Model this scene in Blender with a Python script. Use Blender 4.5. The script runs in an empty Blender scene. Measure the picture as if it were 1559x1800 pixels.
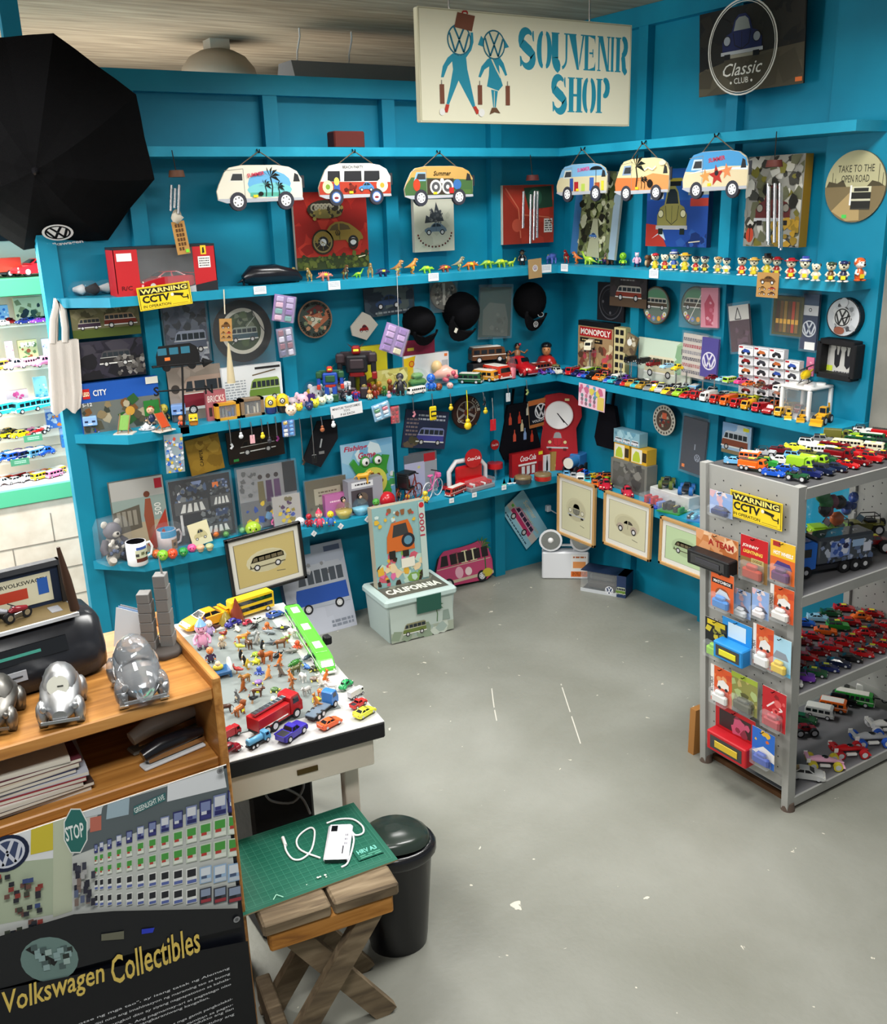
import bpy,math,random
from mathutils import Matrix,Vector
# ------------------------------------------------------------------ camera, light, exposure
SC = bpy.context.scene
COL = SC.collection
R_ = math.radians
def camera_setup():
 yaw,pit,rol = .5564,-.3095,-.0292
 F = Vector((math.cos(pit)*math.sin(yaw),math.cos(pit)*math.cos(yaw),math.sin(pit)))
 Rt = Vector((math.cos(yaw),-math.sin(yaw),0));Up = Rt.cross(F)
 c,s = math.cos(rol),math.sin(rol)
 R2 = c*Rt + s*Up;U2 = -s*Rt + c*Up
 pos = Vector((-3.644,-4.471,2.145))
 cd = bpy.data.cameras.new('camera');co = bpy.data.objects.new('camera',cd);COL.objects.link(co)
 m = Matrix((R2,U2,-F)).transposed().to_4x4();m.translation = pos
 co.matrix_world = m
 cd.sensor_fit = 'VERTICAL';cd.sensor_height = 36.0;cd.lens = 1700.0*36.0/1800.0
 cd.clip_start = .05;cd.clip_end = 60
 SC.camera = co
 return pos,R2,U2,F
CP,CR,CU,CF = camera_setup()
def ray(u,v): return CR*((u-779.5)/1700.0) - CU*((v-900.0)/1700.0) + CF
def at(u,v,ax,val):
 d = ray(u,v);i = 'xyz'.index(ax)
 return CP + d*((val-CP[i])/d[i])
def depth(p): return (Vector(p)-CP).dot(CF)
SC.view_settings.view_transform = 'Standard'
try: SC.view_settings.look = 'None'
except Exception: pass
SC.view_settings.gamma = 1.0;SC.view_settings.use_curve_mapping = False
SC.view_settings.exposure = 0.0
def area_light(name,loc,size,power,col,rot=(0,0,0),spread=180):
 l = bpy.data.lights.new(name,'AREA');l.shape = 'RECTANGLE';l.size,l.size_y = size
 l.energy = power;l.color = col;l.spread = R_(spread)
 o = bpy.data.objects.new(name,l);o.location = loc;o.rotation_euler = rot;COL.objects.link(o);return o
area_light('shop_tube_light',(-3.35,-1.5,2.95),(.4,1.5),46,(1,.985,.95),spread=150)
area_light('shop_tube_light',(-1.5,-2.65,2.98),(1.5,.4),64,(1,.985,.95),spread=168)
area_light('corner_tube_light',(-1.2,-.78,2.985),(1.2,.2),26,(1,.985,.95),spread=140)
area_light('counter_tube_light',(-3.6,-3.9,2.95),(1.3,.4),56,(1,.985,.95))
area_light('added_hall_fill',(-5.4,-.5,2.1),(.9,.9),62,(1,.985,.95),(0,R_(-84),0))  # unseen light added left of view to brighten the side wall
area_light('gallery_ceiling_light',(-2.2,1.3,2.2),(2.2,1.2),26,(1,.9,.76),(R_(180),0,0))
area_light('gallery_cabinet_light',(-3.1,.42,2.2),(1.2,.15),115,(1,.97,.92),(R_(-25),0,0))
W = bpy.data.worlds.new('world');SC.world = W;W.use_nodes = True
W.node_tree.nodes['Background'].inputs[0].default_value = (.86,.93,1,1)
W.node_tree.nodes['Background'].inputs[1].default_value = .28
try:
 SC.cycles.max_bounces = 6;SC.cycles.transparent_max_bounces = 16;SC.cycles.caustics_reflective = False;SC.cycles.caustics_refractive = False
 SC.cycles.use_denoising = True
except Exception: pass
random.seed(7)
# ------------------------------------------------------------------ colours and materials
def lin(c):
 c = c/255.0
 return c/12.92 if c <= .04045 else ((c+.055)/1.055)**2.4
NAMED = dict(white='f2f1ec',cream='e6e0bf',black='141416',dark='26272b',grey='8a8c8c',lgrey='c3c4c2',dgrey='4d4f52',red='c4161c',dred='7d1016',orange='e8681c',
 yellow='f2cf1d',lemon='e8ea3a',green='2f9a3a',dgreen='1d5430',lime='9fd02c',blue='1d58c8',dblue='18235f',lblue='6fb3e0',sky='9fd3ee',purple='6a2fa0',pink='ee7fae',lpink='f5b9d2',
 brown='6b4326',tan='c2955a',beige='d8c9a4',silver='b9bcc0',gold='b9902f',teal='1b8fae',olive='6d6b2f',skin='e6b58e',navy='1a2340',maroon='6d1a22',kraft='b08a58',lilac='b18fd0',hotpink='e8488f',aqua='35b7c4')
_cc = {}
def C(c):
 if not isinstance(c,str): return c if len(c) == 4 else (*c,1.0)
 if c == 'obj': return (0,0,0,0)
 if c not in _cc:
  h = NAMED.get(c,c);_cc[c] = (lin(int(h[0:2],16)),lin(int(h[2:4],16)),lin(int(h[4:6],16)),1.0)
 return _cc[c]
def new_mat(name):
 m = bpy.data.materials.new(name);m.use_nodes = True;nt = m.node_tree
 return m,nt,nt.nodes['Principled BSDF']
def paint(name,rough,metal=0.0,spec=.5,bump=0.0,scale=60,film=None,trans=0):
 m,nt,b = new_mat(name);N,L = nt.nodes,nt.links
 a = N.new('ShaderNodeAttribute');a.attribute_name = 'Col'
 oi = N.new('ShaderNodeObjectInfo');mx = N.new('ShaderNodeMix');mx.data_type = 'RGBA'
 L.new(a.outputs['Alpha'],mx.inputs['Factor']);L.new(oi.outputs['Color'],mx.inputs['A']);L.new(a.outputs['Color'],mx.inputs['B'])
 no = N.new('ShaderNodeTexNoise');no.inputs['Scale'].default_value = scale;tc = N.new('ShaderNodeTexCoord');L.new(tc.outputs['Object'],no.inputs['Vector'])
 mr = N.new('ShaderNodeMapRange');mr.inputs['To Min'].default_value = rough*.85;mr.inputs['To Max'].default_value = min(1,rough*1.15)
 L.new(no.outputs['Fac'],mr.inputs['Value']);L.new(mr.outputs['Result'],b.inputs['Roughness'])
 L.new(mx.outputs['Result'],b.inputs['Base Color'])
 b.inputs['Metallic'].default_value = metal;b.inputs['Specular IOR Level'].default_value = spec
 if trans: b.inputs['Transmission Weight'].default_value = .8;b.inputs['IOR'].default_value = 1.42
 if bump:
  bp = N.new('ShaderNodeBump');bp.inputs['Strength'].default_value = bump;bp.inputs['Distance'].default_value = .004
  L.new(no.outputs['Fac'],bp.inputs['Height']);L.new(bp.outputs['Normal'],b.inputs['Normal'])
 if film is not None:
  t = N.new('ShaderNodeBsdfTransparent');ms = N.new('ShaderNodeMixShader');ms.inputs[0].default_value = film
  L.new(t.outputs[0],ms.inputs[1]);L.new(b.outputs[0],ms.inputs[2]);L.new(ms.outputs[0],N['Material Output'].inputs['Surface'])
 return m
MATS = [paint('matte_paint',.62,spec=.3),paint('gloss_plastic',.24),paint('chrome_metal',.22,1.0),paint('clear_film',.12,spec=.8,bump=.6,scale=38,film=.06),
  paint('woven_cloth',.95,spec=.1,bump=.5,scale=420),paint('tinted_glass',.06,spec=.8),paint('printed_card',.45,spec=.35),paint('clear_plastic',.08,spec=.8,film=.10),paint('satin_metal',.42,1.0),paint('cast_glass',.04,spec=.6,trans=1)]
MT,GL,CH,FI,CL,WG,PR,CP_,SM,CG = range(10)
_extra = {}
def slot(mat):
 if mat.name not in _extra:
  MATS.append(mat);_extra[mat.name] = len(MATS)-1
 return _extra[mat.name]
def ramp_mat(name,stops,rough,scale=(1,1,1),nscale=6,detail=6,distort=0,bump=0,spec=.3,noise='noise',bdist=.003,rvar=.1):
 m,nt,b = new_mat(name);N,L = nt.nodes,nt.links
 tc = N.new('ShaderNodeTexCoord');mp = N.new('ShaderNodeMapping');mp.inputs['Scale'].default_value = scale
 L.new(tc.outputs['Object'],mp.inputs['Vector'])
 t = N.new('ShaderNodeTexNoise');t.inputs['Scale'].default_value = nscale;t.inputs['Detail'].default_value = detail;t.inputs['Distortion'].default_value = distort
 L.new(mp.outputs[0],t.inputs['Vector'])
 r = N.new('ShaderNodeValToRGB');L.new(t.outputs['Fac'],r.inputs[0])
 els = r.color_ramp.elements
 while len(els) < len(stops): els.new(.5)
 for e,(p,c) in zip(els,stops): e.position = p;e.color = C(c)
 L.new(r.outputs[0],b.inputs['Base Color'])
 b.inputs['Roughness'].default_value = rough;b.inputs['Specular IOR Level'].default_value = spec
 if bump:
  bp = N.new('ShaderNodeBump');bp.inputs['Strength'].default_value = bump;bp.inputs['Distance'].default_value = bdist
  L.new(t.outputs['Fac'],bp.inputs['Height']);L.new(bp.outputs[0],b.inputs['Normal'])
 return m,nt,b,r,mp
TEAL = ramp_mat('teal_wall_paint',[(.3,'0a7998'),(.55,'0b86a5'),(.75,'1092b2')],.5,nscale=2.2,detail=8,bump=.15)[0]
TEALS = ramp_mat('teal_shelf_paint',[(.3,'1585a4'),(.6,'1f96b6'),(.78,'2ba3c2')],.42,(1,1,1),5,8,bump=.12)[0]
def floor_mat():
 m,nt,b,r,mp = ramp_mat('painted_concrete_floor',[(.3,'7c7d73'),(.5,'87887f'),(.7,'93948c')],.42,nscale=1.6,detail=10,distort=.3,spec=.4)
 N,L = nt.nodes,nt.links
 n2 = N.new('ShaderNodeTexNoise');n2.inputs['Scale'].default_value = 19;n2.inputs['Detail'].default_value = 3;n2.inputs['Distortion'].default_value = .7
 L.new(mp.outputs[0],n2.inputs['Vector'])
 cr = N.new('ShaderNodeValToRGB');cr.color_ramp.elements[0].position = .728;cr.color_ramp.elements[1].position = .74
 L.new(n2.outputs['Fac'],cr.inputs[0])
 mx = N.new('ShaderNodeMix');mx.data_type = 'RGBA';L.new(cr.outputs[0],mx.inputs['Factor']);L.new(r.outputs[0],mx.inputs['A']);mx.inputs['B'].default_value = C('cfcabb')
 L.new(mx.outputs['Result'],b.inputs['Base Color'])
 n3 = N.new('ShaderNodeTexNoise');n3.inputs['Scale'].default_value = 45;n3.inputs['Detail'].default_value = 6;L.new(mp.outputs[0],n3.inputs['Vector'])
 bp = N.new('ShaderNodeBump');bp.inputs['Strength'].default_value = .35;bp.inputs['Distance'].default_value = .004
 L.new(n3.outputs['Fac'],bp.inputs['Height']);L.new(bp.outputs[0],b.inputs['Normal'])
 mr = N.new('ShaderNodeMapRange');mr.inputs['To Min'].default_value = .3;mr.inputs['To Max'].default_value = .6
 L.new(n3.outputs['Fac'],mr.inputs['Value']);L.new(mr.outputs[0],b.inputs['Roughness'])
 return m
FLOOR = floor_mat()
CEIL = ramp_mat('board_marked_concrete',[(.25,'7d7162'),(.5,'9c907e'),(.75,'b4a894')],.9,(.8,7,1),3.0,10,.4,bump=.5,bdist=.01)[0]
WOOD = ramp_mat('varnished_pine',[(.25,'8f5d2a'),(.5,'b57c3c'),(.72,'c89250')],.38,(2,26,26),1.4,6,1.2,bump=.08,spec=.45)[0]
WOODY = ramp_mat('varnished_pine_lengthwise',[(.25,'8f5d2a'),(.5,'b57c3c'),(.72,'c89250')],.38,(26,2,26),1.4,6,1.2,bump=.08,spec=.45)[0]
OLDWOOD = ramp_mat('weathered_wood',[(.25,'4f4335'),(.5,'75654f'),(.75,'94836a')],.8,(3,26,14),1.6,8,1.0,bump=.5)[0]
RAWWOOD = ramp_mat('raw_sawn_wood',[(.25,'6f431f'),(.45,'a8702f'),(.7,'c58a45')],.7,(4,30,30),1.2,8,1.0,bump=.4)[0]
GREYM = ramp_mat('grey_enamelled_steel',[(.3,'9b9b97'),(.6,'a9a9a5'),(.8,'b2b2ae')],.4,nscale=3,detail=6,spec=.45)[0]
CONC = ramp_mat('grey_concrete',[(.3,'77756d'),(.6,'8d8b82'),(.8,'9e9c92')],.85,nscale=5,detail=10,bump=.3)[0]
BLOCK = ramp_mat('pale_block_wall',[(.3,'cdbfae'),(.55,'dcd0c1'),(.8,'e8ded0')],.8,nscale=9,detail=8,bump=.25)[0]
# ------------------------------------------------------------------ mesh builder
T = Matrix.Translation
def RZ(a): return Matrix.Rotation(R_(a),4,'Z')
def RX(a): return Matrix.Rotation(R_(a),4,'X')
def RY(a): return Matrix.Rotation(R_(a),4,'Y')
def SCL(x,y=None,z=None):
 y = x if y is None else y;z = x if z is None else z
 return Matrix.Diagonal((x,y,z,1))
class MB:
 def __init__(s): s.v = [];s.f = [];s.c = [];s.m = [];s.s = [];s.X = Matrix()
 def add(s,vs,fs,col,mat=0,sm=False):
  n = len(s.v);X = s.X
  s.v.extend((X @ Vector(p))[:] for p in vs)
  c = C(col)
  for f in fs: s.f.append([i+n for i in f]);s.c.append(c);s.m.append(mat);s.s.append(sm)
  return s
 def box(s,a,b,col,mat=0,bev=0.0,top=None):
  x0,y0,z0 = a;x1,y1,z1 = b
  if x0>x1: x0,x1=x1,x0
  if y0>y1: y0,y1=y1,y0
  if z0>z1: z0,z1=z1,z0
  if not bev:
   v = [(x0,y0,z0),(x1,y0,z0),(x1,y1,z0),(x0,y1,z0),(x0,y0,z1),(x1,y0,z1),(x1,y1,z1),(x0,y1,z1)]
   return s.add(v,[(0,3,2,1),(4,5,6,7),(0,1,5,4),(1,2,6,5),(2,3,7,6),(3,0,4,7)],col,mat)
  e = min(bev,(x1-x0)*.45,(y1-y0)*.45,(z1-z0)*.45);v = [];idx = {}
  for i,x in enumerate((x0,x1)):
   for j,y in enumerate((y0,y1)):
    for k,z in enumerate((z0,z1)):
     sx,sy,sz = (1-2*i)*e,(1-2*j)*e,(1-2*k)*e
     for q,p in enumerate(((x,y+sy,z+sz),(x+sx,y,z+sz),(x+sx,y+sy,z))): idx[i,j,k,q]=len(v);v.append(p)
  I = idx;f = []
  for i in (0,1):
   f.append([I[i,0,0,0],I[i,1,0,0],I[i,1,1,0],I[i,0,1,0]]);f.append([I[0,i,0,1],I[1,i,0,1],I[1,i,1,1],I[0,i,1,1]]);f.append([I[0,0,i,2],I[1,0,i,2],I[1,1,i,2],I[0,1,i,2]])
   for j in (0,1):
    f.append([I[i,j,0,0],I[i,j,1,0],I[i,j,1,1],I[i,j,0,1]]);f.append([I[i,0,j,0],I[i,1,j,0],I[i,1,j,2],I[i,0,j,2]]);f.append([I[0,i,j,1],I[1,i,j,1],I[1,i,j,2],I[0,i,j,2]])
    for k in (0,1): f.append([I[i,j,k,0],I[i,j,k,1],I[i,j,k,2]])
  return s.add(v,f,col,mat)
 def loft(s,secs,col,mat=0,sm=True,caps=True):
  n = len(secs[0]);v = [p for q in secs for p in q];f = []
  for i in range(len(secs)-1):
   for j in range(n):
    a = i*n+j;b = i*n+(j+1)%n;f.append((a,b,b+n,a+n))
  s.add(v,f,col,mat,sm)
  if caps: s.add(secs[0],[list(range(n))[::-1]],col,mat);s.add(secs[-1],[list(range(n))],col,mat)
  return s
 def tube(s,pts,r,col,mat=0,n=8,sm=True,caps=True,flat=1.0):
  P = [Vector(p) for p in pts];rs = r if isinstance(r,(list,tuple)) else [r]*len(P);secs = [];up = None
  for i,p in enumerate(P):
   d = (P[min(i+1,len(P)-1)]-P[max(i-1,0)])
   if d.length < 1e-9: d = Vector((0,0,1))
   d.normalize()
   if up is None: up = d.orthogonal().normalized() if abs(d.z) > .95 else Vector((0,0,1))
   a = d.cross(up)
   if a.length < 1e-6: a = d.orthogonal()
   a.normalize();b = a.cross(d).normalized();up = b
   secs.append([(p + a*(rs[i]*math.cos(2*math.pi*k/n)) + b*(rs[i]*flat*math.sin(2*math.pi*k/n)))[:] for k in range(n)])
  return s.loft(secs,col,mat,sm,caps)
 def cyl(s,p0,p1,r0,col,mat=0,r1=None,n=14,sm=True): return s.tube([p0,p1],[r0,r0 if r1 is None else r1],col,mat,n,sm)
 def ell(s,c,r,col,mat=0,n=10,m=6,sm=True,rot=None):
  if not isinstance(r,(tuple,list)): r = (r,r,r)
  v = [];f = []
  for i in range(1,m):
   t = math.pi*i/m
   for j in range(n):
    a = 2*math.pi*j/n;v.append((r[0]*math.sin(t)*math.cos(a),r[1]*math.sin(t)*math.sin(a),r[2]*math.cos(t)))
  v += [(0,0,r[2]),(0,0,-r[2])];k = len(v)
  for i in range(m-2):
   for j in range(n): a=i*n+j;b=i*n+(j+1)%n;f.append((a,a+n,b+n,b))
  for j in range(n): f.append((k-2,j,(j+1)%n));f.append((k-1,(m-2)*n+(j+1)%n,(m-2)*n+j))
  if rot is not None: v = [(rot @ Vector(p))[:] for p in v]
  return s.add([(p[0]+c[0],p[1]+c[1],p[2]+c[2]) for p in v],f,col,mat,sm)
 def lathe(s,prof,col,mat=0,n=20,c=(0,0,0),sm=True,caps=True):
  return s.loft([[(c[0]+r*math.cos(2*math.pi*k/n),c[1]+r*math.sin(2*math.pi*k/n),c[2]+z) for k in range(n)] for r,z in prof],col,mat,sm,caps)
 def prism(s,poly,z0,z1,col,mat=0,side=None,bcol=None):
  n = len(poly);A = sum(poly[i][0]*poly[(i+1)%n][1]-poly[(i+1)%n][0]*poly[i][1] for i in range(n))
  if A < 0: poly = poly[::-1]
  lo = [(x,y,z0) for x,y in poly];hi = [(x,y,z1) for x,y in poly]
  s.add(hi,[list(range(n))],col,mat);s.add(lo,[list(range(n))[::-1]],bcol or side or col,mat)
  return s.add(lo+hi,[(i,(i+1)%n,(i+1)%n+n,i+n) for i in range(n)],side or col,mat)
 def build(s,name,parent=None,M=None):
  me = bpy.data.meshes.new(name);me.from_pydata(s.v,[],s.f)
  used = sorted(set(s.m));mp = {k:i for i,k in enumerate(used)}
  for k in used: me.materials.append(MATS[k])
  me.polygons.foreach_set('material_index',[mp[k] for k in s.m]);me.polygons.foreach_set('use_smooth',s.s)
  at_ = me.attributes.new('Col','FLOAT_COLOR','FACE');at_.data.foreach_set('color',[x for c in s.c for x in c])
  me.update()
  return link(name,me,parent,M)
def link(name,data,parent=None,M=None):
 o = bpy.data.objects.new(name,data);COL.objects.link(o)
 if parent is not None: o.parent = parent
 if M is not None: o.matrix_local = M if parent is not None else M;
 if M is not None and parent is None: o.matrix_world = M
 return o
LABELS = {}
def tag(o,label,cat,group=None,kind=None):
 o['label'] = label;o['category'] = cat
 if group: o['group'] = group
 if kind: o['kind'] = kind
 LABELS.setdefault(label,[]).append(o.name)
 return o
def thing(name,label,cat,M=None,group=None): return tag(link(name,None,None,M or Matrix()),label,cat,group)
def single(mb,name,label,cat,M=None,group=None,kind=None): return tag(mb.build(name,None,M),label,cat,group,kind)
def struct(mb,name,M=None): o = mb.build(name,None,M);o['kind'] = 'structure';return o
def dup(root,M,label=None,group=None,color=None):
 r = root.copy();COL.objects.link(r);r.matrix_world = M
 if label: r['label'] = label;LABELS.setdefault(label,[]).append(r.name)
 if group: r['group'] = group
 if color is not None: r.color = color
 for ch in root.children:
  c = ch.copy();COL.objects.link(c);c.parent = r
  if color is not None: c.color = color
  for g in ch.children:
   d = g.copy();COL.objects.link(d);d.parent = c
   if color is not None: d.color = color
 return r
def setcol(o,c):
 c = C(c);o.color = c
 for ch in o.children:
  ch.color = c
  for g in ch.children: g.color = c
# frames of reference: on wall A (faces -y), on wall B (faces -x), standing on a level surface
def onA(x,z,off=0,rot=0,tilt=0): return Matrix(((1,0,0,x),(0,0,-1,-off),(0,1,0,z),(0,0,0,1))) @ RZ(rot) @ RX(tilt)
def onB(y,z,off=0,rot=0,tilt=0): return Matrix(((0,0,-1,-off),(-1,0,0,y),(0,1,0,z),(0,0,0,1))) @ RZ(rot) @ RX(tilt)
def stand(p,yaw=0,s=1): return T(Vector(p)) @ RZ(yaw) @ SCL(s)
def pan(wall,u0,v0,u1,v1,off=0):
 'centre and size (metres) on a wall of the thing seen between two columns and two rows'
 um,vm = (u0+u1)/2,(v0+v1)/2;ax = 'y' if wall == 'A' else 'x';i = 0 if wall == 'A' else 1
 a,b,c,d = at(u0,vm,ax,-off),at(u1,vm,ax,-off),at(um,v0,ax,-off),at(um,v1,ax,-off)
 return (a[i]+b[i])/2,(c[2]+d[2])/2,abs(b[i]-a[i]),abs(c[2]-d[2])
# ------------------------------------------------------------------ flat printed art: layers of coloured shapes lying on a panel
_txt = {}
def text_mesh(t,bold=0.0,shear=0.0,sp=1.0):
 k = (t,bold,shear,sp)
 if k not in _txt:
  cu = bpy.data.curves.new('t','FONT');cu.body = t;cu.size = 1.0;cu.resolution_u = 2;cu.offset = bold;cu.shear = shear;cu.space_character = sp
  o = bpy.data.objects.new('t',cu);COL.objects.link(o);dg = bpy.context.evaluated_depsgraph_get()
  me = bpy.data.meshes.new_from_object(o.evaluated_get(dg))
  vs = [tuple(v.co) for v in me.vertices];fs = [list(p.vertices) for p in me.polygons]
  bpy.data.objects.remove(o);bpy.data.curves.remove(cu);bpy.data.meshes.remove(me)
  xs = [v[0] for v in vs] or [0];ys = [v[1] for v in vs] or [0]
  _txt[k] = (vs,fs,min(xs),max(xs),min(ys),max(ys))
 return _txt[k]
class Art:
 'coordinates run 0..1 over the panel, whose lower left corner is (x0, y0)'
 def __init__(s,mb,w,h,x0=None,y0=None,z=0.0,mat=PR,dz=.00012):
  s.mb = mb;s.w = w;s.h = h;s.x0 = -w/2 if x0 is None else x0;s.y0 = -h/2 if y0 is None else y0;s.z = z;s.mat = mat;s.dz = dz
 def q(s,x,y): return (s.x0+x*s.w,s.y0+y*s.h,s.z)
 def p(s,pts,c):
  s.z += s.dz;n = len(pts);A = sum(pts[i][0]*pts[(i+1)%n][1]-pts[(i+1)%n][0]*pts[i][1] for i in range(n))
  if A < 0: pts = pts[::-1]
  s.mb.add([s.q(*a) for a in pts],[list(range(n))],c,s.mat);return s
 def r(s,x0,y0,x1,y1,c): return s.p([(x0,y0),(x1,y0),(x1,y1),(x0,y1)],c)
 def e(s,cx,cy,rx,c,ry=None,n=16,a0=0,a1=360):
  ry = rx*s.w/s.h if ry is None else ry
  full = a1-a0 >= 360;k = n if full else n+1
  return s.p([(cx+rx*math.cos(R_(a0+(a1-a0)*i/n)),cy+ry*math.sin(R_(a0+(a1-a0)*i/n))) for i in range(k)],c)
 def ring(s,cx,cy,rx,wd,c,n=22,ry=None):
  s.z += s.dz;ry = rx*s.w/s.h if ry is None else ry;k1 = 1-wd/rx;v = []
  for i in range(n):
   a = 2*math.pi*i/n;v += [s.q(cx+rx*math.cos(a),cy+ry*math.sin(a)),s.q(cx+rx*k1*math.cos(a),cy+ry*k1*math.sin(a))]
  s.mb.add(v,[(2*i,(2*i+2)%(2*n),(2*i+3)%(2*n),2*i+1) for i in range(n)],c,s.mat);return s
 def l(s,pts,wd,c):
  'polyline, width in fractions of the panel width'
  s.z += s.dz;k = s.h/s.w
  for (xa,ya),(xb,yb) in zip(pts,pts[1:]):
   dx,dy = xb-xa,(yb-ya)*k;L = math.hypot(dx,dy) or 1e-9;nx,ny = -dy/L*wd/2,dx/L*wd/2/k
   s.mb.add([s.q(xa-nx,ya-ny),s.q(xb-nx,yb-ny),s.q(xb+nx,yb+ny),s.q(xa+nx,ya+ny)],[(0,1,2,3)],c,s.mat)
  return s
 def t(s,txt,x,y,wd,c,ht=None,bold=.012,shear=0,rot=0,anchor='l',sp=1.0):
  'text whose width is wd and height ht, in fractions of the panel'
  vs,fs,a,b,lo,hi = text_mesh(txt,bold,shear,sp);s.z += s.dz
  W_ = wd*s.w;H_ = W_*(hi-lo)/max(b-a,1e-6) if ht is None else ht*s.h
  ca,sa = math.cos(R_(rot)),math.sin(R_(rot));out = []
  for v in vs:
   X = (v[0]-a)/max(b-a,1e-6)*W_;Y = (v[1]-lo)/max(hi-lo,1e-6)*H_
   if anchor == 'c': X -= W_/2;Y -= H_/2
   out.append((s.x0+x*s.w+X*ca-Y*sa,s.y0+y*s.h+X*sa+Y*ca,s.z))
  s.mb.add(out,fs,c,s.mat);return s
 def fuzz(s,n,cols,x0=0,y0=0,x1=1,y1=1,r=.05,seed=1):
  rd = random.Random(seed)
  for i in range(n):
   k = rd.randint(4,7);cx,cy,rr = rd.uniform(x0,x1),rd.uniform(y0,y1),r*rd.uniform(.4,1.2);a = rd.uniform(0,6)
   s.z += s.dz*.5
   pts = [(min(max(cx+rr*rd.uniform(.6,1.2)*math.cos(a+2*math.pi*j/k),.005),.995),min(max(cy+rr*s.w/s.h*rd.uniform(.6,1.2)*math.sin(a+2*math.pi*j/k),.005),.995)) for j in range(k)]
   s.mb.add([s.q(*p) for p in pts],[list(range(k))],rd.choice(cols),s.mat)
  return s
 def lines(s,n,x0,y0,x1,y1,c,wd=.6,seed=1):
  'rows of small print'
  rd = random.Random(seed);hh = (y1-y0)/n
  for i in range(n):
   y = y1-(i+.5)*hh;x = x0
   while x < x1-.02:
    ww = min(rd.uniform(.03,.09),x1-x);s.r(x,y-hh*wd*.4,x+ww,y+hh*wd*.4,c);s.z -= s.dz;x += ww+.018
  return s
 def sub(s,x0,y0,w,h,z=0):
  a = Art(s.mb,w*s.w,h*s.h,s.x0+x0*s.w,s.y0+y0*s.h,s.z+z,s.mat,s.dz);return a
def roundel(a,cx,cy,r,c='white',bg=None,wd=.1):
 'round badge with a V above a W'
 k = a.w/a.h
 if bg: a.e(cx,cy,r,bg,n=24)
 a.ring(cx,cy,r,r*wd*1.5,c,26)
 def P(x,y): return (cx+x*r,cy+y*r*k)
 t = r*wd*2.1
 a.l([P(-.42,.80),P(0,.02),P(.42,.80)],t,c)
 a.l([P(-.80,.42),P(-.36,-.78),P(0,-.02),P(.36,-.78),P(.80,.42)],t,c);return a
def wheel_art(a,cx,cy,r,tyre='222226',hub='d8d8d8',spokes=True):
 a.e(cx,cy,r,tyre,n=18);a.e(cx,cy,r*.62,hub,n=14)
 if spokes:
  for i in range(6):
   t = math.pi*i/3+.3;a.e(cx+r*.4*math.cos(t),cy+r*.4*math.sin(t)*a.w/a.h,r*.1,'55575a',n=5);a.z -= a.dz
 return a
def van_art(a,body,top,win='2a3238',trim='e8e8e4',flip=False,wheels=True,n=4):
 'side view of a camper van filling the panel'
 f = (lambda x: 1-x) if flip else (lambda x: x)
 def P(l,c): a.p([(f(x),y) for x,y in l],c)
 P([(.02,.2),(.02,.42),(.05,.55),(.97,.55),(.98,.2)],body)
 P([(.05,.55),(.12,.86),(.2,.95),(.9,.95),(.96,.86),(.97,.55)],top)
 a.l([(f(.04),.55),(f(.97),.55)],.012,trim)
 P([(.1,.6),(.145,.84),(.24,.84),(.24,.6)],win)
 w = .66/n
 for i in range(n): x = .28+i*(w+.005);P([(x,.6),(x,.84),(x+w-.02,.84),(x+w-.02,.6)],win)
 P([(.0,.17),(.0,.24),(.99,.24),(.99,.17)],trim)
 if wheels:
  for x in (.2,.78): wheel_art(a,f(x),.17,.085)
 return a
def beetle_art(a,body,win='2a3238',dark='1d1d1f',flip=False):
 'side view of a rounded little car filling the panel'
 f = (lambda x: 1-x) if flip else (lambda x: x)
 def P(l,c): a.p([(f(x),y) for x,y in l],c)
 P([(.02,.25),(.03,.42),(.12,.52),(.26,.56),(.34,.78),(.45,.92),(.58,.93),(.72,.84),(.84,.66),(.94,.48),(.98,.3),(.97,.22),(.05,.22)],body)
 P([(.33,.6),(.38,.76),(.46,.85),(.5,.85),(.5,.6)],win);P([(.53,.6),(.53,.86),(.6,.85),(.7,.76),(.74,.62)],win)
 for x in (.2,.78):
  a.e(f(x),.3,.15,body,n=14,ry=.27);wheel_art(a,f(x),.16,.1,spokes=False)
 a.l([(f(.52),.25),(f(.52),.58)],.008,dark);return a
def front_car_art(a,body,win='cfd6d8',dark='1b1b1e',lamp='efe9d0'):
 'front view of a rounded little car filling the panel'
 a.p([(.05,.12),(.05,.4),(.14,.55),(.26,.6),(.33,.86),(.42,.97),(.58,.97),(.67,.86),(.74,.6),(.86,.55),(.95,.4),(.95,.12)],body)
 a.p([(.31,.62),(.36,.84),(.43,.91),(.57,.91),(.64,.84),(.69,.62)],win)
 a.p([(.3,.58),(.34,.3),(.5,.2),(.66,.3),(.7,.58)],body);a.l([(.3,.58),(.34,.3),(.5,.2),(.66,.3),(.7,.58)],.015,dark);a.l([(.5,.22),(.5,.58)],.01,dark)
 for x in (.16,.84): a.e(x,.42,.085,lamp,n=14);a.ring(x,.42,.09,.015,dark,14)
 a.r(.02,.1,.98,.18,'b8babc');a.r(.1,0,.24,.12,dark);a.r(.76,0,.9,.12,dark);return a
def palm_art(a,x,y0,h,c='101613',k=1.0):
 a.l([(x,y0),(x+.01*k,y0+h*.5),(x-.005*k,y0+h)],.012*k,c);top = (x-.005*k,y0+h)
 for i in range(8):
  t = R_(-20+i*32);r = .1*k;a.p([top,(top[0]+r*.55*math.cos(t+.25),top[1]+r*a.w/a.h*(.55*math.sin(t+.25)+.1)),(top[0]+r*math.cos(t),top[1]+r*a.w/a.h*math.sin(t)-.02)],c)
 return a
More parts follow.
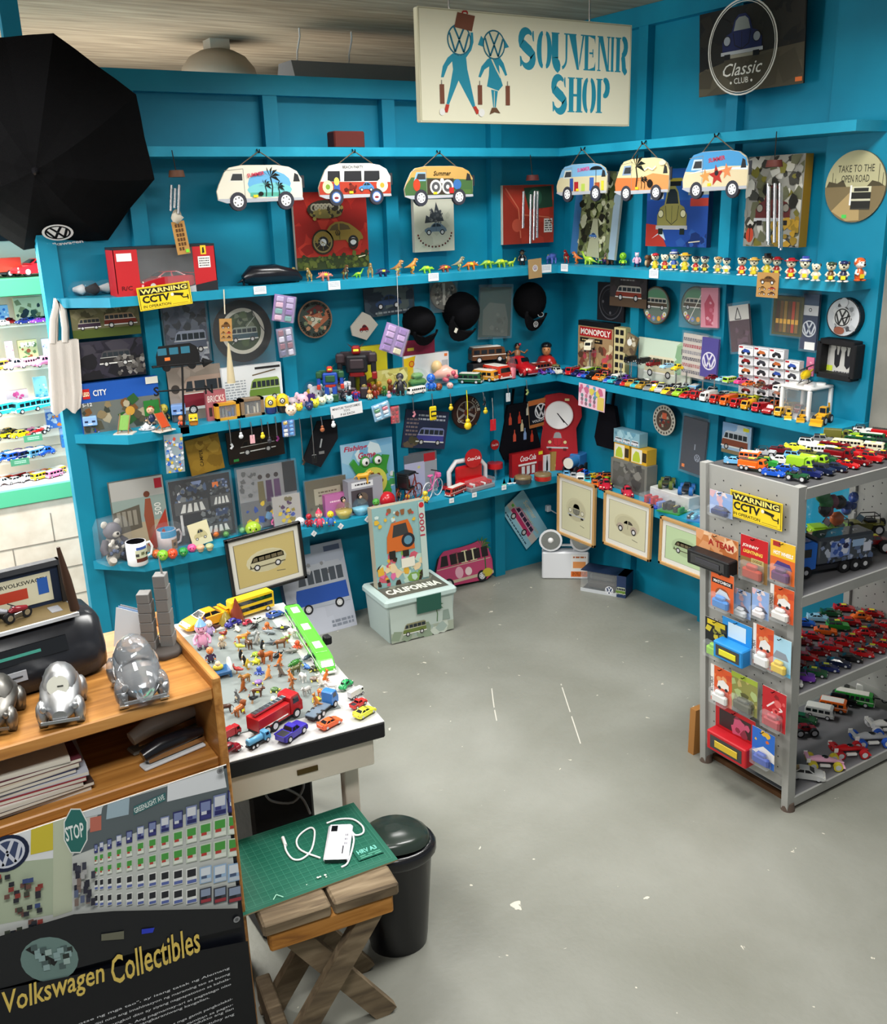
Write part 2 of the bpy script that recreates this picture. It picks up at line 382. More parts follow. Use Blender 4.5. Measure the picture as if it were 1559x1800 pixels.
def panel(w,h,d=.004,side='black',mat=PR,face=None):
 mb = MB();mb.box((-w/2,-h/2,0),(w/2,h/2,d),side,mat);a = Art(mb,w,h,z=d)
 if face: a.r(0,0,1,1,face)
 return mb,a
# ------------------------------------------------------------------ setting
ZS = {1:(2.36,2.40),2:(1.763,1.803),3:(1.171,1.212),4:(.573,.615)}   # undersides and tops of the shelf boards
SD = .225
def boxo(name,a,b,mat): mb = MB();mb.box(a,b,'white',slot(mat));return struct(mb,name)
boxo('floor',(-6,-7,-.1),(4,6,0),FLOOR)
mb = MB();mb.box((-6,-7,3.02),(4,6,3.12),'white',slot(CEIL));struct(mb,'ceiling')
boxo('wall_back',(-2.835,.0,0),(.06,.05,2.68),TEAL)
boxo('wall_right',(0,-2.04,0),(.06,.0,3.02),TEAL)
boxo('wall_gallery',(-6,5.2,0),(4,5.3,3.02),BLOCK)
tn = [0]
def trim(a,b,mat=TEAL): tn[0] += 1;return boxo('trim_%d' % tn[0],a,b,mat)
trim((-2.84,-.045,0),(-2.765,-.001,2.62));trim((-2.84,-.05,2.63),(-.05,.055,2.715))
for x in (-2.44,-1.79,-1.175,-.535): trim((x,-.045,0),(x+.07,0,2.63))
for y in (-.61,-1.19): trim((-.045,y-.065,0),(0,y,2.93))
trim((-.03,-2.035,0),(-.001,-1.73,2.92));trim((-.05,-2.03,2.93),(-.001,-.001,3.019))
trim((-.012,-2.2,0),(.16,-2.045,3.02),CONC)
trim((-.6,-2.6,2.86),(1.6,-2.05,3.02),CONC)
LEV = {1:'highest',2:'second highest',3:'third highest',4:'lowest'}
for i,(z0,z1) in ZS.items():
 mb = MB();m = slot(TEALS)
 mb.prism([(-2.82,0),(-2.82,-.03),(-2.62,-SD),(-SD,-SD),(0,0)],z0,z1,'white',m)
 single(mb,'wall_shelf','teal painted wooden shelf along the back wall, %s of its four' % LEV[i],'shelf')
 mb = MB();mb.prism([(0,-.0),(-SD,-SD),(-SD,-2.0 if i != 3 else -2.04),(0,-2.0 if i != 3 else -2.04)],z0,z1,'white',m)
 single(mb,'wall_shelf','teal painted wooden shelf along the side wall, %s of its four' % LEV[i],'shelf')
# hooks screwed along shelf edges are left to the objects that hang from them; dark nail heads
# gallery behind the back wall: dome lamp, tube fitting
t = thing('dome_lamp','beige dome pendant lamp below the concrete ceiling behind the teal back wall','lamp',T((-1.57,1.06,3.02)))
mb = MB();mb.box((-.055,-.055,-.05),(.055,.055,0),'b9b4a6');mb.build('mounting_box',t)
mb = MB();mb.lathe([(.05,-.045),(.09,-.055),(.15,-.085),(.195,-.14),(.215,-.21),(.21,-.21),(.19,-.14),(.14,-.09),(.05,-.06)],'9d9384',MT,28,caps=False);mb.build('lamp_shade',t)
t = thing('dome_lamp','distant grey dome lamp half hidden behind the sloping grey light fitting','lamp',T((-.75,1.9,3.02)))
mb = MB();mb.box((-.05,-.05,-.05),(.05,.05,0),'b9b4a6');mb.build('mounting_box',t)
mb = MB();mb.lathe([(.05,-.045),(.09,-.055),(.15,-.085),(.195,-.14),(.215,-.21),(.21,-.21),(.19,-.14),(.14,-.09),(.05,-.06)],'6d675f',MT,28,caps=False);mb.build('lamp_shade',t)
p = at(512,113,'y',.5)
t = thing('tube_light_fitting','grey sheet metal tube light fitting hung on two wires above the back wall','light',T((p.x,.5,p.z)))
mb = MB();mb.X = T((0,0,0));mb.prism([(-.06,-.16),(-.06,-.12),(.0,.02),(.16,.02),(.22,-.12),(.22,-.16)],0,1.0,'77777a');
for i,q in enumerate(mb.v): mb.v[i] = (q[2],q[0],q[1])
mb.build('housing',t)
for x in (.06,.36): mb = MB();mb.tube([(x,.06,.01),(x+.005,.06,.07),(x+.02,.05,.14),(x+.02,.05,3.02-p.z)],.005,'d9d9d9',MT,6);mb.build('wire',t)
# ------------------------------------------------------------------ kinds of toys, each built once (unit length along +x, resting on z = 0) and copied
O = 'obj'
TYRE,HUB,WIN = '1a1a1c','c9cacc','14181d'
class Proto: pass
def wheel_mesh(r,w,tyre=TYRE,hub=HUB,n=14):
 mb = MB();mb.cyl((0,-w/2,0),(0,w/2,0),r,tyre,MT,n=n)
 for s in (-1,1): mb.cyl((0,s*w*.5,0),(0,s*w*.56,0),r*.62,hub,GL,n=n)
 return mb
def side_loft(mb,prof,w,col,mat=GL,ch=.82,sh=.95,n=None):
 'closed side outline (x, z) swept across the width with softened edges'
 cx = sum(p[0] for p in prof)/len(prof);cz = sum(p[1] for p in prof)/len(prof)
 S = lambda k,y: [(cx+(x-cx)*k,y,cz+(z-cz)*k) for x,z in prof]
 A = sum(prof[i][0]*prof[(i+1)%len(prof)][1]-prof[(i+1)%len(prof)][0]*prof[i][1] for i in range(len(prof)))
 ys = [(-w,sh),(-w*ch,1),(w*ch,1),(w,sh)]
 if A > 0: ys = ys[::-1]
 mb.loft([S(k,y) for y,k in ys],col,mat,False);return mb
def cabin(mb,wn,b,t,zb,zt,wb,wt,col,y=0):
 'glasshouse: body-coloured roof and pillars, dark panes laid just outside'
 v = [(b[0],-wb,zb),(b[1],-wb,zb),(b[1],wb,zb),(b[0],wb,zb),(t[0],-wt,zt),(t[1],-wt,zt),(t[1],wt,zt),(t[0],wt,zt)]
 mb.add(v,[(4,5,6,7),(0,1,5,4),(1,2,6,5),(2,3,7,6),(3,0,4,7)],col,GL)
 V = [Vector(p) for p in v]
 for q in ((0,1,5,4),(1,2,6,5),(2,3,7,6),(3,0,4,7)):
  P = [V[i] for i in q];c = sum(P,Vector())/4;nrm = (P[1]-P[0]).cross(P[3]-P[0]).normalized()*.006
  two = q in ((0,1,5,4),(2,3,7,6)) and (b[1]-b[0]) > .3
  def quad(u0,u1):
   R = []
   for (u,w_) in ((u0,.12),(u1,.12),(u1,.86),(u0,.86)):
    lo = P[0].lerp(P[1],u);hi = P[3].lerp(P[2],u);R.append((lo.lerp(hi,w_)+nrm)[:])
   wn.add(R,[(0,1,2,3)],WIN,WG)
  if two: quad(.07,.47);quad(.53,.93)
  else: quad(.08,.92)
def make_car(kind):
 b,w = MB(),MB();wh = [];W_ = .2
 def lights(x,z,y,col='f3efd8',r=.022):
  for s in (-1,1): b.ell((x,s*y,z),(.012,r,r),col,GL,6,4)
 wr,ww,xs,wy = .085,.075,(-.29,.3),.175
 if kind == 'sport':
  side_loft(b,[(-.5,.08),(-.5,.2),(-.47,.235),(-.2,.24),(.1,.235),(.4,.17),(.49,.12),(.5,.07),(.45,.05),(-.45,.05)],.215,O)
  cabin(b,w,(-.36,.2),(-.2,.03),.225,.315,.18,.13,O);b.box((-.5,-.19,.26),(-.42,.19,.275),O,GL);lights(.455,.155,.15);lights(-.5,.19,.15,'8c1010')
 elif kind == 'sedan':
  side_loft(b,[(-.5,.09),(-.5,.22),(-.46,.25),(.2,.25),(.46,.215),(.5,.16),(.5,.08),(.46,.055),(-.46,.055)],.205,O)
  cabin(b,w,(-.36,.22),(-.24,.08),.245,.36,.18,.145,O);lights(.495,.17,.15);lights(-.5,.19,.15,'8c1010');b.box((.48,-.2,.07),(.515,.2,.1),'b5b7b9',CH)
 elif kind == 'suv':
  side_loft(b,[(-.5,.1),(-.5,.27),(-.46,.3),(.2,.3),(.46,.27),(.5,.2),(.5,.1),(.46,.075),(-.46,.075)],.22,O);wr = .1
  cabin(b,w,(-.47,.2),(-.43,.08),.29,.44,.2,.17,O);lights(.495,.22,.16);b.box((-.42,-.15,.442),(.06,.15,.452),'2a2a2c',MT)
 elif kind == 'beetle':
  secs = []
  for x,hw,z1 in ((-.5,.07,.17),(-.46,.13,.24),(-.36,.165,.31),(-.2,.18,.35),(0,.19,.36),(.15,.19,.33),(.3,.165,.28),(.42,.13,.24),(.49,.07,.18)):
   z0 = .07;secs.append([(x,hw*math.cos(a),z0+(z1-z0)*(.5+.5*math.sin(a))) for a in (2*math.pi*k/12 for k in range(12))])
  b.loft(secs,O,GL)
  secs = []
  for x,hw,z1 in ((-.34,.1,.32),(-.25,.15,.40),(-.12,.165,.44),(.03,.165,.445),(.12,.15,.42),(.2,.13,.33)):
   secs.append([(x,hw*math.cos(a),.24+(z1-.24)*max(0,math.sin(a))) for a in (math.pi*k/8 for k in range(9))])
  b.loft(secs,O,GL)
  for x in (-.29,.3):
   for s in (-1,1): b.ell((x,s*.165,.12),(.145,.06,.11),O,GL,12,6)
  for s in (-1,1):
   w.add([(-.2,s*.172,.28),(-.03,s*.178,.28),(-.03,s*.158,.40),(-.16,s*.15,.38)],[(0,1,2,3) if s<0 else (3,2,1,0)],WIN,WG);w.add([(-.0,s*.178,.28),(.13,s*.165,.28),(.08,s*.155,.39),(-.0,s*.16,.40)],[(0,1,2,3) if s<0 else (3,2,1,0)],WIN,WG)
  w.add([(.205,-.11,.335),(.205,.11,.335),(.145,.1,.415),(.145,-.1,.415)],[(0,1,2,3)],WIN,WG);w.add([(-.345,-.09,.335),(-.275,-.09,.40),(-.275,.09,.40),(-.345,.09,.335)],[(0,1,2,3)],WIN,WG)
  for s in (-1,1): b.ell((.44,s*.14,.19),(.02,.032,.032),'f3efd8',GL,8,5)
  b.box((.5,-.17,.08),(.52,.17,.105),'c9cbcd',CH);b.box((-.52,-.17,.08),(-.5,.17,.105),'c9cbcd',CH);wr = .095
 elif kind in ('van','bus','coach'):
  L = {'van':(.42,.24),'bus':(.34,.15),'coach':(.26,.115)}[kind];H,W_ = L;z0 = H*.17
  side_loft(b,[(-.5,z0),(-.5,H*.8),(-.47,H*.95),(-.42,H),(.38,H),(.45,H*.93),(.49,H*.6),(.5,H*.45),(.5,z0)],W_,O,sh=.97)
  b.box((-.45,-W_*.8,H-.004),(.36,W_*.8,H+.012),'ece9e0' if kind != 'coach' else O,GL,.01)
  if kind == 'coach': [b.box((x,-W_*.5,H+.012),(x+.1,W_*.5,H+.016),'e4e8dc',GL) for x in (-.4,-.1,.2)]
  n = {'van':4,'bus':7,'coach':8}[kind]
  for s in (-1,1):
   for i in range(n):
    x0 = -.45+i*(.86/n);x1 = x0+.86/n*.78;y = s*(W_*.995+.004);w.add([(x0,y,H*.58),(x1,y,H*.58),(x1,y,H*.85),(x0,y,H*.85)],[(0,1,2,3) if s<0 else (3,2,1,0)],WIN,WG)
   b.box((-.49,s*W_*.93,H*.47),(.49,s*(W_+.004),H*.51),'ece9e0',GL)
  w.add([(.494,-W_*.8,H*.58),(.494,W_*.8,H*.58),(.463,W_*.74,H*.89),(.463,-W_*.74,H*.89)],[(0,1,2,3)],WIN,WG);w.add([(-.505,W_*.75,H*.6),(-.505,-W_*.75,H*.6),(-.5,-W_*.7,H*.85),(-.5,W_*.7,H*.85)],[(0,1,2,3)],WIN,WG)
  lights(.5,H*.33,W_*.72,r=H*.06);b.box((.5,-W_*.95,z0),(.52,W_*.95,z0+H*.1),'d8d8d6',GL)
  wr = H*.2;ww = W_*.35;wy = W_*.85;xs = (-.3,.3)
 elif kind == 'double':
  H,W_ = .42,.125;side_loft(b,[(-.5,.05),(-.5,H-.03),(-.47,H),(.46,H),(.5,H-.03),(.5,.05)],W_,O,sh=.97)
  for zz in (.13,.28):
   for s in (-1,1): y = s*(W_+.003);w.add([(-.45,y,zz),(.45,y,zz),(.45,y,zz+.085),(-.45,y,zz+.085)],[(0,1,2,3) if s<0 else (3,2,1,0)],WIN,WG)
   w.add([(.504,-W_*.8,zz),(.504,W_*.8,zz),(.504,W_*.8,zz+.09),(.504,-W_*.8,zz+.09)],[(0,1,2,3)],WIN,WG)
  wr,ww,wy,xs = .055,.05,.1,(-.3,.33)
 elif kind in ('truck','tanker','dump','fire','mixer','flat'):
  W_ = .15;b.box((-.5,-.12,.07),(.48,.12,.12),'2a2b2e',MT)
  side_loft(b,[(.22,.1),(.22,.4),(.26,.43),(.42,.43),(.47,.3),(.5,.26),(.5,.09)],W_,O,sh=.97)
  w.add([(.487,-.12,.28),(.487,.12,.28),(.437,.115,.4),(.437,-.115,.4)],[(0,1,2,3)],WIN,WG)
  for s in (-1,1): w.add([(.28,s*.153,.28),(.42,s*.153,.28),(.4,s*.153,.39),(.28,s*.153,.39)],[(0,1,2,3) if s<0 else (3,2,1,0)],WIN,WG)
  lights(.5,.15,.11)
  if kind == 'truck': b.box((-.5,-.15,.12),(.19,.15,.46),O,GL,.012);b.box((-.505,-.13,.14),(-.5,.13,.44),'c9cacc',GL)
  elif kind == 'flat': b.box((-.5,-.14,.12),(.19,.14,.16),'6a7a8a',GL,.01)
  elif kind == 'tanker': b.tube([(-.49,0,.27),(-.45,0,.27),(.14,0,.27),(.18,0,.27)],[.1,.145,.145,.1],O,GL,14);b.box((-.4,-.03,.41),(.1,.03,.43),'b9bbbd',CH)
  elif kind == 'dump':
   b.prism([(-.5,.16),(.15,.14),(.2,.38),(-.48,.34)],-.15,.15,O,GL);v=b.v
   for i in range(len(v)-16,len(v)): v[i]=(v[i][0],v[i][2],v[i][1])
   b.box((-.44,-.12,.335),(.14,.12,.345),'4a3a22',MT)
  elif kind == 'fire':
   b.box((-.5,-.15,.1),(.21,.15,.34),O,GL,.01);b.box((-.45,-.155,.15),(.15,.155,.17),'f2f1ec',GL);b.box((-.48,-.05,.37),(.3,.05,.41),'c8cacc',CH)
   for i in range(9): b.box((-.46+i*.085,-.05,.41),(-.45+i*.085,.05,.415),'8b8d90',CH)
  else: b.tube([(-.48,0,.22),(-.3,0,.3),(.0,0,.3),(.18,0,.24)],[.06,.15,.15,.07],O,GL,12)
  wr,ww,wy,xs = .085,.07,.13,(-.34,-.16,.34)
 elif kind == 'pickup':
  side_loft(b,[(-.5,.1),(-.5,.25),(.22,.26),(.46,.24),(.5,.18),(.5,.1),(.46,.07),(-.46,.07)],.205,O);wr=.1
  cabin(b,w,(-.16,.2),(-.1,.08),.25,.38,.18,.15,O);b.box((-.47,-.16,.25),(-.19,.16,.256),'26262a',MT);lights(.495,.19,.15)
  for s in (-1,1): b.box((-.5,s*.17,.24),(-.17,s*.205,.275),O,GL)
 elif kind == 'jeep':
  side_loft(b,[(-.46,.14),(-.46,.3),(.12,.3),(.16,.33),(.46,.32),(.48,.16),(.44,.13),(-.42,.13)],.17,O);wr,ww,wy,xs = .14,.11,.2,(-.3,.31)
  for x in (-.3,.31):
   for s in (-1,1): b.box((x-.14,s*.15,.26),(x+.14,s*.25,.285),O,GL,.008)
  for s in (-1,1): b.tube([(-.36,s*.15,.3),(-.34,s*.15,.48),(.02,s*.15,.48),(.12,s*.15,.33)],.014,'2a2a2c',MT,6)
  b.tube([(-.34,-.15,.48),(-.34,.15,.48)],.014,'2a2a2c',MT,6);w.add([(.11,-.14,.33),(.11,.14,.33),(.04,.14,.46),(.04,-.14,.46)],[(0,1,2,3)],'39424a',WG);b.box((-.3,-.13,.3),(-.06,.13,.36),'26262a',MT,.02);lights(.485,.25,.1);b.cyl((-.46,0,.26),(-.52,0,.26),.11,TYRE,MT)
 elif kind == 'racer':
  b.tube([(.5,0,.12),(.36,0,.15),(.1,0,.2),(-.15,0,.22),(-.42,0,.18)],[.03,.06,.1,.12,.08],O,GL,10,flat=.75);b.box((.38,-.24,.07),(.5,.24,.1),O,GL,.01);b.box((-.5,-.2,.26),(-.4,.2,.29),O,GL,.008)
  for s in (-1,1): b.box((-.5,s*.19,.2),(-.4,s*.21,.32),'f2f1ec',GL);b.box((-.15,s*.13,.08),(.12,s*.22,.15),'f2f1ec',GL,.015)
  w.ell((.0,0,.26),(.11,.07,.06),WIN,WG,10,6);wr,ww,wy,xs = .12,.11,.22,(-.33,.3)
 elif kind == 'monster':
  side_loft(b,[(-.45,.26),(-.45,.36),(.2,.37),(.45,.34),(.47,.28),(.42,.24),(-.42,.24)],.17,O);cabin(b,w,(-.28,.2),(-.18,.08),.36,.48,.15,.12,O);b.box((-.36,-.08,.14),(.36,.08,.24),'303034',MT);wr,ww,wy,xs = .19,.16,.24,(-.31,.31)
 elif kind == 'loader':
  b.box((-.35,-.13,.14),(.08,.13,.3),O,GL,.02);b.box((.02,-.1,.14),(.26,.1,.26),O,GL,.02);cabin(b,w,(-.22,.02),(-.2,0),.3,.5,.11,.1,O);wr,ww,wy,xs = .13,.1,.15,(-.24,.2)
  for s in (-1,1): b.tube([(-.02,s*.13,.3),(.2,s*.13,.26),(.36,s*.12,.12)],.022,O,GL,6)
  b.prism([(.34,.02),(.5,.0),(.47,.06),(.43,.09),(.43,.18),(.38,.2)],-.19,.19,O,GL);v=b.v
  for i in range(len(v)-24,len(v)): v[i]=(v[i][0],v[i][2],v[i][1])
  b.tube([(-.33,0,.3),(-.48,0,.46),(-.44,0,.56),(-.5,0,.3)],.03,O,GL,6)
 P = Proto();P.kind = kind;P.body = b;P.win = w;P.wheels = [(x,s*wy,wr) for x in xs for s in (-1,1)];P.wr,P.ww = wr,ww
 P.me = None;return P
_P = {}
def car_root(kind,name,label,cat,M,col,group=None,sticker=None,simple=False,tyre=TYRE,hub=HUB):
 if kind not in _P: _P[kind] = make_car(kind)
 P = _P[kind]
 if P.me is None:
  P.me = {}
 key = (simple,tyre,hub)
 if simple:
  if key not in P.me:
   mb = MB();
   for q in (P.body,P.win):
    n = len(mb.v);mb.v += q.v;mb.f += [[i+n for i in f] for f in q.f];mb.c += q.c;mb.m += q.m;mb.s += q.s
   for x,y,z in P.wheels: mb.cyl((x,y-P.ww/2,z),(x,y+P.ww/2,z),P.wr,TYRE,MT,n=10);mb.cyl((x,y-P.ww*.56,z),(x,y+P.ww*.56,z),P.wr*.6,HUB,GL,n=8)
   P.me[key] = mb
  o = P.me[key]
  if isinstance(o,MB): r = o.build(name,None,M);P.me[key] = r.data
  else: r = link(name,o,None,M)
  tag(r,label,cat,group);r.color = C(col);return r
 r = thing(name,label,cat,M,group)
 if key not in P.me:
  bo = P.body.build('body',r);wi = P.win.build('window',r);w = wheel_mesh(P.wr,P.ww,tyre,hub).build('wheel',r,T(P.wheels[0]))
  P.me[key] = (bo.data,wi.data,w.data);rest = P.wheels[1:]
 else:
  bo = link('body',P.me[key][0],r);link('window',P.me[key][1],r);rest = P.wheels
 for p in rest: link('wheel',P.me[key][2],r,T(p))
 setcol(r,col)
 if sticker:
  top = max(v[2] for v in P.body.v);mb = MB();mb.box((-.16,-.08,top),(.06,.08,top+.006),sticker,PR);k = mb.build('price_sticker',r);k.color = C(col)
 return r
# ---- small animal figures: one smooth mesh each, main colour from the object
def make_animal(kind):
 b = MB();t = lambda pts,r,c=O,**k: b.tube(pts,r,c,GL,k.pop('n',8),**k)
 def eyes(x,y,z,r=.02):
  for s in (-1,1): b.ell((x,s*y,z),r,'111111',GL,6,4)
 if kind == 'rex':
  t([(-.55,0,.42),(-.3,0,.46),(-.08,0,.5),(.1,0,.62),(.2,0,.8),(.26,0,.9)],[.015,.07,.16,.17,.12,.09]);t([(.18,0,.9),(.3,0,.93),(.44,0,.9)],[.1,.1,.05]);t([(.2,0,.84),(.32,0,.8),(.4,0,.78)],[.06,.05,.02],'f2e3c9')
  for s in (-1,1): t([(-.02,s*.12,.5),(.06,s*.15,.28),(-.04,s*.15,.14),(.0,s*.15,.03),(.12,s*.16,.02)],[.1,.08,.05,.05,.03]);t([(.16,s*.1,.64),(.26,s*.12,.56),(.3,s*.1,.5)],[.04,.03,.015])
  eyes(.3,.085,.96);t([(-.02,0,.38),(.12,0,.52),(.22,0,.72)],[.1,.1,.06],'efe0a8')
 elif kind in ('quad','horned','spiked'):
  t([(-.6,0,.2),(-.38,0,.28),(-.18,0,.36),(.08,0,.36),(.26,0,.32)],[.02,.07,.17,.18,.1]);t([(.22,0,.34),(.38,0,.36),(.52,0,.28)],[.11,.1,.05])
  for x in (-.2,.16):
   for s in (-1,1): t([(x,s*.12,.3),(x+.02,s*.15,.14),(x+.04,s*.15,.01)],[.075,.055,.05])
  eyes(.44,.085,.38)
  if kind == 'horned':
   b.ell((.24,0,.42),(.06,.2,.17),O,GL,10,6)
   for s in (-1,1): t([(.38,s*.06,.42),(.5,s*.07,.52)],[.03,.005],'f2e9d2')
  if kind == 'spiked':
   for i in range(6):
    x = -.4+i*.13;h = .13-.03*abs(i-2.5)
    for s in (-.04,.04): b.add([(x-.05,s,.42),(x+.05,s,.42),(x,s*1.3,.5+h),(x,s-.02,.44)],[(0,1,2),(1,3,2),(3,0,2)],O,GL)
 elif kind == 'long':
  t([(-.6,0,.12),(-.4,0,.2),(-.16,0,.3),(.1,0,.32),(.26,0,.42),(.36,0,.6),(.4,0,.72)],[.015,.05,.16,.16,.08,.055,.05]);t([(.37,0,.73),(.5,0,.71)],[.06,.035])
  for x in (-.16,.12):
   for s in (-1,1): t([(x,s*.1,.26),(x,s*.13,.01)],[.07,.05])
  eyes(.42,.05,.76,.014)
 elif kind == 'mammal':
  t([(-.4,0,.42),(-.3,0,.45),(-.05,0,.45),(.2,0,.48),(.3,0,.55)],[.09,.15,.16,.16,.1]);t([(.26,0,.58),(.38,0,.66),(.52,0,.6)],[.1,.11,.05]);t([(-.4,0,.48),(-.52,0,.4),(-.56,0,.26)],[.03,.025,.015])
  for x in (-.3,.18):
   for s in (-1,1): t([(x,s*.1,.4),(x+.02,s*.11,.2),(x,s*.11,.02),(x+.05,s*.11,.015)],[.08,.05,.04,.035])
  for s in (-1,1): b.ell((.34,s*.08,.77),(.03,.03,.05),O,GL,6,5)
  eyes(.45,.07,.69)
 elif kind == 'lion':
  t([(-.42,0,.42),(-.3,0,.45),(0,0,.44),(.2,0,.5)],[.09,.14,.14,.15]);b.ell((.24,0,.58),(.15,.2,.22),'7a3d14',MT,10,7);b.ell((.36,0,.62),(.12,.11,.12),O,GL,10,6);t([(-.42,0,.46),(-.58,0,.36),(-.66,0,.4)],[.03,.02,.04])
  for x in (-.3,.16):
   for s in (-1,1): t([(x,s*.1,.4),(x+.02,s*.11,.02),(x+.07,s*.11,.02)],[.08,.045,.04])
  eyes(.46,.06,.66)
 elif kind == 'upright':   # kangaroo, meerkat, squirrel
  t([(-.45,0,.03),(-.25,0,.08),(-.06,0,.22),(.0,0,.42),(.08,0,.66),(.1,0,.76)],[.02,.06,.15,.15,.09,.08]);b.ell((.13,0,.84),(.12,.08,.09),O,GL,10,6)
  for s in (-1,1): t([(0,s*.12,.25),(.1,s*.14,.12),(.0,s*.14,.03),(.2,s*.14,.02)],[.09,.06,.04,.03]);t([(.1,s*.08,.6),(.2,s*.08,.5)],[.035,.02]);t([(.06,s*.04,.9),(.03,s*.06,1.02)],[.03,.01])
  eyes(.21,.06,.87);b.ell((.09,0,.42),(.08,.1,.2),'f0dfc0',GL,8,6)
 elif kind == 'penguin':
  t([(-.12,0,.03),(-.02,0,.1),(0,0,.35),(.0,0,.6),(.02,0,.78),(.03,0,.92)],[.04,.14,.19,.16,.11,.05],n=10);b.ell((.08,0,.36),(.13,.14,.26),'f4f2ea',GL,10,7);t([(.1,0,.8),(.24,0,.79)],[.03,.006],'f0a01c')
  for s in (-1,1): t([(0,s*.16,.6),(-.02,s*.24,.4),(-.02,s*.23,.24)],[.05,.05,.02]);b.ell((.08,s*.08,.02),(.1,.05,.02),'f0a01c',GL,8,4)
  eyes(.09,.07,.85)
 elif kind == 'bird':
  t([(-.5,0,.36),(-.3,0,.36),(-.05,0,.4),(.14,0,.46),(.22,0,.6),(.25,0,.7)],[.08,.12,.17,.14,.08,.07]);t([(.28,0,.7),(.4,0,.66)],[.035,.006],'f0a01c');b.ell((.22,0,.8),(.07,.015,.05),'d02020',GL,6,5)
  for s in (-1,1): b.ell((-.08,s*.16,.42),(.2,.03,.11),O,GL,8,6);t([(.0,s*.06,.28),(.02,s*.07,.02),(.1,s*.08,.015)],[.03,.02,.02],'e2951c')
  eyes(.3,.055,.73,.015)
 elif kind in ('fish','whale'):
  z = .16;t([(-.5,0,z+.04),(-.35,0,z),(-.05,0,z),(.25,0,z),(.46,0,z-.01),(.54,0,z-.01)],[.02,.05,.14,.15,.09,.02],n=10);b.ell((.05,0,z-.05),(.34,.12,.09),'f1f0ea',GL,10,6)
  for s in (-1,1): b.add([(-.44,0,z+.03),(-.6,s*.16,z+.08),(-.56,s*.02,z+.06),(-.46,0,z+.06)],[(0,1,2),(2,1,3)],O,GL);b.add([(.2,s*.1,z-.04),(.08,s*.28,z-.1),(.02,s*.12,z-.06),(.1,s*.1,z)],[(0,1,2),(0,3,1)],O,GL)
  b.add([(-.02,.015,z+.12),(.12,0,z+.13),(-.08,0,z+.32),(-.02,-.015,z+.12)],[(0,1,2),(1,3,2)],O,GL);eyes(.4,.08,z+.03)
 elif kind == 'crab':
  b.ell((0,0,.14),(.24,.3,.12),O,GL,12,6)
  for s in (-1,1):
   for i in range(3): t([(-.12+i*.1,s*.24,.14),(-.16+i*.12,s*.44,.2),(-.18+i*.13,s*.52,.01)],[.04,.03,.01])
   t([(.18,s*.2,.14),(.34,s*.3,.2),(.48,s*.18,.16)],[.04,.05,.07])
  eyes(.22,.08,.26,.03)
 elif kind == 'turtle':
  b.ell((0,0,.16),(.34,.28,.18),O,GL,12,7);t([(.28,0,.12),(.44,0,.2),(.52,0,.2)],[.06,.07,.05],'b8b04a')
  for x in (-.22,.22):
   for s in (-1,1): t([(x,s*.2,.1),(x+.06,s*.38,.02)],[.06,.05],'b8b04a')
  eyes(.5,.05,.24,.018)
 elif kind == 'octopus':
  b.ell((0,0,.34),(.2,.2,.28),O,GL,12,8)
  for i in range(8): a = i*math.pi/4;t([(.12*math.cos(a),.12*math.sin(a),.14),(.3*math.cos(a),.3*math.sin(a),.06),(.46*math.cos(a+.2),.46*math.sin(a+.2),.08)],[.07,.05,.015])
  eyes(.18,.1,.4,.04)
 return b
_A = {}
def animal(kind,name,label,M,col,cat='toy animal',group=None,sticker=None):
 if kind not in _A: o = make_animal(kind).build(name,None,M);_A[kind] = o.data
 else: o = link(name,_A[kind],None,M)
 tag(o,label,cat,group);o.color = C(col)
 if sticker:
  z = .42 if kind in ('rex','quad','horned','spiked','long','mammal','upright') else .3;w = MB();w.X = T((.02,0,z)) @ RZ(0)
  w.box((-.1,-.2,-.07),(.1,-.195,.07),sticker,PR);w.build('price_sticker',o)
 return o
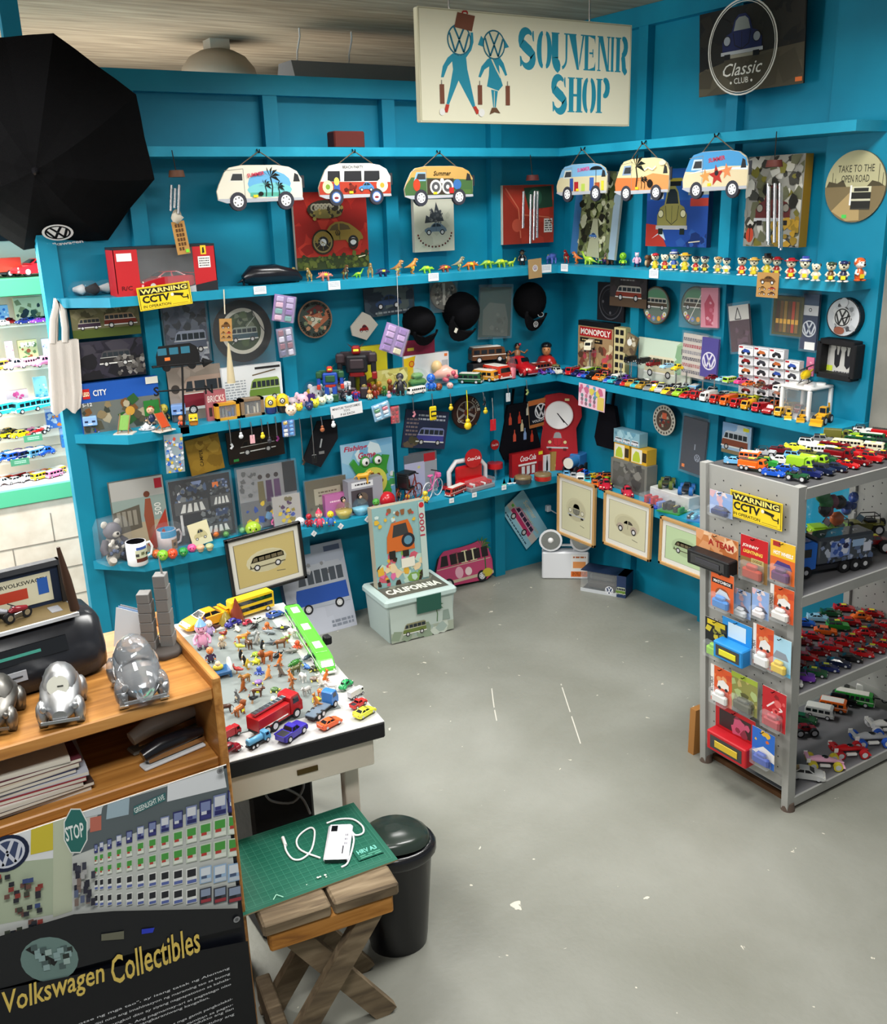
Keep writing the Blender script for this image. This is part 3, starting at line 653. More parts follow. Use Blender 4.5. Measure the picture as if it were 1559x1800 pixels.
# ---- little standing figure; built one by one
def figure(name,label,M,body='red',head='skin',legs='dblue',arms=None,hat=None,hatc='red',hair=None,shoes='dark',sticker=None,face=True,cat='figurine',group=None,big=.3,ears=None,hatk=None):
 'about one unit tall, faces -y; parts: body, head, hat'
 r = thing(name,label,cat,M,group);b = MB();ar = arms or body;hz = 1-big*1.02
 for s in (-1,1):
  b.tube([(s*.1,0,hz*.45),(s*.11,0,.2),(s*.11,0,.06)],[.1,.085,.08],legs,GL,8);b.ell((s*.12,-.05,.05),(.09,.14,.05),shoes,GL,8,5)
  b.tube([(s*.15,0,hz*.95),(s*.27,-.04,hz*.7),(s*.26,-.13,hz*.52)],[.07,.06,.05],ar,GL,8);b.ell((s*.25,-.15,hz*.5),.06,head,GL,8,5)
 b.tube([(0,0,hz*.34),(0,0,hz*.5),(0,0,hz*.8),(0,0,hz*1.0)],[.17,.2,.18,.1],body,GL,12,flat=.8)
 if sticker: b.box((-.1,-.2,hz*.45),(.1,-.19,hz*.68),sticker,PR)
 b.build('body',r)
 h = MB();cz = 1-big*.5;R = big*.52;h.ell((0,0,cz),(R,R*.92,R*1.02),head,GL,14,9)
 if face:
  for s in (-1,1): h.ell((s*R*.36,-R*.8,cz+R*.12),(R*.11,R*.08,R*.15),'141414',GL,6,5)
  h.ell((0,-R*.93,cz-R*.12),(R*.1,R*.1,R*.09),head,GL,6,5);h.box((-R*.26,-R*.88,cz-R*.42),(R*.26,-R*.78,cz-R*.36),'7d2a22',GL)
 if ears:
  for s in (-1,1): h.ell((s*R*.75,0,cz+R*.82),(R*.3,R*.14,R*.36),ears,GL,8,6)
 if hair: h.ell((0,R*.16,cz+R*.2),(R*1.06,R*.98,R*.95),hair,GL,12,7)
 h.build('head',r)
 if hat:
  k = MB();z = cz+R*.5
  if hat == 'cap': k.ell((0,0,z),(R*.95,R*.95,R*.6),hatc,GL,12,6);k.box((-R*.5,-R*1.5,z),(R*.5,-R*.6,z+R*.12),hatc,GL,.01)
  elif hat == 'brim': k.lathe([(R*1.7,z-.01),(R*1.7,z+.02),(R*.85,z+.03),(R*.75,z+R*.75),(R*.4,z+R*.85),(.001,z+R*.86)],hatc,GL,16)
  elif hat == 'top': k.lathe([(R*1.25,z),(R*1.25,z+.02),(R*.75,z+.03),(R*.8,z+R*1.1),(.001,z+R*1.1)],hatc,GL,16);k.lathe([(R*.79,z+.03),(R*.79,z+R*.3)],hatk or 'white',GL,16,caps=False)
  elif hat == 'cone': k.lathe([(R*.95,z),(R*.5,z+R*.7),(.01,z+R*1.3)],hatc,GL,14);k.ell((0,0,z+R*1.3),R*.16,hatk or 'white',GL,6,5)
  elif hat == 'beret': k.ell((R*.15,0,z+R*.18),(R*1.05,R*.95,R*.34),hatc,GL,12,6)
  elif hat == 'helmet': k.ell((0,R*.1,cz+R*.12),(R*1.15,R*1.05,R*1.1),hatc,GL,14,8)
  k.build('hat',r)
 return r
def ordinal(i): return 'first second third fourth fifth sixth seventh eighth ninth tenth eleventh twelfth thirteenth fourteenth fifteenth sixteenth seventeenth eighteenth nineteenth twentieth twenty-first twenty-second twenty-third twenty-fourth twenty-fifth twenty-sixth twenty-seventh twenty-eighth twenty-ninth thirtieth'.split()[i-1]
def on_level(u,v,z,ymax=-.03,xmax=-.03):
 'point of a level surface seen at a pixel, kept in front of the walls'
 p = at(u,v,'z',z);p.y = min(p.y,ymax) if p.x < 0 else p.y;p.x = min(p.x,xmax);return p
def metres(px,p): return px*depth(p)/1700.0
def face_cam(p): return math.degrees(math.atan2(CP.y-p[1],CP.x-p[0]))
# ------------------------------------------------------------------ hanging sign
trim((-2.85,-.05,2.716),(-2.78,0,3.02))
sx0,sx1,sy,sz0,sz1 = -1.683,-.672,-1.24,2.426,2.806
t = thing('hanging_sign','cream painted board sign reading SOUVENIR SHOP hung from the ceiling','sign',T((0,0,0)) @ onA((sx0+sx1)/2,(sz0+sz1)/2,-sy))
w,h = sx1-sx0,sz1-sz0;mb = MB();mb.box((-w/2,-h/2,-.03),(w/2,h/2,0),'cfccb0',MT,.004);a = Art(mb,w,h,z=.001,mat=MT)
a.r(0,0,1,1,'f2efd4');a.l([(.004,.01),(.004,.99),(.996,.99),(.996,.01),(.004,.01)],.004,'c9c5a4')
def sq(x,y):
 X = (x-62)/688.0;t0 = 20+(x-62)*.087;t1 = 383+(x-62)*.016;return (X,1-(y-t0)/(t1-t0))
TQ = '2693ad'
def poly(pts,c): a.p([sq(*p) for p in pts],c)
poly([(160,165),(185,160),(205,145),(216,125),(214,100),(222,100),(223,130),(216,155),(200,178),(203,215),(212,260),(225,330),(217,335),(195,290),(176,250),(160,290),(146,326),(138,324),(150,270),(160,215),(158,190),(145,205),(132,240),(124,240),(130,205),(145,178)],TQ)
poly([(280,175),(300,172),(315,195),(326,232),(320,235),(308,210),(300,200),(303,235),(312,265),(298,282),(262,268),(268,235),(270,205),(255,215),(243,240),(236,238),(246,205),(265,182)],TQ)
poly([(275,278),(296,283),(289,335),(281,335)],TQ);a.l([sq(285,283),sq(284,335)],.003,'e3e0c2');a.l([sq(276,178),sq(292,215),sq(305,240)],.006,'e3e0c2')
poly([(246,110),(236,138),(262,148),(262,130)],TQ);poly([(316,118),(332,145),(306,152),(308,130)],TQ)
for (cx,cy,r) in ((180,123,.052),(285,138,.05)):
 X,Y = sq(cx,cy);roundel(a,X,Y,r,'1f6f86','e3e0c2',.07)
poly([(176,38),(228,50),(218,97),(166,84)],'7c4a36');a.l([sq(190,42),sq(192,36),(sq(204,36)),sq(206,44)],.006,'b4302a')
for x in (119,233,320): y=262+(x-119)*.02;poly([(x,y),(x+13,y),(x+13,y+62),(x,y+62)],'7c4a36');a.l([sq(x+6,y),sq(x+6,y-14)],.003,'8a8a86')
poly([(136,325),(146,327),(140,352),(130,350)],'c23a2c');poly([(217,333),(226,331),(238,352),(228,358)],'c23a2c');poly([(276,336),(290,336),(302,354),(284,350),(268,358)],'6b4a32')
X,Y = sq(124,350);a.e(X,Y,.012,'f4f3ee');X,Y = sq(243,352);a.e(X,Y,.014,'f4f3ee')
def stroke(b,pts,ws,c):
 L = [];R = []
 for i,(x,y) in enumerate(pts):
  x0,y0 = pts[max(i-1,0)];x1,y1 = pts[min(i+1,len(pts)-1)];dx,dy = x1-x0,y1-y0;d = math.hypot(dx,dy) or 1;n = (-dy/d*ws[i]/2,dx/d*ws[i]/2)
  L.append((x+n[0]*1.2,y+n[1]*1.2));R.append((x-n[0]*1.2,y-n[1]*1.2))
 for i in range(len(pts)-1): b.p([L[i],L[i+1],R[i+1],R[i]],c);b.z -= b.dz
 b.z += b.dz
def arc(cx,cy,rx,ry,a0,a1,n=10): return [(cx+rx*math.cos(R_(a0+(a1-a0)*i/n)),cy+ry*math.sin(R_(a0+(a1-a0)*i/n))) for i in range(n+1)]
def bulge(n,lo,hi): return [lo+(hi-lo)*math.sin(math.pi*i/n) for i in range(n+1)]
def letter(ch,x,y,wd,ht,c=TQ):
 b = a.sub(x,y,wd,ht);S = .36;t = .1
 def stem(x0,k=S,y0=0,y1=1): b.r(x0,y0,x0+k,y1,c);b.r(x0-.09,y0,x0+k+.09,y0+.035,c);b.r(x0-.09,y1-.035,x0+k+.09,y1,c)
 if ch == 'I': stem(.27,.46)
 elif ch in 'HN':
  if ch == 'H': stem(.05,.33);stem(.62,.33);b.r(.36,.46,.64,.53,c)
  else: stem(.08,.1);stem(.84,.1);b.p([(.06,1),(.42,1),(.92,.0),(.74,0)],c)
 elif ch == 'U': stroke(b,[(.2,1),(.2,.3)]+arc(.5,.3,.3,.26,180,270,5),[.3]*7+[.12]*1,c);b.r(0,.965,.44,1,c);stroke(b,arc(.52,.3,.32,.28,285,360,5)+[(.84,1)],[.08]*6+[.1],c);b.r(.7,.965,1,1,c)
 elif ch == 'V': b.p([(.0,1),(.42,1),(.64,.0),(.5,0)],c);b.r(-.06,.965,.46,1,c);b.p([(.84,1),(.94,1),(.66,.06),(.63,.2)],c);b.r(.72,.965,1.04,1,c)
 elif ch == 'E':
  stem(.08,.3);b.p([(.46,.965),(.46,1),(.95,1),(.95,.76),(.86,.9)],c);b.p([(.46,0),(.46,.035),(.86,.1),(.97,.26),(.97,0)],c);b.r(.46,.47,.74,.52,c);b.r(.72,.38,.79,.61,c)
 elif ch == 'O':
  stroke(b,arc(.44,.5,.34,.47,100,260,14),bulge(14,.08,.3),c);stroke(b,arc(.56,.5,.34,.47,-80,80,14),bulge(14,.08,.3),c)
 elif ch == 'S':
  p1 = arc(.5,.73,.34,.25,40,200,10)+[(.3,.56)];stroke(b,p1,[.08,.1,.12,.15,.18,.21,.24,.26,.27,.27,.26,.2],c)
  p2 = [(.66,.46)]+arc(.5,.27,.34,.25,10,-150,10);stroke(b,p2,[.22,.27,.28,.28,.26,.23,.2,.17,.14,.12,.1,.08],c);stroke(b,[(.28,.6),(.5,.5),(.7,.42)],[.26,.26,.26],c)
  b.p([(.82,.99),(.88,.99),(.9,.7),(.84,.72),(.78,.86)],c);b.p([(.1,.01),(.16,.01),(.24,.14),(.16,.28),(.08,.3)],c)
 elif ch in 'RP':
  stem(.08,.29);stroke(b,arc(.5,.74,.34,.235,-85,85,12),bulge(12,.07,.3),c)
  if ch == 'R': stroke(b,[(.52,.46),(.66,.36),(.72,.12),(.84,.02),(.98,.03)],[.12,.26,.28,.2,.05],c)
a.z = .0012
for ch,x0,x1 in zip('SOUVENIR',(362,425,470,528,580,628,672,692),(418,468,530,585,622,672,691,737)): A0,A1 = (x0-62)/688,(x1-62)/688;letter(ch,A0,.535,A1-A0,.335)
for ch,x0,x1 in zip('SHOP',(470,528,580,626),(524,576,622,674)): A0,A1 = (x0-62)/688,(x1-62)/688;letter(ch,A0,.125,A1-A0,.335)
mb.build('board',t)
for x in (-.36,.3):
 mb = MB();mb.tube([(x,h/2-.02,-.02),(x,h/2+.1,-.02),(x-.008,h/2+.19,-.02),(x,3.02-(sz0+sz1)/2,-.02)],.004,'c8c9c9',CH,6);mb.build('hanging_hook',t)
# ------------------------------------------------------------------ open umbrella hung sideways on the wall post
cpt = CP + ray(66,262)*3.85;d = ray(66,290).normalized();axis = (-d*.86 - CU*.46 - CR*.05).normalized();ex = (CR - axis*CR.dot(axis)).normalized();ey = axis.cross(ex)
U = Matrix((ex,ey,axis)).transposed().to_4x4();U.translation = cpt
t = thing('umbrella','open black umbrella hung sideways on the post, showing its printed crown','umbrella',U)
RU,HU,NU = .455,.2,8;mb = MB();ang = [22.5+45*i for i in range(8)];ringsv = []
for k in range(7):
 f = k/6;row = []
 for i in range(8):
  for s in (0,.25,.5,.75):
   a0 = R_(ang[i]+45*s);c = 1-.5*math.sin(math.pi*s)*(1-math.cos(R_(22.5)))*2 ;r = RU*f*(1-.085*math.sin(math.pi*s));z = HU*(1-f**1.9)-.012*f*math.sin(math.pi*s)
   row.append((r*math.cos(a0),r*math.sin(a0),z))
 ringsv.append(row)
mb.add([(0,0,HU)]+[p for row in ringsv[1:] for p in row],[(0,1+j,1+(j+1)%32) for j in range(32)]+[(1+k*32+j,1+(k+1)*32+j,1+(k+1)*32+(j+1)%32,1+k*32+(j+1)%32) for k in range(5) for j in range(32)],'0b0b0d',slot(MATS[CL]) if 0 else CL,False)
mb.build('canopy',t)
i = 5;A0 = R_(270);rim = RU*.86;v0 = Vector((rim*math.cos(A0),rim*math.sin(A0),HU*(1-.86**1.9)+.005));v1 = Vector((RU*.6*math.cos(A0),RU*.6*math.sin(A0),HU*(1-.6**1.9)+.005))
yy = (v1-v0).normalized();xx = Vector((1,0,0));nn = xx.cross(yy);PM = Matrix((xx,yy,nn)).transposed().to_4x4();PM.translation = v0+yy*.03
mb = MB();a = Art(mb,.34,.34,y0=-.045,z=.004,mat=CL);a.e(.5,.36,.18,'e9e9ea',n=24);roundel(a,.5,.36,.15,'101014',None,.1);a.t('Volkswagen',.26,.05,.48,'e9e9ea',bold=.03);mb.build('printed_emblem',t,PM)
for q in ang:
 mb = MB();a0 = R_(q);mb.tube([(RU*f*math.cos(a0)*.99,RU*f*math.sin(a0)*.99,HU*(1-f**1.9)-.01) for f in (.03,.3,.55,.8,1)],.004,'3b3b3e',CH,6);mb.build('rib',t)
mb = MB();mb.tube([(0,0,HU-.01),(0,0,-.3)],.006,'55565a',CH,8);mb.build('shaft',t)
mb = MB();mb.tube([(0,0,HU-.005),(0,0,HU+.012),(0,0,HU+.03)],[.014,.012,.005],'17171a',GL,10);mb.build('tip',t)
mb = MB();mb.tube([(0,0,-.3),(0,0,-.35),(.02,0,-.37),(.05,0,-.35)],.012,'17171a',GL,8);mb.build('handle',t)
# ------------------------------------------------------------------ van-shaped wall plaques on cords
VANP = [(.01,.2),(.0,.4),(.03,.55),(.10,.82),(.16,.93),(.3,.985),(.7,.985),(.84,.94),(.93,.84),(.985,.66),(.985,.3),(.97,.16),(.1,.13)]
def plaque(wall,u0,v0,u1,v1,hook,label,draw,white=False):
 off = SD+.018;cx,cz,w,h = pan(wall,u0,v0,u1,v1,off);M = (onA if wall == 'A' else onB)(cx,cz,off)
 t = thing('van_plaque',label,'wall plaque',M,'van shaped plaques hanging along the highest shelf');mb = MB();k = w/2
 mb.prism([((x-.5)*w,(y-.5)*h) for x,y in VANP],0,.008,'e4ddc8',PR,'cfc6ae')
 for x in (.225,.775): mb.prism([((x-.5)*w+.1*w*math.cos(i*.4488),(-.5+.165)*h+.1*w*math.sin(i*.4488)) for i in range(14)],-.001,.0095,'2b2b30',PR)
 mb.box((.47*w,-.05*h,.001),(.515*w,.24*h,.006),'33343a',PR)
 a = Art(mb,w,h,z=.0098);draw(a)
 a.p([(.0,.2),(.01,.23),(.98,.23),(.985,.17),(.1,.13)],'b9bcc4')
 for x in (.225,.775): wheel_art(a,x,.165,.096,'3b3c46','f2f2f2' ,not white);
 if white:
  for x in (.225,.775): a.e(x,.165,.06,'f0eef2');a.ring(x,.165,.065,.014,'4a74b8',14);a.e(x,.15,.03,'8c3038',ry=.03)
 a.r(.4,.25,.455,.31,'ecd92c');mb.build('board',t)
 ax = 'y' if wall == 'A' else 'x';hp = M.inverted() @ at(hook[0],hook[1],ax,-off);mb = MB()
 for x in (-.22,.25): mb.tube([(x*w,.47*h,.004),(hp.x,hp.y,.004)],.0025,'6d6152',CL,5)
 mb.build('cord',t);mb = MB();mb.tube([(hp.x,hp.y+.01,-.016),(hp.x,hp.y-.006,-.004),(hp.x,hp.y-.006,.01),(hp.x,hp.y+.008,.012)],.003,'3b3b3d',CH,5);mb.build('hook',t)
 return t
def bodyfill(a,c,y0=.2,y1=1,pts=None): a.p(pts or [(.01,.22),(.0,.4),(.03,.55),(.10,.82),(.16,.93),(.3,.98),(.7,.98),(.84,.935),(.93,.84),(.98,.66),(.98,.22)],c)
def doorwin(a,c='e9e6da'): a.l([(.1,.86),(.31,.9),(.31,.25)],.006,'8d8a80');a.p([(.13,.6),(.17,.83),(.3,.83),(.3,.6)],c);a.p([(.16,.64),(.19,.79),(.295,.79),(.295,.64)],'3a3d40');a.p([(.88,.6),(.9,.8),(.94,.76),(.96,.6)],'2d2f33')
def d1(a): bodyfill(a,'ebe7d6');doorwin(a);a.e(.6,.56,.25,'6fb8e6',ry=.3);a.e(.6,.42,.26,'7fd2d8',ry=.17);a.r(.37,.27,.82,.36,'5db5a0');[palm_art(a,x,.27,hh,k=kk) for x,hh,kk in ((.62,.44,1.2),(.55,.24,.8),(.7,.2,.8))];a.e(.49,.33,.03,'171717',ry=.05);a.t('SUMMER',.35,.7,.2,'cf2f4a',rot=8,bold=.03)
def d2(a): bodyfill(a,'ecebe8');a.p([(.01,.22),(.0,.4),(.03,.55),(.98,.52),(.98,.22)],'b8402e');[a.p([(x,.55),(x+.01,.8),(x+w,.8),(x+w,.55)],'2c2c30') for x,w in ((.12,.17),(.34,.24),(.61,.22))];a.t('BEACH PARTY',.33,.86,.28,'2a2a2e',bold=.02);a.e(.24,.36,.04,'3a63b5',ry=.3);a.e(.24,.55,.035,'f0d860',ry=.1);a.e(.12,.42,.07,'e6e8b0',ry=.16);a.e(.12,.42,.03,'7fa03a');a.e(.86,.44,.08,'eaf0c8',ry=.17);a.e(.86,.44,.03,'d8a83a');b=a.sub(.53,.3,.22,.24);beetle_art(b,'4f8ec6');a.fuzz(10,['7d2a20','5a1f18'],.3,.3,.5,.5,.03,3)
def d3(a): bodyfill(a,'c9a05a');a.p([(.01,.22),(.0,.4),(.03,.52),(.1,.7),(.98,.62),(.98,.22)],'486b3e');a.r(.32,.24,.7,.66,'42382f');doorwin(a,'8fb6d6');a.e(.17,.5,.05,'c4452a',ry=.16);[ (a.e(x,.44,.085,'d9d9d4'),a.e(x,.44,.06,'55565a'),a.e(x,.44,.025,'d9d9d4')) for x in (.44,.61)];a.e(.53,.6,.03,'d9d9d4');a.t('Summer',.41,.74,.25,'3b2c1a',shear=.25);a.r(.63,.27,.7,.42,'c0302c');a.e(.75,.5,.06,'3f72b4');a.r(.7,.24,.95,.36,'54783f')
def d4(a): bodyfill(a,'7fb3d8');a.p([(.01,.22),(.0,.4),(.03,.55),(.08,.64),(.98,.64),(.98,.22)],'d6cba4');doorwin(a,'cfd3c9');a.t('SUMMER',.42,.76,.24,'d6569a',rot=4,bold=.03);a.e(.78,.8,.12,'1b1c20',ry=.1,a1=180);[a.r(x,.24,x+w,y,c) for x,w,y,c in ((.27,.07,.6,'2f55a0'),(.36,.08,.5,'b02830'),(.5,.07,.44,'b9d05a'),(.66,.08,.6,'3f66b4'),(.76,.09,.46,'b5542e'),(.88,.05,.5,'d9d23c'))];a.l([(.78,.4),(.78,.8)],.008,'55504a')
def d5(a): bodyfill(a,'ecd9a4');a.p([(.01,.22),(.0,.4),(.03,.55),(.98,.5),(.98,.22)],'d97a42');a.p([(.4,.22),(.45,.5),(.7,.62),(.98,.55),(.98,.22)],'e29a5c');doorwin(a,'8fa6c4');palm_art(a,.4,.3,.5,k=1.8);[palm_art(a,x,.26,.2,k=.7) for x in (.5,.56)];a.e(.66,.38,.05,'1b1512',ry=.1);a.e(.87,.85,.06,'f3efc4',ry=.06);a.l([(.55,.7),(.62,.76),(.7,.7),(.76,.78)],.02,'f4f0dc')
def d6(a): bodyfill(a,'e6d6b0');a.p([(.04,.58),(.1,.82),(.16,.93),(.3,.98),(.7,.98),(.84,.935),(.95,.8),(.98,.64),(.6,.66),(.3,.55)],'4f9fd8');a.p([(.05,.52),(.5,.6),(.98,.56),(.98,.63),(.3,.6)],'e8f1f4');doorwin(a,'c9dbe4');a.t('SUMMER',.4,.74,.25,'c9354a',rot=6,bold=.03);[star(a,x,y,r,c) for x,y,r,c in ((.36,.46,.09,'dfa05a'),(.53,.47,.12,'b9342c'),(.68,.55,.09,'e8905a'))];a.e(.53,.52,.03,'26262a')
def star(a,x,y,r,c): a.p([(x+(r if i%2==0 else r*.42)*math.cos(R_(90+36*i+10)),y+(r if i%2==0 else r*.42)*a.w/a.h*math.sin(R_(90+36*i+10))) for i in range(10)],c)
plaque('A',379,289,532,366,(454,266),'cream van plaque with blue beach and palms, hung beside the umbrella',d1)
plaque('A',558,286,687,358,(622,266),'red and white van plaque lettered BEACH PARTY on a cord',d2,True)
plaque('A',709,291,831,358,(771,268),'tan and green van plaque with two loudspeakers hung on a cord',d3)
plaque('B',981,287,1071,351,(1024,262),'blue and sand van plaque with deck chairs, hung near the corner',d4)
plaque('B',1084,277,1180,351,(1131,251),'orange sunset van plaque with a black palm hung on a cord',d5)
plaque('B',1203,264,1319,347,(1259,238),'blue sky van plaque with starfish on sand hung on a cord',d6)
# ------------------------------------------------------------------ canvases and boards on the walls above the second shelf
def canvas(wall,u0,v0,u1,v1,name,label,cat,draw,face,off=.046,dep=.02,side='c9c3b4',rot=0,tilt=0,M=None):
 cx,cz,w,h = pan(wall,u0,v0,u1,v1,off+dep);M = M or (onA if wall == 'A' else onB)(cx,cz,off,rot,tilt)
 mb,a = panel(w,h,dep,side,PR,face);draw(a);return single(mb,name,label,cat,M)
def c1(a):
 a.fuzz(26,['a3231a','b83324','8a1a14'],0,.2,1,1,.2,4);a.r(0,0,1,.17,'2f3a1d');a.fuzz(60,['45521f','2c361a','59622a'],0,.02,1,.2,.035,6)
 b=a.sub(.22,.3,.72,.34);beetle_art(b,'8d7432','5a4a2e','2b2116');a.e(.36,.36,.15,'2b2418',n=20);a.ring(.36,.36,.13,.02,'8a7a4a');[a.l([(.36,.36),(.36+.12*math.cos(i*.785),.36+.1*math.sin(i*.785))],.008,'8a7a4a') for i in range(8)];a.ring(.78,.32,.07,.02,'2b2418');roundel(a,.57,.47,.035,'2b2116')
 a.e(.42,.78,.25,'2a261c',ry=.12);[a.ring(.42+.05*(i-3),.8,.05,.02,'8f8a76') for i in range(7)];a.e(.42,.72,.22,'6d6334',ry=.06);a.fuzz(20,['2a261c','8d7b3c'],.22,.66,.65,.8,.03,9);a.l([(.84,.14),(.94,.16)],.012,'ddd6b8')
canvas('A',518,337,646,473,'canvas_painting','unframed red canvas of a rounded car with a spoked wheel and trilobite','painting',c1,'a82a1e')
def c2(a):
 a.fuzz(14,['c2c2ae','d3d2bf'],0,0,1,1,.2,2);b=a.sub(.24,.33,.58,.24);beetle_art(b,'6f8597','2f3a44');a.p([(.26,.55),(.3,.7),(.38,.66),(.44,.84),(.5,.74),(.55,.95),(.62,.78),(.68,.72),(.74,.58)],'3b4046');a.fuzz(16,['55595c','7a7d7b'],.3,.55,.7,.8,.04,3)
 for i in range(15): t=R_(188+i*12);a.e(.5+.42*math.cos(t),.36+.3*math.sin(t)*.9,.022,'3a2418' if i%2 else '6d1f1a',n=7)
canvas('A',728,350,798,442,'canvas_painting','small pale canvas of a blue car loaded with dark rocks','painting',c2,'cfceba',dep=.025)
def c3(a):
 a.fuzz(12,['a83626','96301f','b8452f'],0,0,1,1,.25,5);a.p([(0,.9),(.3,.55),(.36,0),(0,0)],'8e2c1e');a.p([(.4,.95),(.95,.98),(.98,.62),(.5,.58)],'23402f');a.e(.62,.78,.14,'2f5a44');a.l([(.05,.95),(.3,.6),(.34,.1)],.02,'c96a50');a.e(.27,.32,.1,'b04a36');a.r(.8,.18,.97,.42,'cfc9c0');a.lines(5,.82,.2,.96,.4,'3a3431');a.l([(.35,.5),(.9,.44),(.98,.3)],.02,'c4674c')
canvas('A',884,325,973,428,'canvas_painting','red canvas with green shapes hung close to the wall corner','painting',c3,'a33322')
def c4(a): a.r(0,0,.16,1,'3f78ae');a.r(.86,0,1,1,'9fb4c4');a.fuzz(150,['2f3420','6f7648','99a06c','1d2116','c9c9a8','4d5a30'],.18,.02,.84,.98,.07,8);a.p([(.4,0),(.48,.45),(.58,.45),(.7,0)],'a9aa8c');b=a.sub(.42,.22,.18,.07);beetle_art(b,'3f6fae')
canvas('B',1009,300,1088,452,'canvas_painting','tall green forest canvas with a tiny blue car, leaning on the shelf','painting',c4,'7f8560',rot=-4,tilt=-3,dep=.015,off=.05)
def c5(a):
 a.r(0,0,1,1,'20499a');a.r(0,.6,1,1,'2a5fb0');[a.r(.06+i*.09,.62,.1+i*.09,.98,'d8dde0') for i in range(4)];a.r(.72,.52,1,.62,'b0392c');a.r(.68,.66,1,.8,'9fa8a0');a.p([(0,0),(0,.3),(.2,.28),(.36,0)],'b8372a');a.p([(.1,.1),(.28,.22),(.34,.08),(.22,.16)],'cfe0ea');b=a.sub(.16,.16,.54,.64);front_car_art(b,'97904f','1f2a30','1a2622','e6e2b8');a.r(.36,.78,.56,.84,'1b1d20');a.r(.34,.84,.58,.88,'a89a3a');a.fuzz(10,['16306c','2c58a4'],.4,0,1,.2,.08,3);a.l([(.72,.06),(.9,.08)],.012,'d8d2b8')
canvas('B',1137,296,1245,434,'canvas_painting','blue and red canvas showing an olive rounded car from the front','painting',c5,'20499a',dep=.03,side='1a2c52')
def c6(a): a.fuzz(120,['3b3a34','8d8c84','c4c2b8','5f6048','26241f','a9a79a','6f6a2c'],0,0,1,1,.1,12);b=a.sub(.18,.24,.68,.45);front_car_art(b,'5a2320','2a2320','1c1614','8a8478');a.e(.13,.13,.07,'b04026',ry=.085);a.l([(.13,.05),(.13,.21)],.012,'1d1512');a.e(.13,.23,.035,'1d1512');a.fuzz(18,['b08a2c','8f7426'],.55,.02,.98,.3,.09,5)
canvas('B',1311,273,1410,434,'canvas_painting','grey and brown canvas of a dark car with a ladybird, gold edges','painting',c6,'8d8c84',dep=.05,side='8a6a1c')
cx,cz,w,h = pan('B',1450,264,1558,391,.04);t = MB();r = h/2;t.prism([(r*math.cos(i*math.pi/24),r*math.sin(i*math.pi/24)) for i in range(48)],0,.01,'b9b48c',PR,'6d6650')
a = Art(t,2*r,2*r,z=.0101);a.p([(.5+.5*math.cos(R_(x)),.5+.5*math.sin(R_(x))) for x in range(-150,-29,10)][::1],'7a6a4a');a.p([(.5+.5*math.cos(R_(x)),.5+.5*math.sin(R_(x))) for x in range(180,361,10)],'7d6d4c');a.p([(.02,.5),(.06,.58),(.2,.55),(.3,.6),(.36,.5)],'4d452f');a.p([(.7,.5),(.78,.58),(.9,.55),(.98,.5)],'4d452f');a.p([(.14,.16),(.52,.5),(.58,.5),(.62,.03),(.4,.02)],'b39a6a')
a.t('TAKE TO THE',.2,.7,.6,'35352a',ht=.1,bold=.0);a.t('OPEN ROAD',.27,.56,.46,'35352a',ht=.1,bold=.0)
for x,y in ((.12,.7),(.17,.62),(.88,.8),(.95,.68)): a.l([(x,.5),(x,y)],.008,'4a4634')
a.r(.46,.2,.78,.5,'23221f');a.r(.46,.42,.78,.5,'d8d4b4');a.r(.5,.43,.74,.48,'2b2a26');a.r(.46,.3,.78,.33,'c9c5ac');a.r(.46,.18,.78,.2,'3a3832');a.l([(.45,.24),(.45,.52)],.03,'efeeea');a.r(.33,.06,.41,.11,'4fd05a')
single(t,'round_board','round printed board reading TAKE TO THE OPEN ROAD on teal wall','wall plaque',onB(cx,cz,.031))
def cc(a):
 a.fuzz(40,['12110f','1d1a14','25211a'],0,.4,1,1,.12,4);a.p([(0,0),(0,.3),(.4,.42),(1,.46),(1,0)],'4c4535');a.fuzz(14,['564f3d','443d2e'],.02,.02,.98,.3,.12,6);b=a.sub(.22,.4,.42,.52);front_car_art(b,'1c2352','8f9490','0c0c0f','9aa0a8');a.r(.3,.41,.56,.45,'9b9684')
 a.ring(.43,.52,.335,.012,'e9e6dc',40);a.ring(.43,.52,.315,.006,'e9e6dc',40);a.t('Classic',.25,.2,.38,'e9e6dc',ht=.15,shear=.35,bold=.005);a.t('CLUB',.36,.1,.14,'e9e6dc',bold=.01);a.e(.33,.12,.01,'e9e6dc',n=8);a.e(.53,.12,.01,'e9e6dc',n=8);a.r(.93,.03,.99,.08,'e8773a')
cx,cz,w,h = pan('B',1232,6,1416,158,.08);w *= 1.0
canvas('B',1232,6,1416,158,'printed_board','dark printed board reading Classic CLUB high on the teal wall','wall plaque',cc,'161411',off=.075,dep=.006,side='0f0e0c',M=onB(cx,cz,.08,0,4))
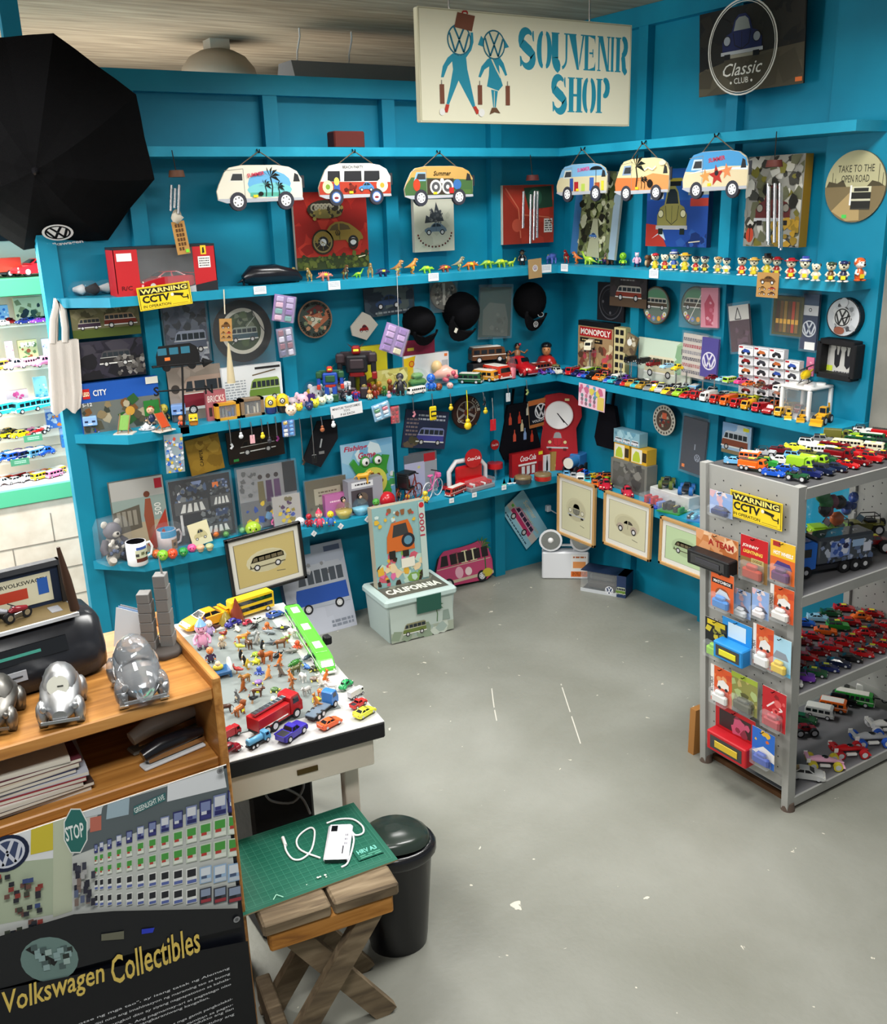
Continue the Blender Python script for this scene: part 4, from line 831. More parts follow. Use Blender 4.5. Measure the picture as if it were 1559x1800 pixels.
# ------------------------------------------------------------------ wind chimes, brick on the highest shelf
def chime(wall,hook,us,v0,v1,label,holder,topv,off=SD+.014,extra=None):
 ax = 'y' if wall == 'A' else 'x';hp = at(hook[0],hook[1],ax,-off);M = (onA if wall == 'A' else onB)(hp.x if wall == 'A' else hp.y,hp.z,off);inv = M.inverted();P = lambda u,v: inv @ at(u,v,ax,-off)
 t = thing('wind_chime',label,'wind chime',M);mb = MB();q = P(sum(us)/len(us),topv);mb.tube([(0,0,0),(q.x,q.y,0)],.0022,'2d2a26',CL,5);mb.build('cord',t)
 mb = MB();mb.tube([(q.x,q.y+.015,0),(q.x,q.y-.012,0)],[.03,.035],holder,MT,12);mb.build('holder',t)
 for i,u in enumerate(us):
  a,b = P(u,v0+(i%2)*6),P(u-1,v1[i]);mb = MB();z = .014*((i%3)-1);mb.tube([(a.x,a.y,z),(b.x,b.y,z)],.0065,'d5d6d6',CH,8);mb.build('chime_tube',t)
 return t,P
t,P = chime('A',(302,264),(303,308,313,317),325,(371,366,376,368),'thin silver wind chime with shells beside the black umbrella','5b3a28',306)
mb = MB();q0 = P(306,374);q1 = P(308,392);mb.tube([q0,(q0+q1)/2+Vector((.012,0,0)),q1],[.012,.028,.012],'b9b2a2',MT,8);mb.ell(P(311,378),(.02,.025,.012),'8c8474',MT);mb.build('shell',t)
mb = MB();b = P(318,418);mb.X = T(b) @ RZ(6);mb.box((-.028,-.068,-.002),(.028,.068,.002),'b98a4a',PR);a = Art(mb,.056,.136,z=.0021);[a.r(.2+.22*i,.12+.14*j,.36+.22*i,.22+.14*j,'5a3a1a') for i in range(3) for j in range(6) if (i,j) != (2,0)];a.r(.66,.04,.92,.14,'7fe03a');mb.build('wooden_tag',t)
chime('A',(932,272),(923,933,937,942,945),336,(401,428,398,422,418),'silver wind chime hanging in front of the red canvas in the corner','4a1a18',313)
chime('B',(1365,231),(1346,1352,1366,1370,1371),322,(424,430,426,440,436),'silver wind chime hanging before the grey and brown canvas','5a2a22',288)
p = at(609,262,'z',2.40);p.y = -.12;p = Vector((at(609,262,'y',-.12).x,-.12,2.40));mb = MB();mb.box((-.08,-.04,0),(.08,.04,.075),'5a1d16',MT,.006);single(mb,'brick','dark red brick lying on top of the highest back wall shelf','brick',T(p))
# ------------------------------------------------------------------ helpers for goods on the shelves
def WM(wall): return onA if wall == 'A' else onB
def item(wall,u0,v0,u1,v1,off,dep,name,label,cat,draw=None,face=None,side='dark',zs=None,rot=0,tilt=0,group=None,film=False,build=True):
 'flat or boxed goods: front face at distance off from the wall; stands on level zs when given'
 cx,cz,w,h = pan(wall,u0,v0,u1,v1,off)
 if zs is not None: cz = (cz+h/2+zs)/2;h = 2*(cz-zs)
 mb = MB();mb.box((-w/2,-h/2,-dep),(w/2,h/2,0),side,PR);a = Art(mb,w,h,z=.0002)
 if face: a.r(0,0,1,1,face)
 if draw: draw(a)
 M = WM(wall)(cx,cz,off,rot,tilt)
 if film:
  t = thing(name,label,cat,M,group);mb.build(film if isinstance(film,str) else 'card',t);f = MB();f.box((-w*.54,-h*.54,-dep*.6),(w*.54,h*.56,.004),'e8eef2',FI);f.build('clear_bag',t);return t
 return single(mb,name,label,cat,M,group)
def paper(wall,u0,v0,u1,v1,off,label,draw=None,c='e9edf0',group='paper price notes on the shelf edges'):
 return item(wall,u0,v0,u1,v1,off,.0008,'price_note',label,'price note',draw or (lambda a: a.lines(4,.1,.3,.9,.9,'8fa0b4',.5,3)),c,c,group=group)
def arctext(a,txt,cx,cy,r,a0,a1,c,size=.09,flip=False):
 n = len(txt)
 for i,ch in enumerate(txt):
  if ch == ' ': continue
  an = a0+(a1-a0)*(i+.5)/n;a.t(ch,cx+r*math.cos(R_(an)),cy+r*math.sin(R_(an)),size*(.4 if ch in 'I1' else 1),c,ht=size*1.25,bold=.03,rot=(an+90 if flip else an-90),anchor='c');a.z -= a.dz
def roundp(wall,u,v,r,off,label,draw,face,name='round_plaque',cat='wall plaque',dep=.008,film=False,side='3a3530'):
 ax = 'y' if wall == 'A' else 'x';p = at(u,v,ax,-off);R = r*depth(p)/1700;mb = MB()
 mb.prism([(R*math.cos(i*math.pi/20),R*math.sin(i*math.pi/20)) for i in range(40)],-dep,0,face,PR,side);a = Art(mb,2*R,2*R,z=.0002);draw(a)
 M = WM(wall)(p.x if wall == 'A' else p.y,p.z,off)
 if film:
  t = thing(name,label,cat,M);mb.build('plate',t);f = MB();f.box((-R*1.06,-R*1.15,-.004),(R*1.06,R*1.1,.005),'e8eef2',FI);f.build('clear_bag',t);return t
 return single(mb,name,label,cat,M)
def cctv(M,w,h,label):
 mb,a = panel(w,h,.002,'e6c51e',PR,'efd02a');a.r(.02,.04,.98,.96,'1a1710');a.r(.03,.05,.97,.95,'efd02a');a.r(.04,.66,.96,.93,'1a1710');a.t('WARNING',.06,.7,.88,'f4e27a',ht=.2,bold=.03)
 a.t('CCTV',.07,.3,.52,'1a1710',ht=.32,bold=.04);a.t('IN OPERATION',.07,.1,.52,'1a1710',ht=.12,bold=.01);a.l([(.62,.12),(.92,.12)],.006,'8a7420')
 a.p([(.62,.5),(.64,.6),(.86,.53),(.84,.43)],'1a1710');a.e(.64,.53,.03,'efe9d8');a.l([(.8,.46),(.84,.34),(.92,.34)],.018,'1a1710');a.r(.92,.24,.94,.44,'1a1710');return single(mb,'warning_sign',label,'sign',M)
Z2,Z3,Z4 = ZS[2][1],ZS[3][1],ZS[4][1]
# ------------------------------------------------------------------ second shelf
x,z,w,h = pan('A',243,500,337,541,SD+.012);cctv(onA(x,z,SD+.004,4),w,h,'yellow WARNING CCTV sign on the shelf edge under the red car box')
for wl,u0,v0,u1,v1,l in (('A',446,503,468,517,'under the pink spiked dinosaur'),('A',577,494,598,509,'between the two upright tan dinosaurs'),('A',753,480,771,494,'under the grey running dinosaur'),('A',952,465,969,479,'left of the shelf corner, below the blue dinosaur'),('B',986,464,998,477,'right of the shelf corner, below the red dinosaur'),('B',1141,474,1157,489,'under the brown squirrel figurine')):
 paper(wl,u0,v0,u1,v1,SD+.004,'white price note on the shelf edge '+l)
# boxed radio-controlled car
p0 = at(207,516,'y',-.208);p1 = at(383,500,'y',-.208);p0.z = p1.z = Z2;L = p1.x-p0.x;yw = 0;hB,dB = .2,.125
M = T(p0) @ RZ(yw);t = thing('toy_car_box','red window box holding a radio controlled sports car at the shelf end','box',M);RD = 'c0242a'
mb = MB();mb.box((0,.0,0),(L,dB,.012),RD,PR);mb.box((0,dB-.004,0),(L,dB,hB),'55575a',PR);mb.box((0,0,hB-.01),(L,dB,hB),'26262a',PR);mb.build('box_shell',t)
for n,x0,x1 in (('left',0,.1),('right',L-.1,L)):
 mb = MB();mb.box((x0,0,.012),(x1,.003,hB-.01),RD,PR);mb.box((x0 if n=='left' else x1-.003,0,.012),(x0+.003 if n=='left' else x1,dB,hB-.01),RD,PR);mb.X = T((x0,-.0004,0)) @ RX(90);a = Art(mb,.1,hB,0,0,.0002)
 if n == 'left': a.r(.12,.72,.75,.88,'f0eeea');a.t('R/C',.2,.12,.45,'5a0c10',ht=.09);a.p([(1,0),(1.9,0),(1,.26)],RD)
 else: a.r(.35,.78,.6,.97,'e8c832');a.p([(.42,.8),(.53,.82),(.5,.94),(.44,.92)],'1a1a1a');a.r(.2,.5,.75,.74,'f0eeea');a.lines(4,.25,.52,.7,.72,'5a5a5a');a.p([(0,0),(0,.14),(-.9,.06),(-.9,0)],'b9bbbd');a.p([(0,.14),(0,.0),(1,0),(1,.22)],'26262a')
 mb.build('side_panel',t)
mb = MB();mb.box((.1,.0005,.012),(L-.1,.002,hB-.01),'e8eef2',FI);mb.build('window_film',t)
car_root('sport','toy_car','red model sports car inside the red window box','toy car',M @ T((L*.5,.055,.014)) @ RZ(186) @ SCL(.245),'b01420')
for k,(u,v) in enumerate(((148,520),(190,516))):
 p = on_level(u,v,Z2);mb = MB();mb.tube([(-.08,0,.03),(-.05,0,.04),(.05,0,.04),(.09,0,.03)],[.02,.04,.045,.012],'b9c0c4',FI,10);mb.tube([(.0,0,.035),(.06,0,.036),(.08,0,.03)],[.01,.034,.012],'16161a',CL,10);mb.tube([(-.06,0,.035),(-.01,0,.035),(.01,0,.03)],[.012,.03,.01],'c9cccd',CL,10)
 single(mb,'wrapped_pouch','crumpled clear bag holding something black, %s the red car box'%('farther from' if k==0 else 'right beside'),'bag',T(p) @ RZ(-30+4*k) @ SCL(.8))
p = on_level(420,490,Z2,-.1);mb = MB();mb.tube([(-.16,0,.03),(-.12,0,.045),(0,0,.045),(.1,0,.03),(.13,0,.015)],[.02,.045,.045,.03,.01],'15161c',GL,12);single(mb,'black_pouch','shiny black zip pouch lying behind the small dinosaurs','pouch',T(p))
def dino(u,v,kind,hpx,col,label,turn=0,st='lemon',wall='A'):
 p = on_level(u,v,Z2,-.05,-.05);s = metres(hpx,p)/{'rex':1.0,'quad':.54,'horned':.58,'spiked':.64,'long':.78,'upright':1.02,'mammal':.8}[kind];yaw = (-90 if wall == 'A' else 180)+turn;p = T((0,-.03,0)) @ p if wall == 'A' and p.y > -.17 else p
 animal(kind,'toy_dinosaur' if kind != 'mammal' else 'toy_animal',label,T(p)@RZ(yaw)@SCL(s),col,'toy dinosaur','toy dinosaurs along the second shelf',st)
for a_ in ((421,500,'quad',14,'26262c','tiny black toy dinosaur, leftmost on the second shelf',80),(439,499,'horned',16,'orange','orange horned toy dinosaur beside the tiny black one',60),(466,499,'spiked',17,'c9756a','pink spiked toy dinosaur above a price note near the black pouch',80),(493,497,'rex',25,'8d8a3c','greenish upright toy dinosaur, first of three in a row',50),
 (517,495,'rex',25,'8f7f4a','olive brown upright toy dinosaur, middle of three in a row',-60),(540,494,'rex',23,'b08a4e','tan upright toy dinosaur, third of three beside the red canvas',-50),(567,493,'spiked',17,'cf7a68','pink spiked toy dinosaur standing below the red canvas',80),(602,490,'rex',24,'6f4a2c','dark brown upright toy dinosaur below the red canvas',10),(625,488,'long',16,'7ac13a','bright green long necked toy dinosaur below the red canvas',70),
 (646,487,'rex',24,'b98f52','tan upright toy dinosaur at the right edge of the red canvas',-20),(668,486,'spiked',16,'28305c','dark blue armoured toy dinosaur on the second shelf',80),(694,484,'rex',26,'b9834a','tan standing toy dinosaur right of the dark blue one',40),(719,481,'rex',26,'d88a3a','large orange toy dinosaur looking along the shelf',75),(745,480,'quad',13,'8cc63a','light green low toy dinosaur under the pale canvas',70),
 (777,478,'spiked',14,'a34a2c','rust red toy dinosaur under the pale canvas',80),(801,476,'rex',24,'8a8466','grey running toy dinosaur right of the rust red one',70),(822,474,'horned',15,'d9772c','orange horned toy dinosaur right of the grey runner',70),(850,471,'quad',14,'86b53a','green striding toy dinosaur, first of three alike',75),(869,469,'quad',14,'9fc23a','green striding toy dinosaur, middle of three alike',75),(890,468,'long',15,'a3c840','yellow green toy dinosaur, last of three alike',75),(962,463,'spiked',20,'5a6fc0','blue and violet toy dinosaur in the shelf corner',-70)): dino(*a_)
for a_ in ((996,462,'rex',22,'b02a22','red upright toy dinosaur just right of the shelf corner',20),(1014,464,'rex',21,'d8722c','orange toy dinosaur beside the red one',-60),(1034,465,'long',23,'a9cc3c','lime long necked toy dinosaur beside the orange one',-70)): dino(*a_,wall='B')
def fig(u,v,hpx,z,label,name='figurine',yaw=None,wall='A',ymax=-.04,**k):
 p = on_level(u,v,z,ymax,-.04);s = metres(hpx,p);y = face_cam(p)+90 if yaw is None else (0 if wall=='A' else -90)+yaw;return figure(name,label,T(p)@RZ(y)@SCL(s),**k)
fig(916,466,25,Z2,'figurine in a black cloak and hat on the second shelf',body='1a1a1e',head='8a6a4a',legs='26262a',hat='brim',hatc='black',sticker='white')
fig(1055,465,26,Z2,'white and green toy figure on the second shelf near the corner',body='dfe6e0',legs='5fb54a',hat='helmet',hatc='c9b8d8',sticker='lemon',wall='B')
fig(1072,466,34,Z2,'dark haired toy figure with a red and white cap',body='4a3a2c',legs='6b4326',head='c98a5a',hair='1a1512',hat='cone',hatc='red',wall='B',sticker='lime')
fig(1090,463,22,Z2,'small violet toy figure with tall ears on the second shelf',body='8a4a9a',head='d8a0c8',ears='b07ac0',wall='B')
fig(1104,466,22,Z2,'round lime green toy figure beside the violet one',body='8fd02c',head='8fd02c',arms='7ac020',big=.55,wall='B',sticker='lemon')
fig(1119,469,24,Z2,'pink and white toy figure with upright ears',body='eeb8d2',head='f4e6ee',ears='ee9cc4',wall='B')
mb = MB();mb.ell((0,0,.3),(.2,.2,.3),'6b4326',GL,10,7);mb.ell((0,-.08,.66),(.17,.17,.17),'7d5232',GL,10,7);mb.tube([(0,.2,.1),(0,.36,.4),(0,.3,.8)],[.06,.14,.1],'55341c',GL,8);mb.ell((.0,-.2,.3),(.1,.06,.2),'d8b98a',GL,8,6);p = on_level(1138,470,Z2,-.05,-.05);single(mb,'toy_squirrel','brown toy squirrel beside the row of puppy figurines','figurine',T(p)@RZ(-80)@SCL(metres(26,p)))
def puppy(u,v,hpx,label,body,hat=None,hatc='red',fur='e6dfc2',hatk='white',turn=0,feet='f2f0e6'):
 p = on_level(u,v,Z2,-.05,-.06);t = thing('puppy_figurine',label,'figurine',T(p)@RZ(face_cam(p)+90+turn)@SCL(metres(hpx,p)),'toy puppies lined up on the second shelf');b = MB()
 b.tube([(0,0,.06),(0,0,.18),(0,0,.36),(0,0,.52)],[.15,.2,.17,.09],body,GL,12)
 for s in (-1,1): b.ell((s*.13,-.07,.04),(.13,.19,.05),feet,GL,8,5);b.tube([(s*.13,0,.45),(s*.23,-.08,.32),(s*.14,-.17,.27)],[.05,.05,.055],fur,GL,7)
 b.box((-.1,-.215,.12),(.1,-.2,.29),'ecd52a',PR);b.build('body',t)
 h = MB();h.ell((0,.0,.7),(.22,.21,.2),fur,GL,14,9);h.ell((0,-.2,.65),(.12,.12,.09),fur,GL,10,7);h.ell((0,-.31,.68),(.055,.04,.045),'111111',GL,8,6)
 for s in (-1,1): h.ell((s*.08,-.195,.76),(.025,.02,.035),'111111',GL,6,5);h.ell((s*.19,.03,.82),(.06,.05,.1),'3a332c' if s>0 else fur,GL,8,6)
 h.build('head',t)
 if hat:
  k = MB();z = .84
  if hat == 'brim': k.lathe([(.34,z-.01),(.34,z+.015),(.17,z+.02),(.14,z+.12),(.001,z+.13)],hatc,GL,16)
  elif hat == 'top': k.lathe([(.26,z),(.26,z+.02),(.15,z+.02),(.165,z+.2),(.001,z+.2)],hatc,GL,16);k.lathe([(.158,z+.03),(.16,z+.09)],hatk,GL,16,caps=False)
  elif hat == 'cap': k.ell((0,0,z-.02),(.2,.2,.13),hatc,GL,12,6);k.box((-.12,-.32,z-.02),(.12,-.14,z),hatc,GL,.01)
  else: k.ell((0,.03,.74),(.24,.22,.22),hatc,GL,12,8)
  k.build('hat',t)
for a_ in ((1151,474,30,'cream toy puppy in a red cap, next to the squirrel','e2c42c','cap','b8242a'),(1168,475,30,'bareheaded cream toy puppy in a red shirt, second after the squirrel','b8342a'),(1184,475,34,'cream toy puppy in a blue and white top hat above the price note','3a5aa8','top','2a4a9a'),(1203,477,33,'cream toy puppy in yellow with a wide yellow hat','d8c02c','brim','d9a82c'),(1222,478,29,'cream toy puppy with a black cap and red trousers','b8242a','cap','1a1a20'),
 (1238,479,30,'cream toy puppy in a navy cap and brown coat','5a4326','cap','navy'),(1261,480,30,'cream toy puppy with a small tan feather cap','b09a6a','cap','a98450'),(1276,481,29,'cream toy puppy in a dark cap and white suit','e9e6da','cap','22304a'),(1303,484,33,'cream toy puppy in a red and white outfit with a dark cap','c8302c','cap','1d1d22'),(1324,485,33,'cream toy puppy in a straw hat and yellow coat','d9b83a','brim','c9a04a'),
 (1347,485,37,'cream toy puppy in a tall black top hat','d8c23a','top','16161a','e6dfc2','2a2a2e'),(1364,485,34,'cream toy puppy in a red hat behind the car tag','a8302c','brim','a8202a'),(1389,490,37,'cream toy puppy in a wide red hat with a red guitar','c23a2c','brim','b0202a'),(1413,492,39,'cream toy puppy in a striped blue top hat','d9c8d0','top','3a4aa0'),(1433,494,33,'bareheaded cream toy puppy with hands together','e2d9c0'),
 (1459,495,36,'cream toy puppy in a green beret and brown coat','6a4a34','cap','3a4a34'),(1481,496,39,'cream toy puppy in a pointed navy hat on a blue stand','2a3050','cap','1d2a5a'),(1509,494,42,'toy puppy in an orange space suit, last on the shelf','d8602a','helm','d8602a','efeae2','white',35,'d8602a')): puppy(*a_)
def htag(wall,u0,v0,u1,v1,label,draw,c='b58a50',off=SD+.012,rot=0): return item(wall,u0,v0,u1,v1,off,.003,'wooden_tag',label,'key tag',draw,c,'8d6434',rot=rot)
def tagcars(a): b=a.sub(.12,.55,.76,.34);beetle_art(b,'6d4a26','3a2814','2b1d10');[beetle_art(a.sub(x,y,.38,.16),c,'2a1c10','2b1d10') for x,y,c in ((.52,.3,'a8402a'),(.52,.1,'6b4326'),(.08,.3,'8a6434'),(.08,.1,'8a6434'))]
htag('B',1330,479,1368,523,'wooden tag printed with brown cars, hung on the shelf edge',tagcars)
htag('A',929,455,952,489,'plain cardboard tag with a small round badge in the shelf corner',lambda a: (a.e(.5,.52,.2,'d9d6cf'),roundel(a,.5,.54,.14,'7a5a8a')),'a88a5e',rot=3)
t = htag('A',386,560,408,600,'wooden car tag hanging on a beaded string before the tyre plate',tagcars,rot=-3)
t2 = MB();p = at(397,560,'y',-SD-.012);hh = metres(42,p);t2.tube([(0,.0,.07),(0,0,.07+hh)],.003,'d9cfb8',CL,5);t2.build('string',t,RX(-90) @ T((0,.004,0)));t2 = MB();t2.tube([(.01,0,-.06),(.012,0,-.16),(.015,0,-.24)],[.004,.014,.02],'c9bb98',CL,7);t2.build('tassel',t,RX(-90) @ T((0,.004,0)))
# ------------------------------------------------------------------ goods on the walls between second and third shelf
def two_vans(a): a.r(0,0,1,.3,'4c5a22');a.r(0,.3,1,1,'6d6a4a');a.fuzz(20,['4c4a32','7d785a'],0,.75,1,1,.08,2);van_art(a.sub(.08,.28,.34,.42),'3d2c40','9a8f70');van_art(a.sub(.46,.3,.5,.5),'7a2f22','a98f70',n=5,flip=True)
item('A',125,540,246,592,.058,.008,'photo_plate','dark metal plate picturing two old vans on grass','picture plate',two_vans,'5d5a40','15151a',rot=0)
item('A',138,597,254,664,.06,.008,'photo_plate','dark metal plate with a misty night van scene, below the two vans','picture plate',lambda a:(a.fuzz(60,['26242f','35323f','1d1c22','3f3c46'],0,0,1,1,.16,5),van_art(a.sub(.3,.3,.5,.45),'2c2a2c','4a484c',n=4),a.fuzz(40,['6d6a68','8d8a86','55524f'],.55,.1,1,.55,.05,7)),'2a2833','15151a')
item('A',290,534,365,640,.05,.006,'photo_plate','grey winter photograph of a van in snow in clear wrapping','picture plate',lambda a:(a.fuzz(40,['3b4150','5d6270','26282f'],0,.4,1,1,.12,4),a.fuzz(20,['8f95a2','aab0ba'],0,0,1,.3,.12,5),van_art(a.sub(.15,.16,.82,.42),'5d6474','8d94a4')),'4c5262','1a1a20',film='photo')
def tyre(a):
 a.ring(.5,.5,.5,.13,'1e1e20',40);a.e(.5,.5,.37,'c9c6ba',n=36);a.e(.5,.5,.31,'3d4a35',n=30);a.fuzz(16,['4a5a3a','2f3a2a','6d7560'],.3,.3,.7,.75,.07,3);van_art(a.sub(.26,.32,.5,.26),'3d5560','8d978c');a.l([(.3,.3),(.72,.72)],.008,'b9bdb8');a.l([(.66,.86),(.78,.6),(.9,.42)],.012,'17171a')
roundp('A',427,582,54,.06,'round tyre shaped plate with a white ring and van picture',tyre,'2a2a2c',film=True)
def blister(wall,u0,v0,u1,v1,label,cols,rot=0,off=SD+.012,cord=0):
 cx,cz,w,h = pan(wall,u0,v0,u1,v1,off);t = thing('blister_pack',label,'toy pack',WM(wall)(cx,cz,off,rot),'small toy packs hanging from the shelf edges');mb = MB();mb.box((-w/2,-h/2,-.002),(w/2,h/2,0),cols[0],PR);mb.build('card',t)
 b = MB();rd = random.Random(int(u0));[b.box((x*w-.16*w,y*h-.1*h,0),(x*w+.16*w,y*h+.1*h,.012),rd.choice(cols),GL,.004) for x in (-.25,.22) for y in (-.36,-.12,.12,.34)];b.build('toy_pieces',t);f = MB();f.box((-w/2,-h/2,.001),(w/2,h/2,.016),'e8eef2',CP_,.004);f.build('clear_shell',t)
 if cord: f = MB();f.tube([(0,h*.48,.004),(cord*math.sin(R_(rot)),h*.5+cord,-.004)],.0018,'b8b8b8',CL,5);f.build('cord',t)
blister('A',480,519,518,566,'violet castle toy pack beside the tyre plate',['8a68a8','b9a8d0','6fa0a0','d8b0c8'],-12);blister('A',488,576,516,627,'pack of tiny grey and violet toys below the castle pack',['6d6a8a','a8a0c8','8a5a6a','c9c4d8'],4);blister('A',672,572,714,622,'violet castle toy pack hanging right of the black robot',['9a78b8','c9a8d8','d8d0b0','b07ac0'],-22,cord=.26)
def hippie(a): a.e(.5,.5,.46,'3f4a44',n=30);a.p([(.14,.6),(.9,.75),(.92,.5),(.5,.2)],'a8664a');a.p([(.25,.72),(.6,.88),(.85,.72),(.4,.6)],'5d2a26');a.p([(.2,.62),(.72,.5),(.4,.3)],'cfc9b4');a.ring(.42,.5,.07,.018,'26262a');a.fuzz(20,['7d8a6a','2f4a44','b98a6a'],.2,.2,.8,.8,.06,6);arctext(a,'SOME GIRLS ARE BORN WITH',.5,.5,.42,140,-40,'15120f',.062);arctext(a,'HIPPIE SOULS',.5,.5,.42,185,305,'15120f',.075,True)
roundp('A',554,561,33,.055,'round sign lettered HIPPIE SOULS hanging left of the black robot',hippie,'8a6a54')
p = at(641,573,'y',-.06);k = metres(1,p);mb = MB();Q = [((x-790)/4.1*k,-(y-580)/4.1*k) for x,y in ((780,480),(680,575),(690,640),(800,682),(900,580),(840,510))];mb.prism(Q,-.01,0,'c9c4b8',CL);a = Art(mb,.16,.16,z=.0005,mat=CL);beetle_art(a.sub(.3,.3,.34,.26),'8d2a2a');single(mb,'bandana','folded white bandana with a dark red car, in a clear bag','cloth',onA(p.x,p.z,.06))
item('A',640,503,728,554,.05,.006,'photo_plate','dark plate of a blue car on a road, above the white bandana','picture plate',lambda a:(a.fuzz(30,['2a3440','3a4a58','55605f'],0,0,1,1,.14,3),beetle_art(a.sub(.2,.25,.55,.5),'2f4468'),a.lines(1,.2,.05,.9,.18,'8d9498')),'3a4650','15151a',rot=2)
roundp('A',780,517,27,.055,'round grey engraved plate in a clear bag left of the black caps',lambda a:(a.fuzz(70,['8a877c','4d4b45','a9a69a','35332f'],.16,.16,.84,.84,.06,4),a.r(.44,.15,.54,.85,'b9b6aa'),a.ring(.5,.5,.49,.03,'6d6a60')),'6d6a60',film=True)
def cap(u,v,w,h,label,rot=0,badge=None):
 p = at(u,v,'y',-.1);k = depth(p)/1700;t = thing('baseball_cap',label,'cap',onA(p.x,p.z,.05,rot),'black caps hung on the wall');W_,H_ = w*k/2,h*k/2;mb = MB();mb.ell((0,H_*.22,.02),(W_,H_*.78,.1),'0c0c0f',CL,18,10);mb.build('crown',t)
 b = MB();b.loft([[(W_*.8*math.cos(a)*(1 if i else .95),-H_*.2-H_*(.35+.45*i)*abs(math.sin(a)),.09-.02*i+.015*math.cos(a)**2) for a in [math.pi*j/10 for j in range(11)]]+[(W_*.8*math.cos(a)*(1 if i else .95),-H_*.2-H_*(.35+.45*i)*abs(math.sin(a)),.082-.02*i+.015*math.cos(a)**2) for a in [math.pi*j/10 for j in range(10,-1,-1)]] for i in (0,.5,1)],'0d0d10',CL);b.build('visor',t)
 if badge: q = MB();a = Art(q,W_*1.2,W_*1.2,z=0,mat=CL);badge(a);q.build('badge',t,T((W_*.1,-H_*.46,.092)))
cap(741,573,60,68,'black cap with a pink pin, leftmost of the hanging caps',0,lambda a:a.e(.8,.9,.08,'d88a9a'));cap(812,557,68,88,'black cap with a small white price tag, middle of the hanging caps',-28,lambda a:a.r(.1,.2,.24,.4,'d9d6c8'));cap(936,539,56,84,'black cap with two white badges, nearest the wall corner',-8,lambda a:(a.e(.7,.72,.2,'c9c9c9',ry=.13),a.e(.7,.72,.16,'17171a',ry=.1),roundel(a,.45,.2,.16,'b9b9b9')))
item('A',707,597,764,623,.05,.004,'folded_cloth','folded dark red cloth on the wall behind the leftmost black cap','cloth',lambda a:a.r(.15,.3,.35,.5,'c9b83a'),'7a1d38','6a1830')
item('A',843,505,898,592,.06,.004,'glove_pack','grey gloves in a clear plastic bag hung between two caps','gloves',lambda a:(a.p([(.1,.05),(.1,.55),(.3,.7),(.8,.66),(.92,.3),(.9,.0)],'5f6a66'),a.fuzz(10,['55605c','6d7672'],.2,.1,.8,.5,.08,3)),'3f5654','3f5654',film='gloves',rot=-3)
item('B',1050,497,1097,565,.05,.012,'wall_plaque','black square plaque with a ring near the corner, behind the van plate','wall plaque',lambda a:(a.ring(.5,.5,.44,.03,'4a4a50',30),a.ring(.5,.5,.34,.02,'35353a',30),[a.e(.5+.28*math.cos(i*1.57),.5+.28*math.sin(i*1.57),.04,'55555a',n=8) for i in range(4)]),'17171c','101014')
item('B',1072,486,1137,540,.065,.008,'photo_plate','dark plate with a red and white van, hung near the corner','picture plate',lambda a:(a.r(0,0,1,.3,'5d4a3a'),a.fuzz(20,['2c2a2c','3d3638'],0,.4,1,1,.12,4),van_art(a.sub(.16,.22,.72,.5),'8a3a2c','a9a49a'),a.lines(1,.3,.84,.7,.92,'8a8a88')),'33302f','17171a')
def flowers(a,seed): a.r(.05,.42,.95,.62,'3a3a3c') if 0 else None;a.e(.5,.5,.47,'6a7a70',n=30);a.e(.5,.72,.36,'5a8a6a',ry=.2);van_art(a.sub(.08,.4,.84,.32),'55483a','b9b4a4');rd = random.Random(seed);[(a.e(.5+.33*math.cos(t),.3+.18*math.sin(t)*.8,.07,c,n=8),a.e(.5+.33*math.cos(t),.3+.18*math.sin(t)*.8,.03,'d8b83a',n=6)) for t,c in zip((3.3,3.9,4.5,5.1,5.7,6.2),('d8d8d0','c8506a','7a8ac8','e0a04a','b05a8a','d8d8d0'))]
roundp('B',1153,537,33,.055,'round plaque of a grey van above painted flowers',lambda a:flowers(a,1),'4a3a2c');roundp('B',1222,538,34,.055,'round plaque in clear wrapping behind the pink cloth bag',lambda a:(flowers(a,5),a.l([(.3,.1),(.7,.8)],.02,'e8e8e0')),'3f4a40',film=True)
def bagcloth(u0,v0,u1,v1,label,draw,face,rot=0,off=.07,name='packed_socks',cat='socks'): item('B',u0,v0,u1,v1,off,.012,name,label,cat,draw,face,face,film='cloth',rot=rot)
bagcloth(1232,506,1262,576,'pink folded cloth in a clear bag hanging on the side wall',lambda a:(a.p([(.3,.05),(.7,.05),(.8,.6),(.5,.85),(.2,.6)],'b8405a'),a.fuzz(10,['c8607a','e0a0b0'],.25,.1,.75,.7,.1,3)),'d88a9c',3,name='packed_cloth',cat='cloth')
bagcloth(1283,536,1318,618,'brown and white socks in a clear bag on the side wall',lambda a:(a.r(0,.68,1,1,'c9c6c0'),a.l([(.45,.95),(.3,.7),(.6,.7),(.45,.95)],.04,'26262a'),a.fuzz(8,['5d4450','3f2a32'],.1,.1,.9,.6,.15,4)),'4a343c',10)
bagcloth(1409,517,1437,615,'navy and white socks with a large round badge',lambda a:(a.r(0,.62,1,.8,'c9c9cc'),a.r(0,.8,1,1,'1d3a5a'),a.ring(.5,.72,.1,.04,'26262a'),roundel(a,.5,.38,.44,'c9ced6'),a.r(.3,0,.95,.14,'f0f0ee')),'1d2a4c')
def lighters(a): a.r(.06,.04,.94,.93,'3a3a1c');[ (a.r(.12+i*.13,.08,.22+i*.13,.88,c),a.r(.12+i*.13,.3,.22+i*.13,.42,'d8a23a')) for i,c in enumerate(('4a2c1a','6d4a20','8a6a2a','5a3a1c','a83a1c','7a5a24'))]
item('B',1358,521,1411,590,.075,.03,'lighter_display','clear tray of patterned tubes with a yellow sticker on the side wall','pack',lighters,'4c4a22','3a3818',film='tray')
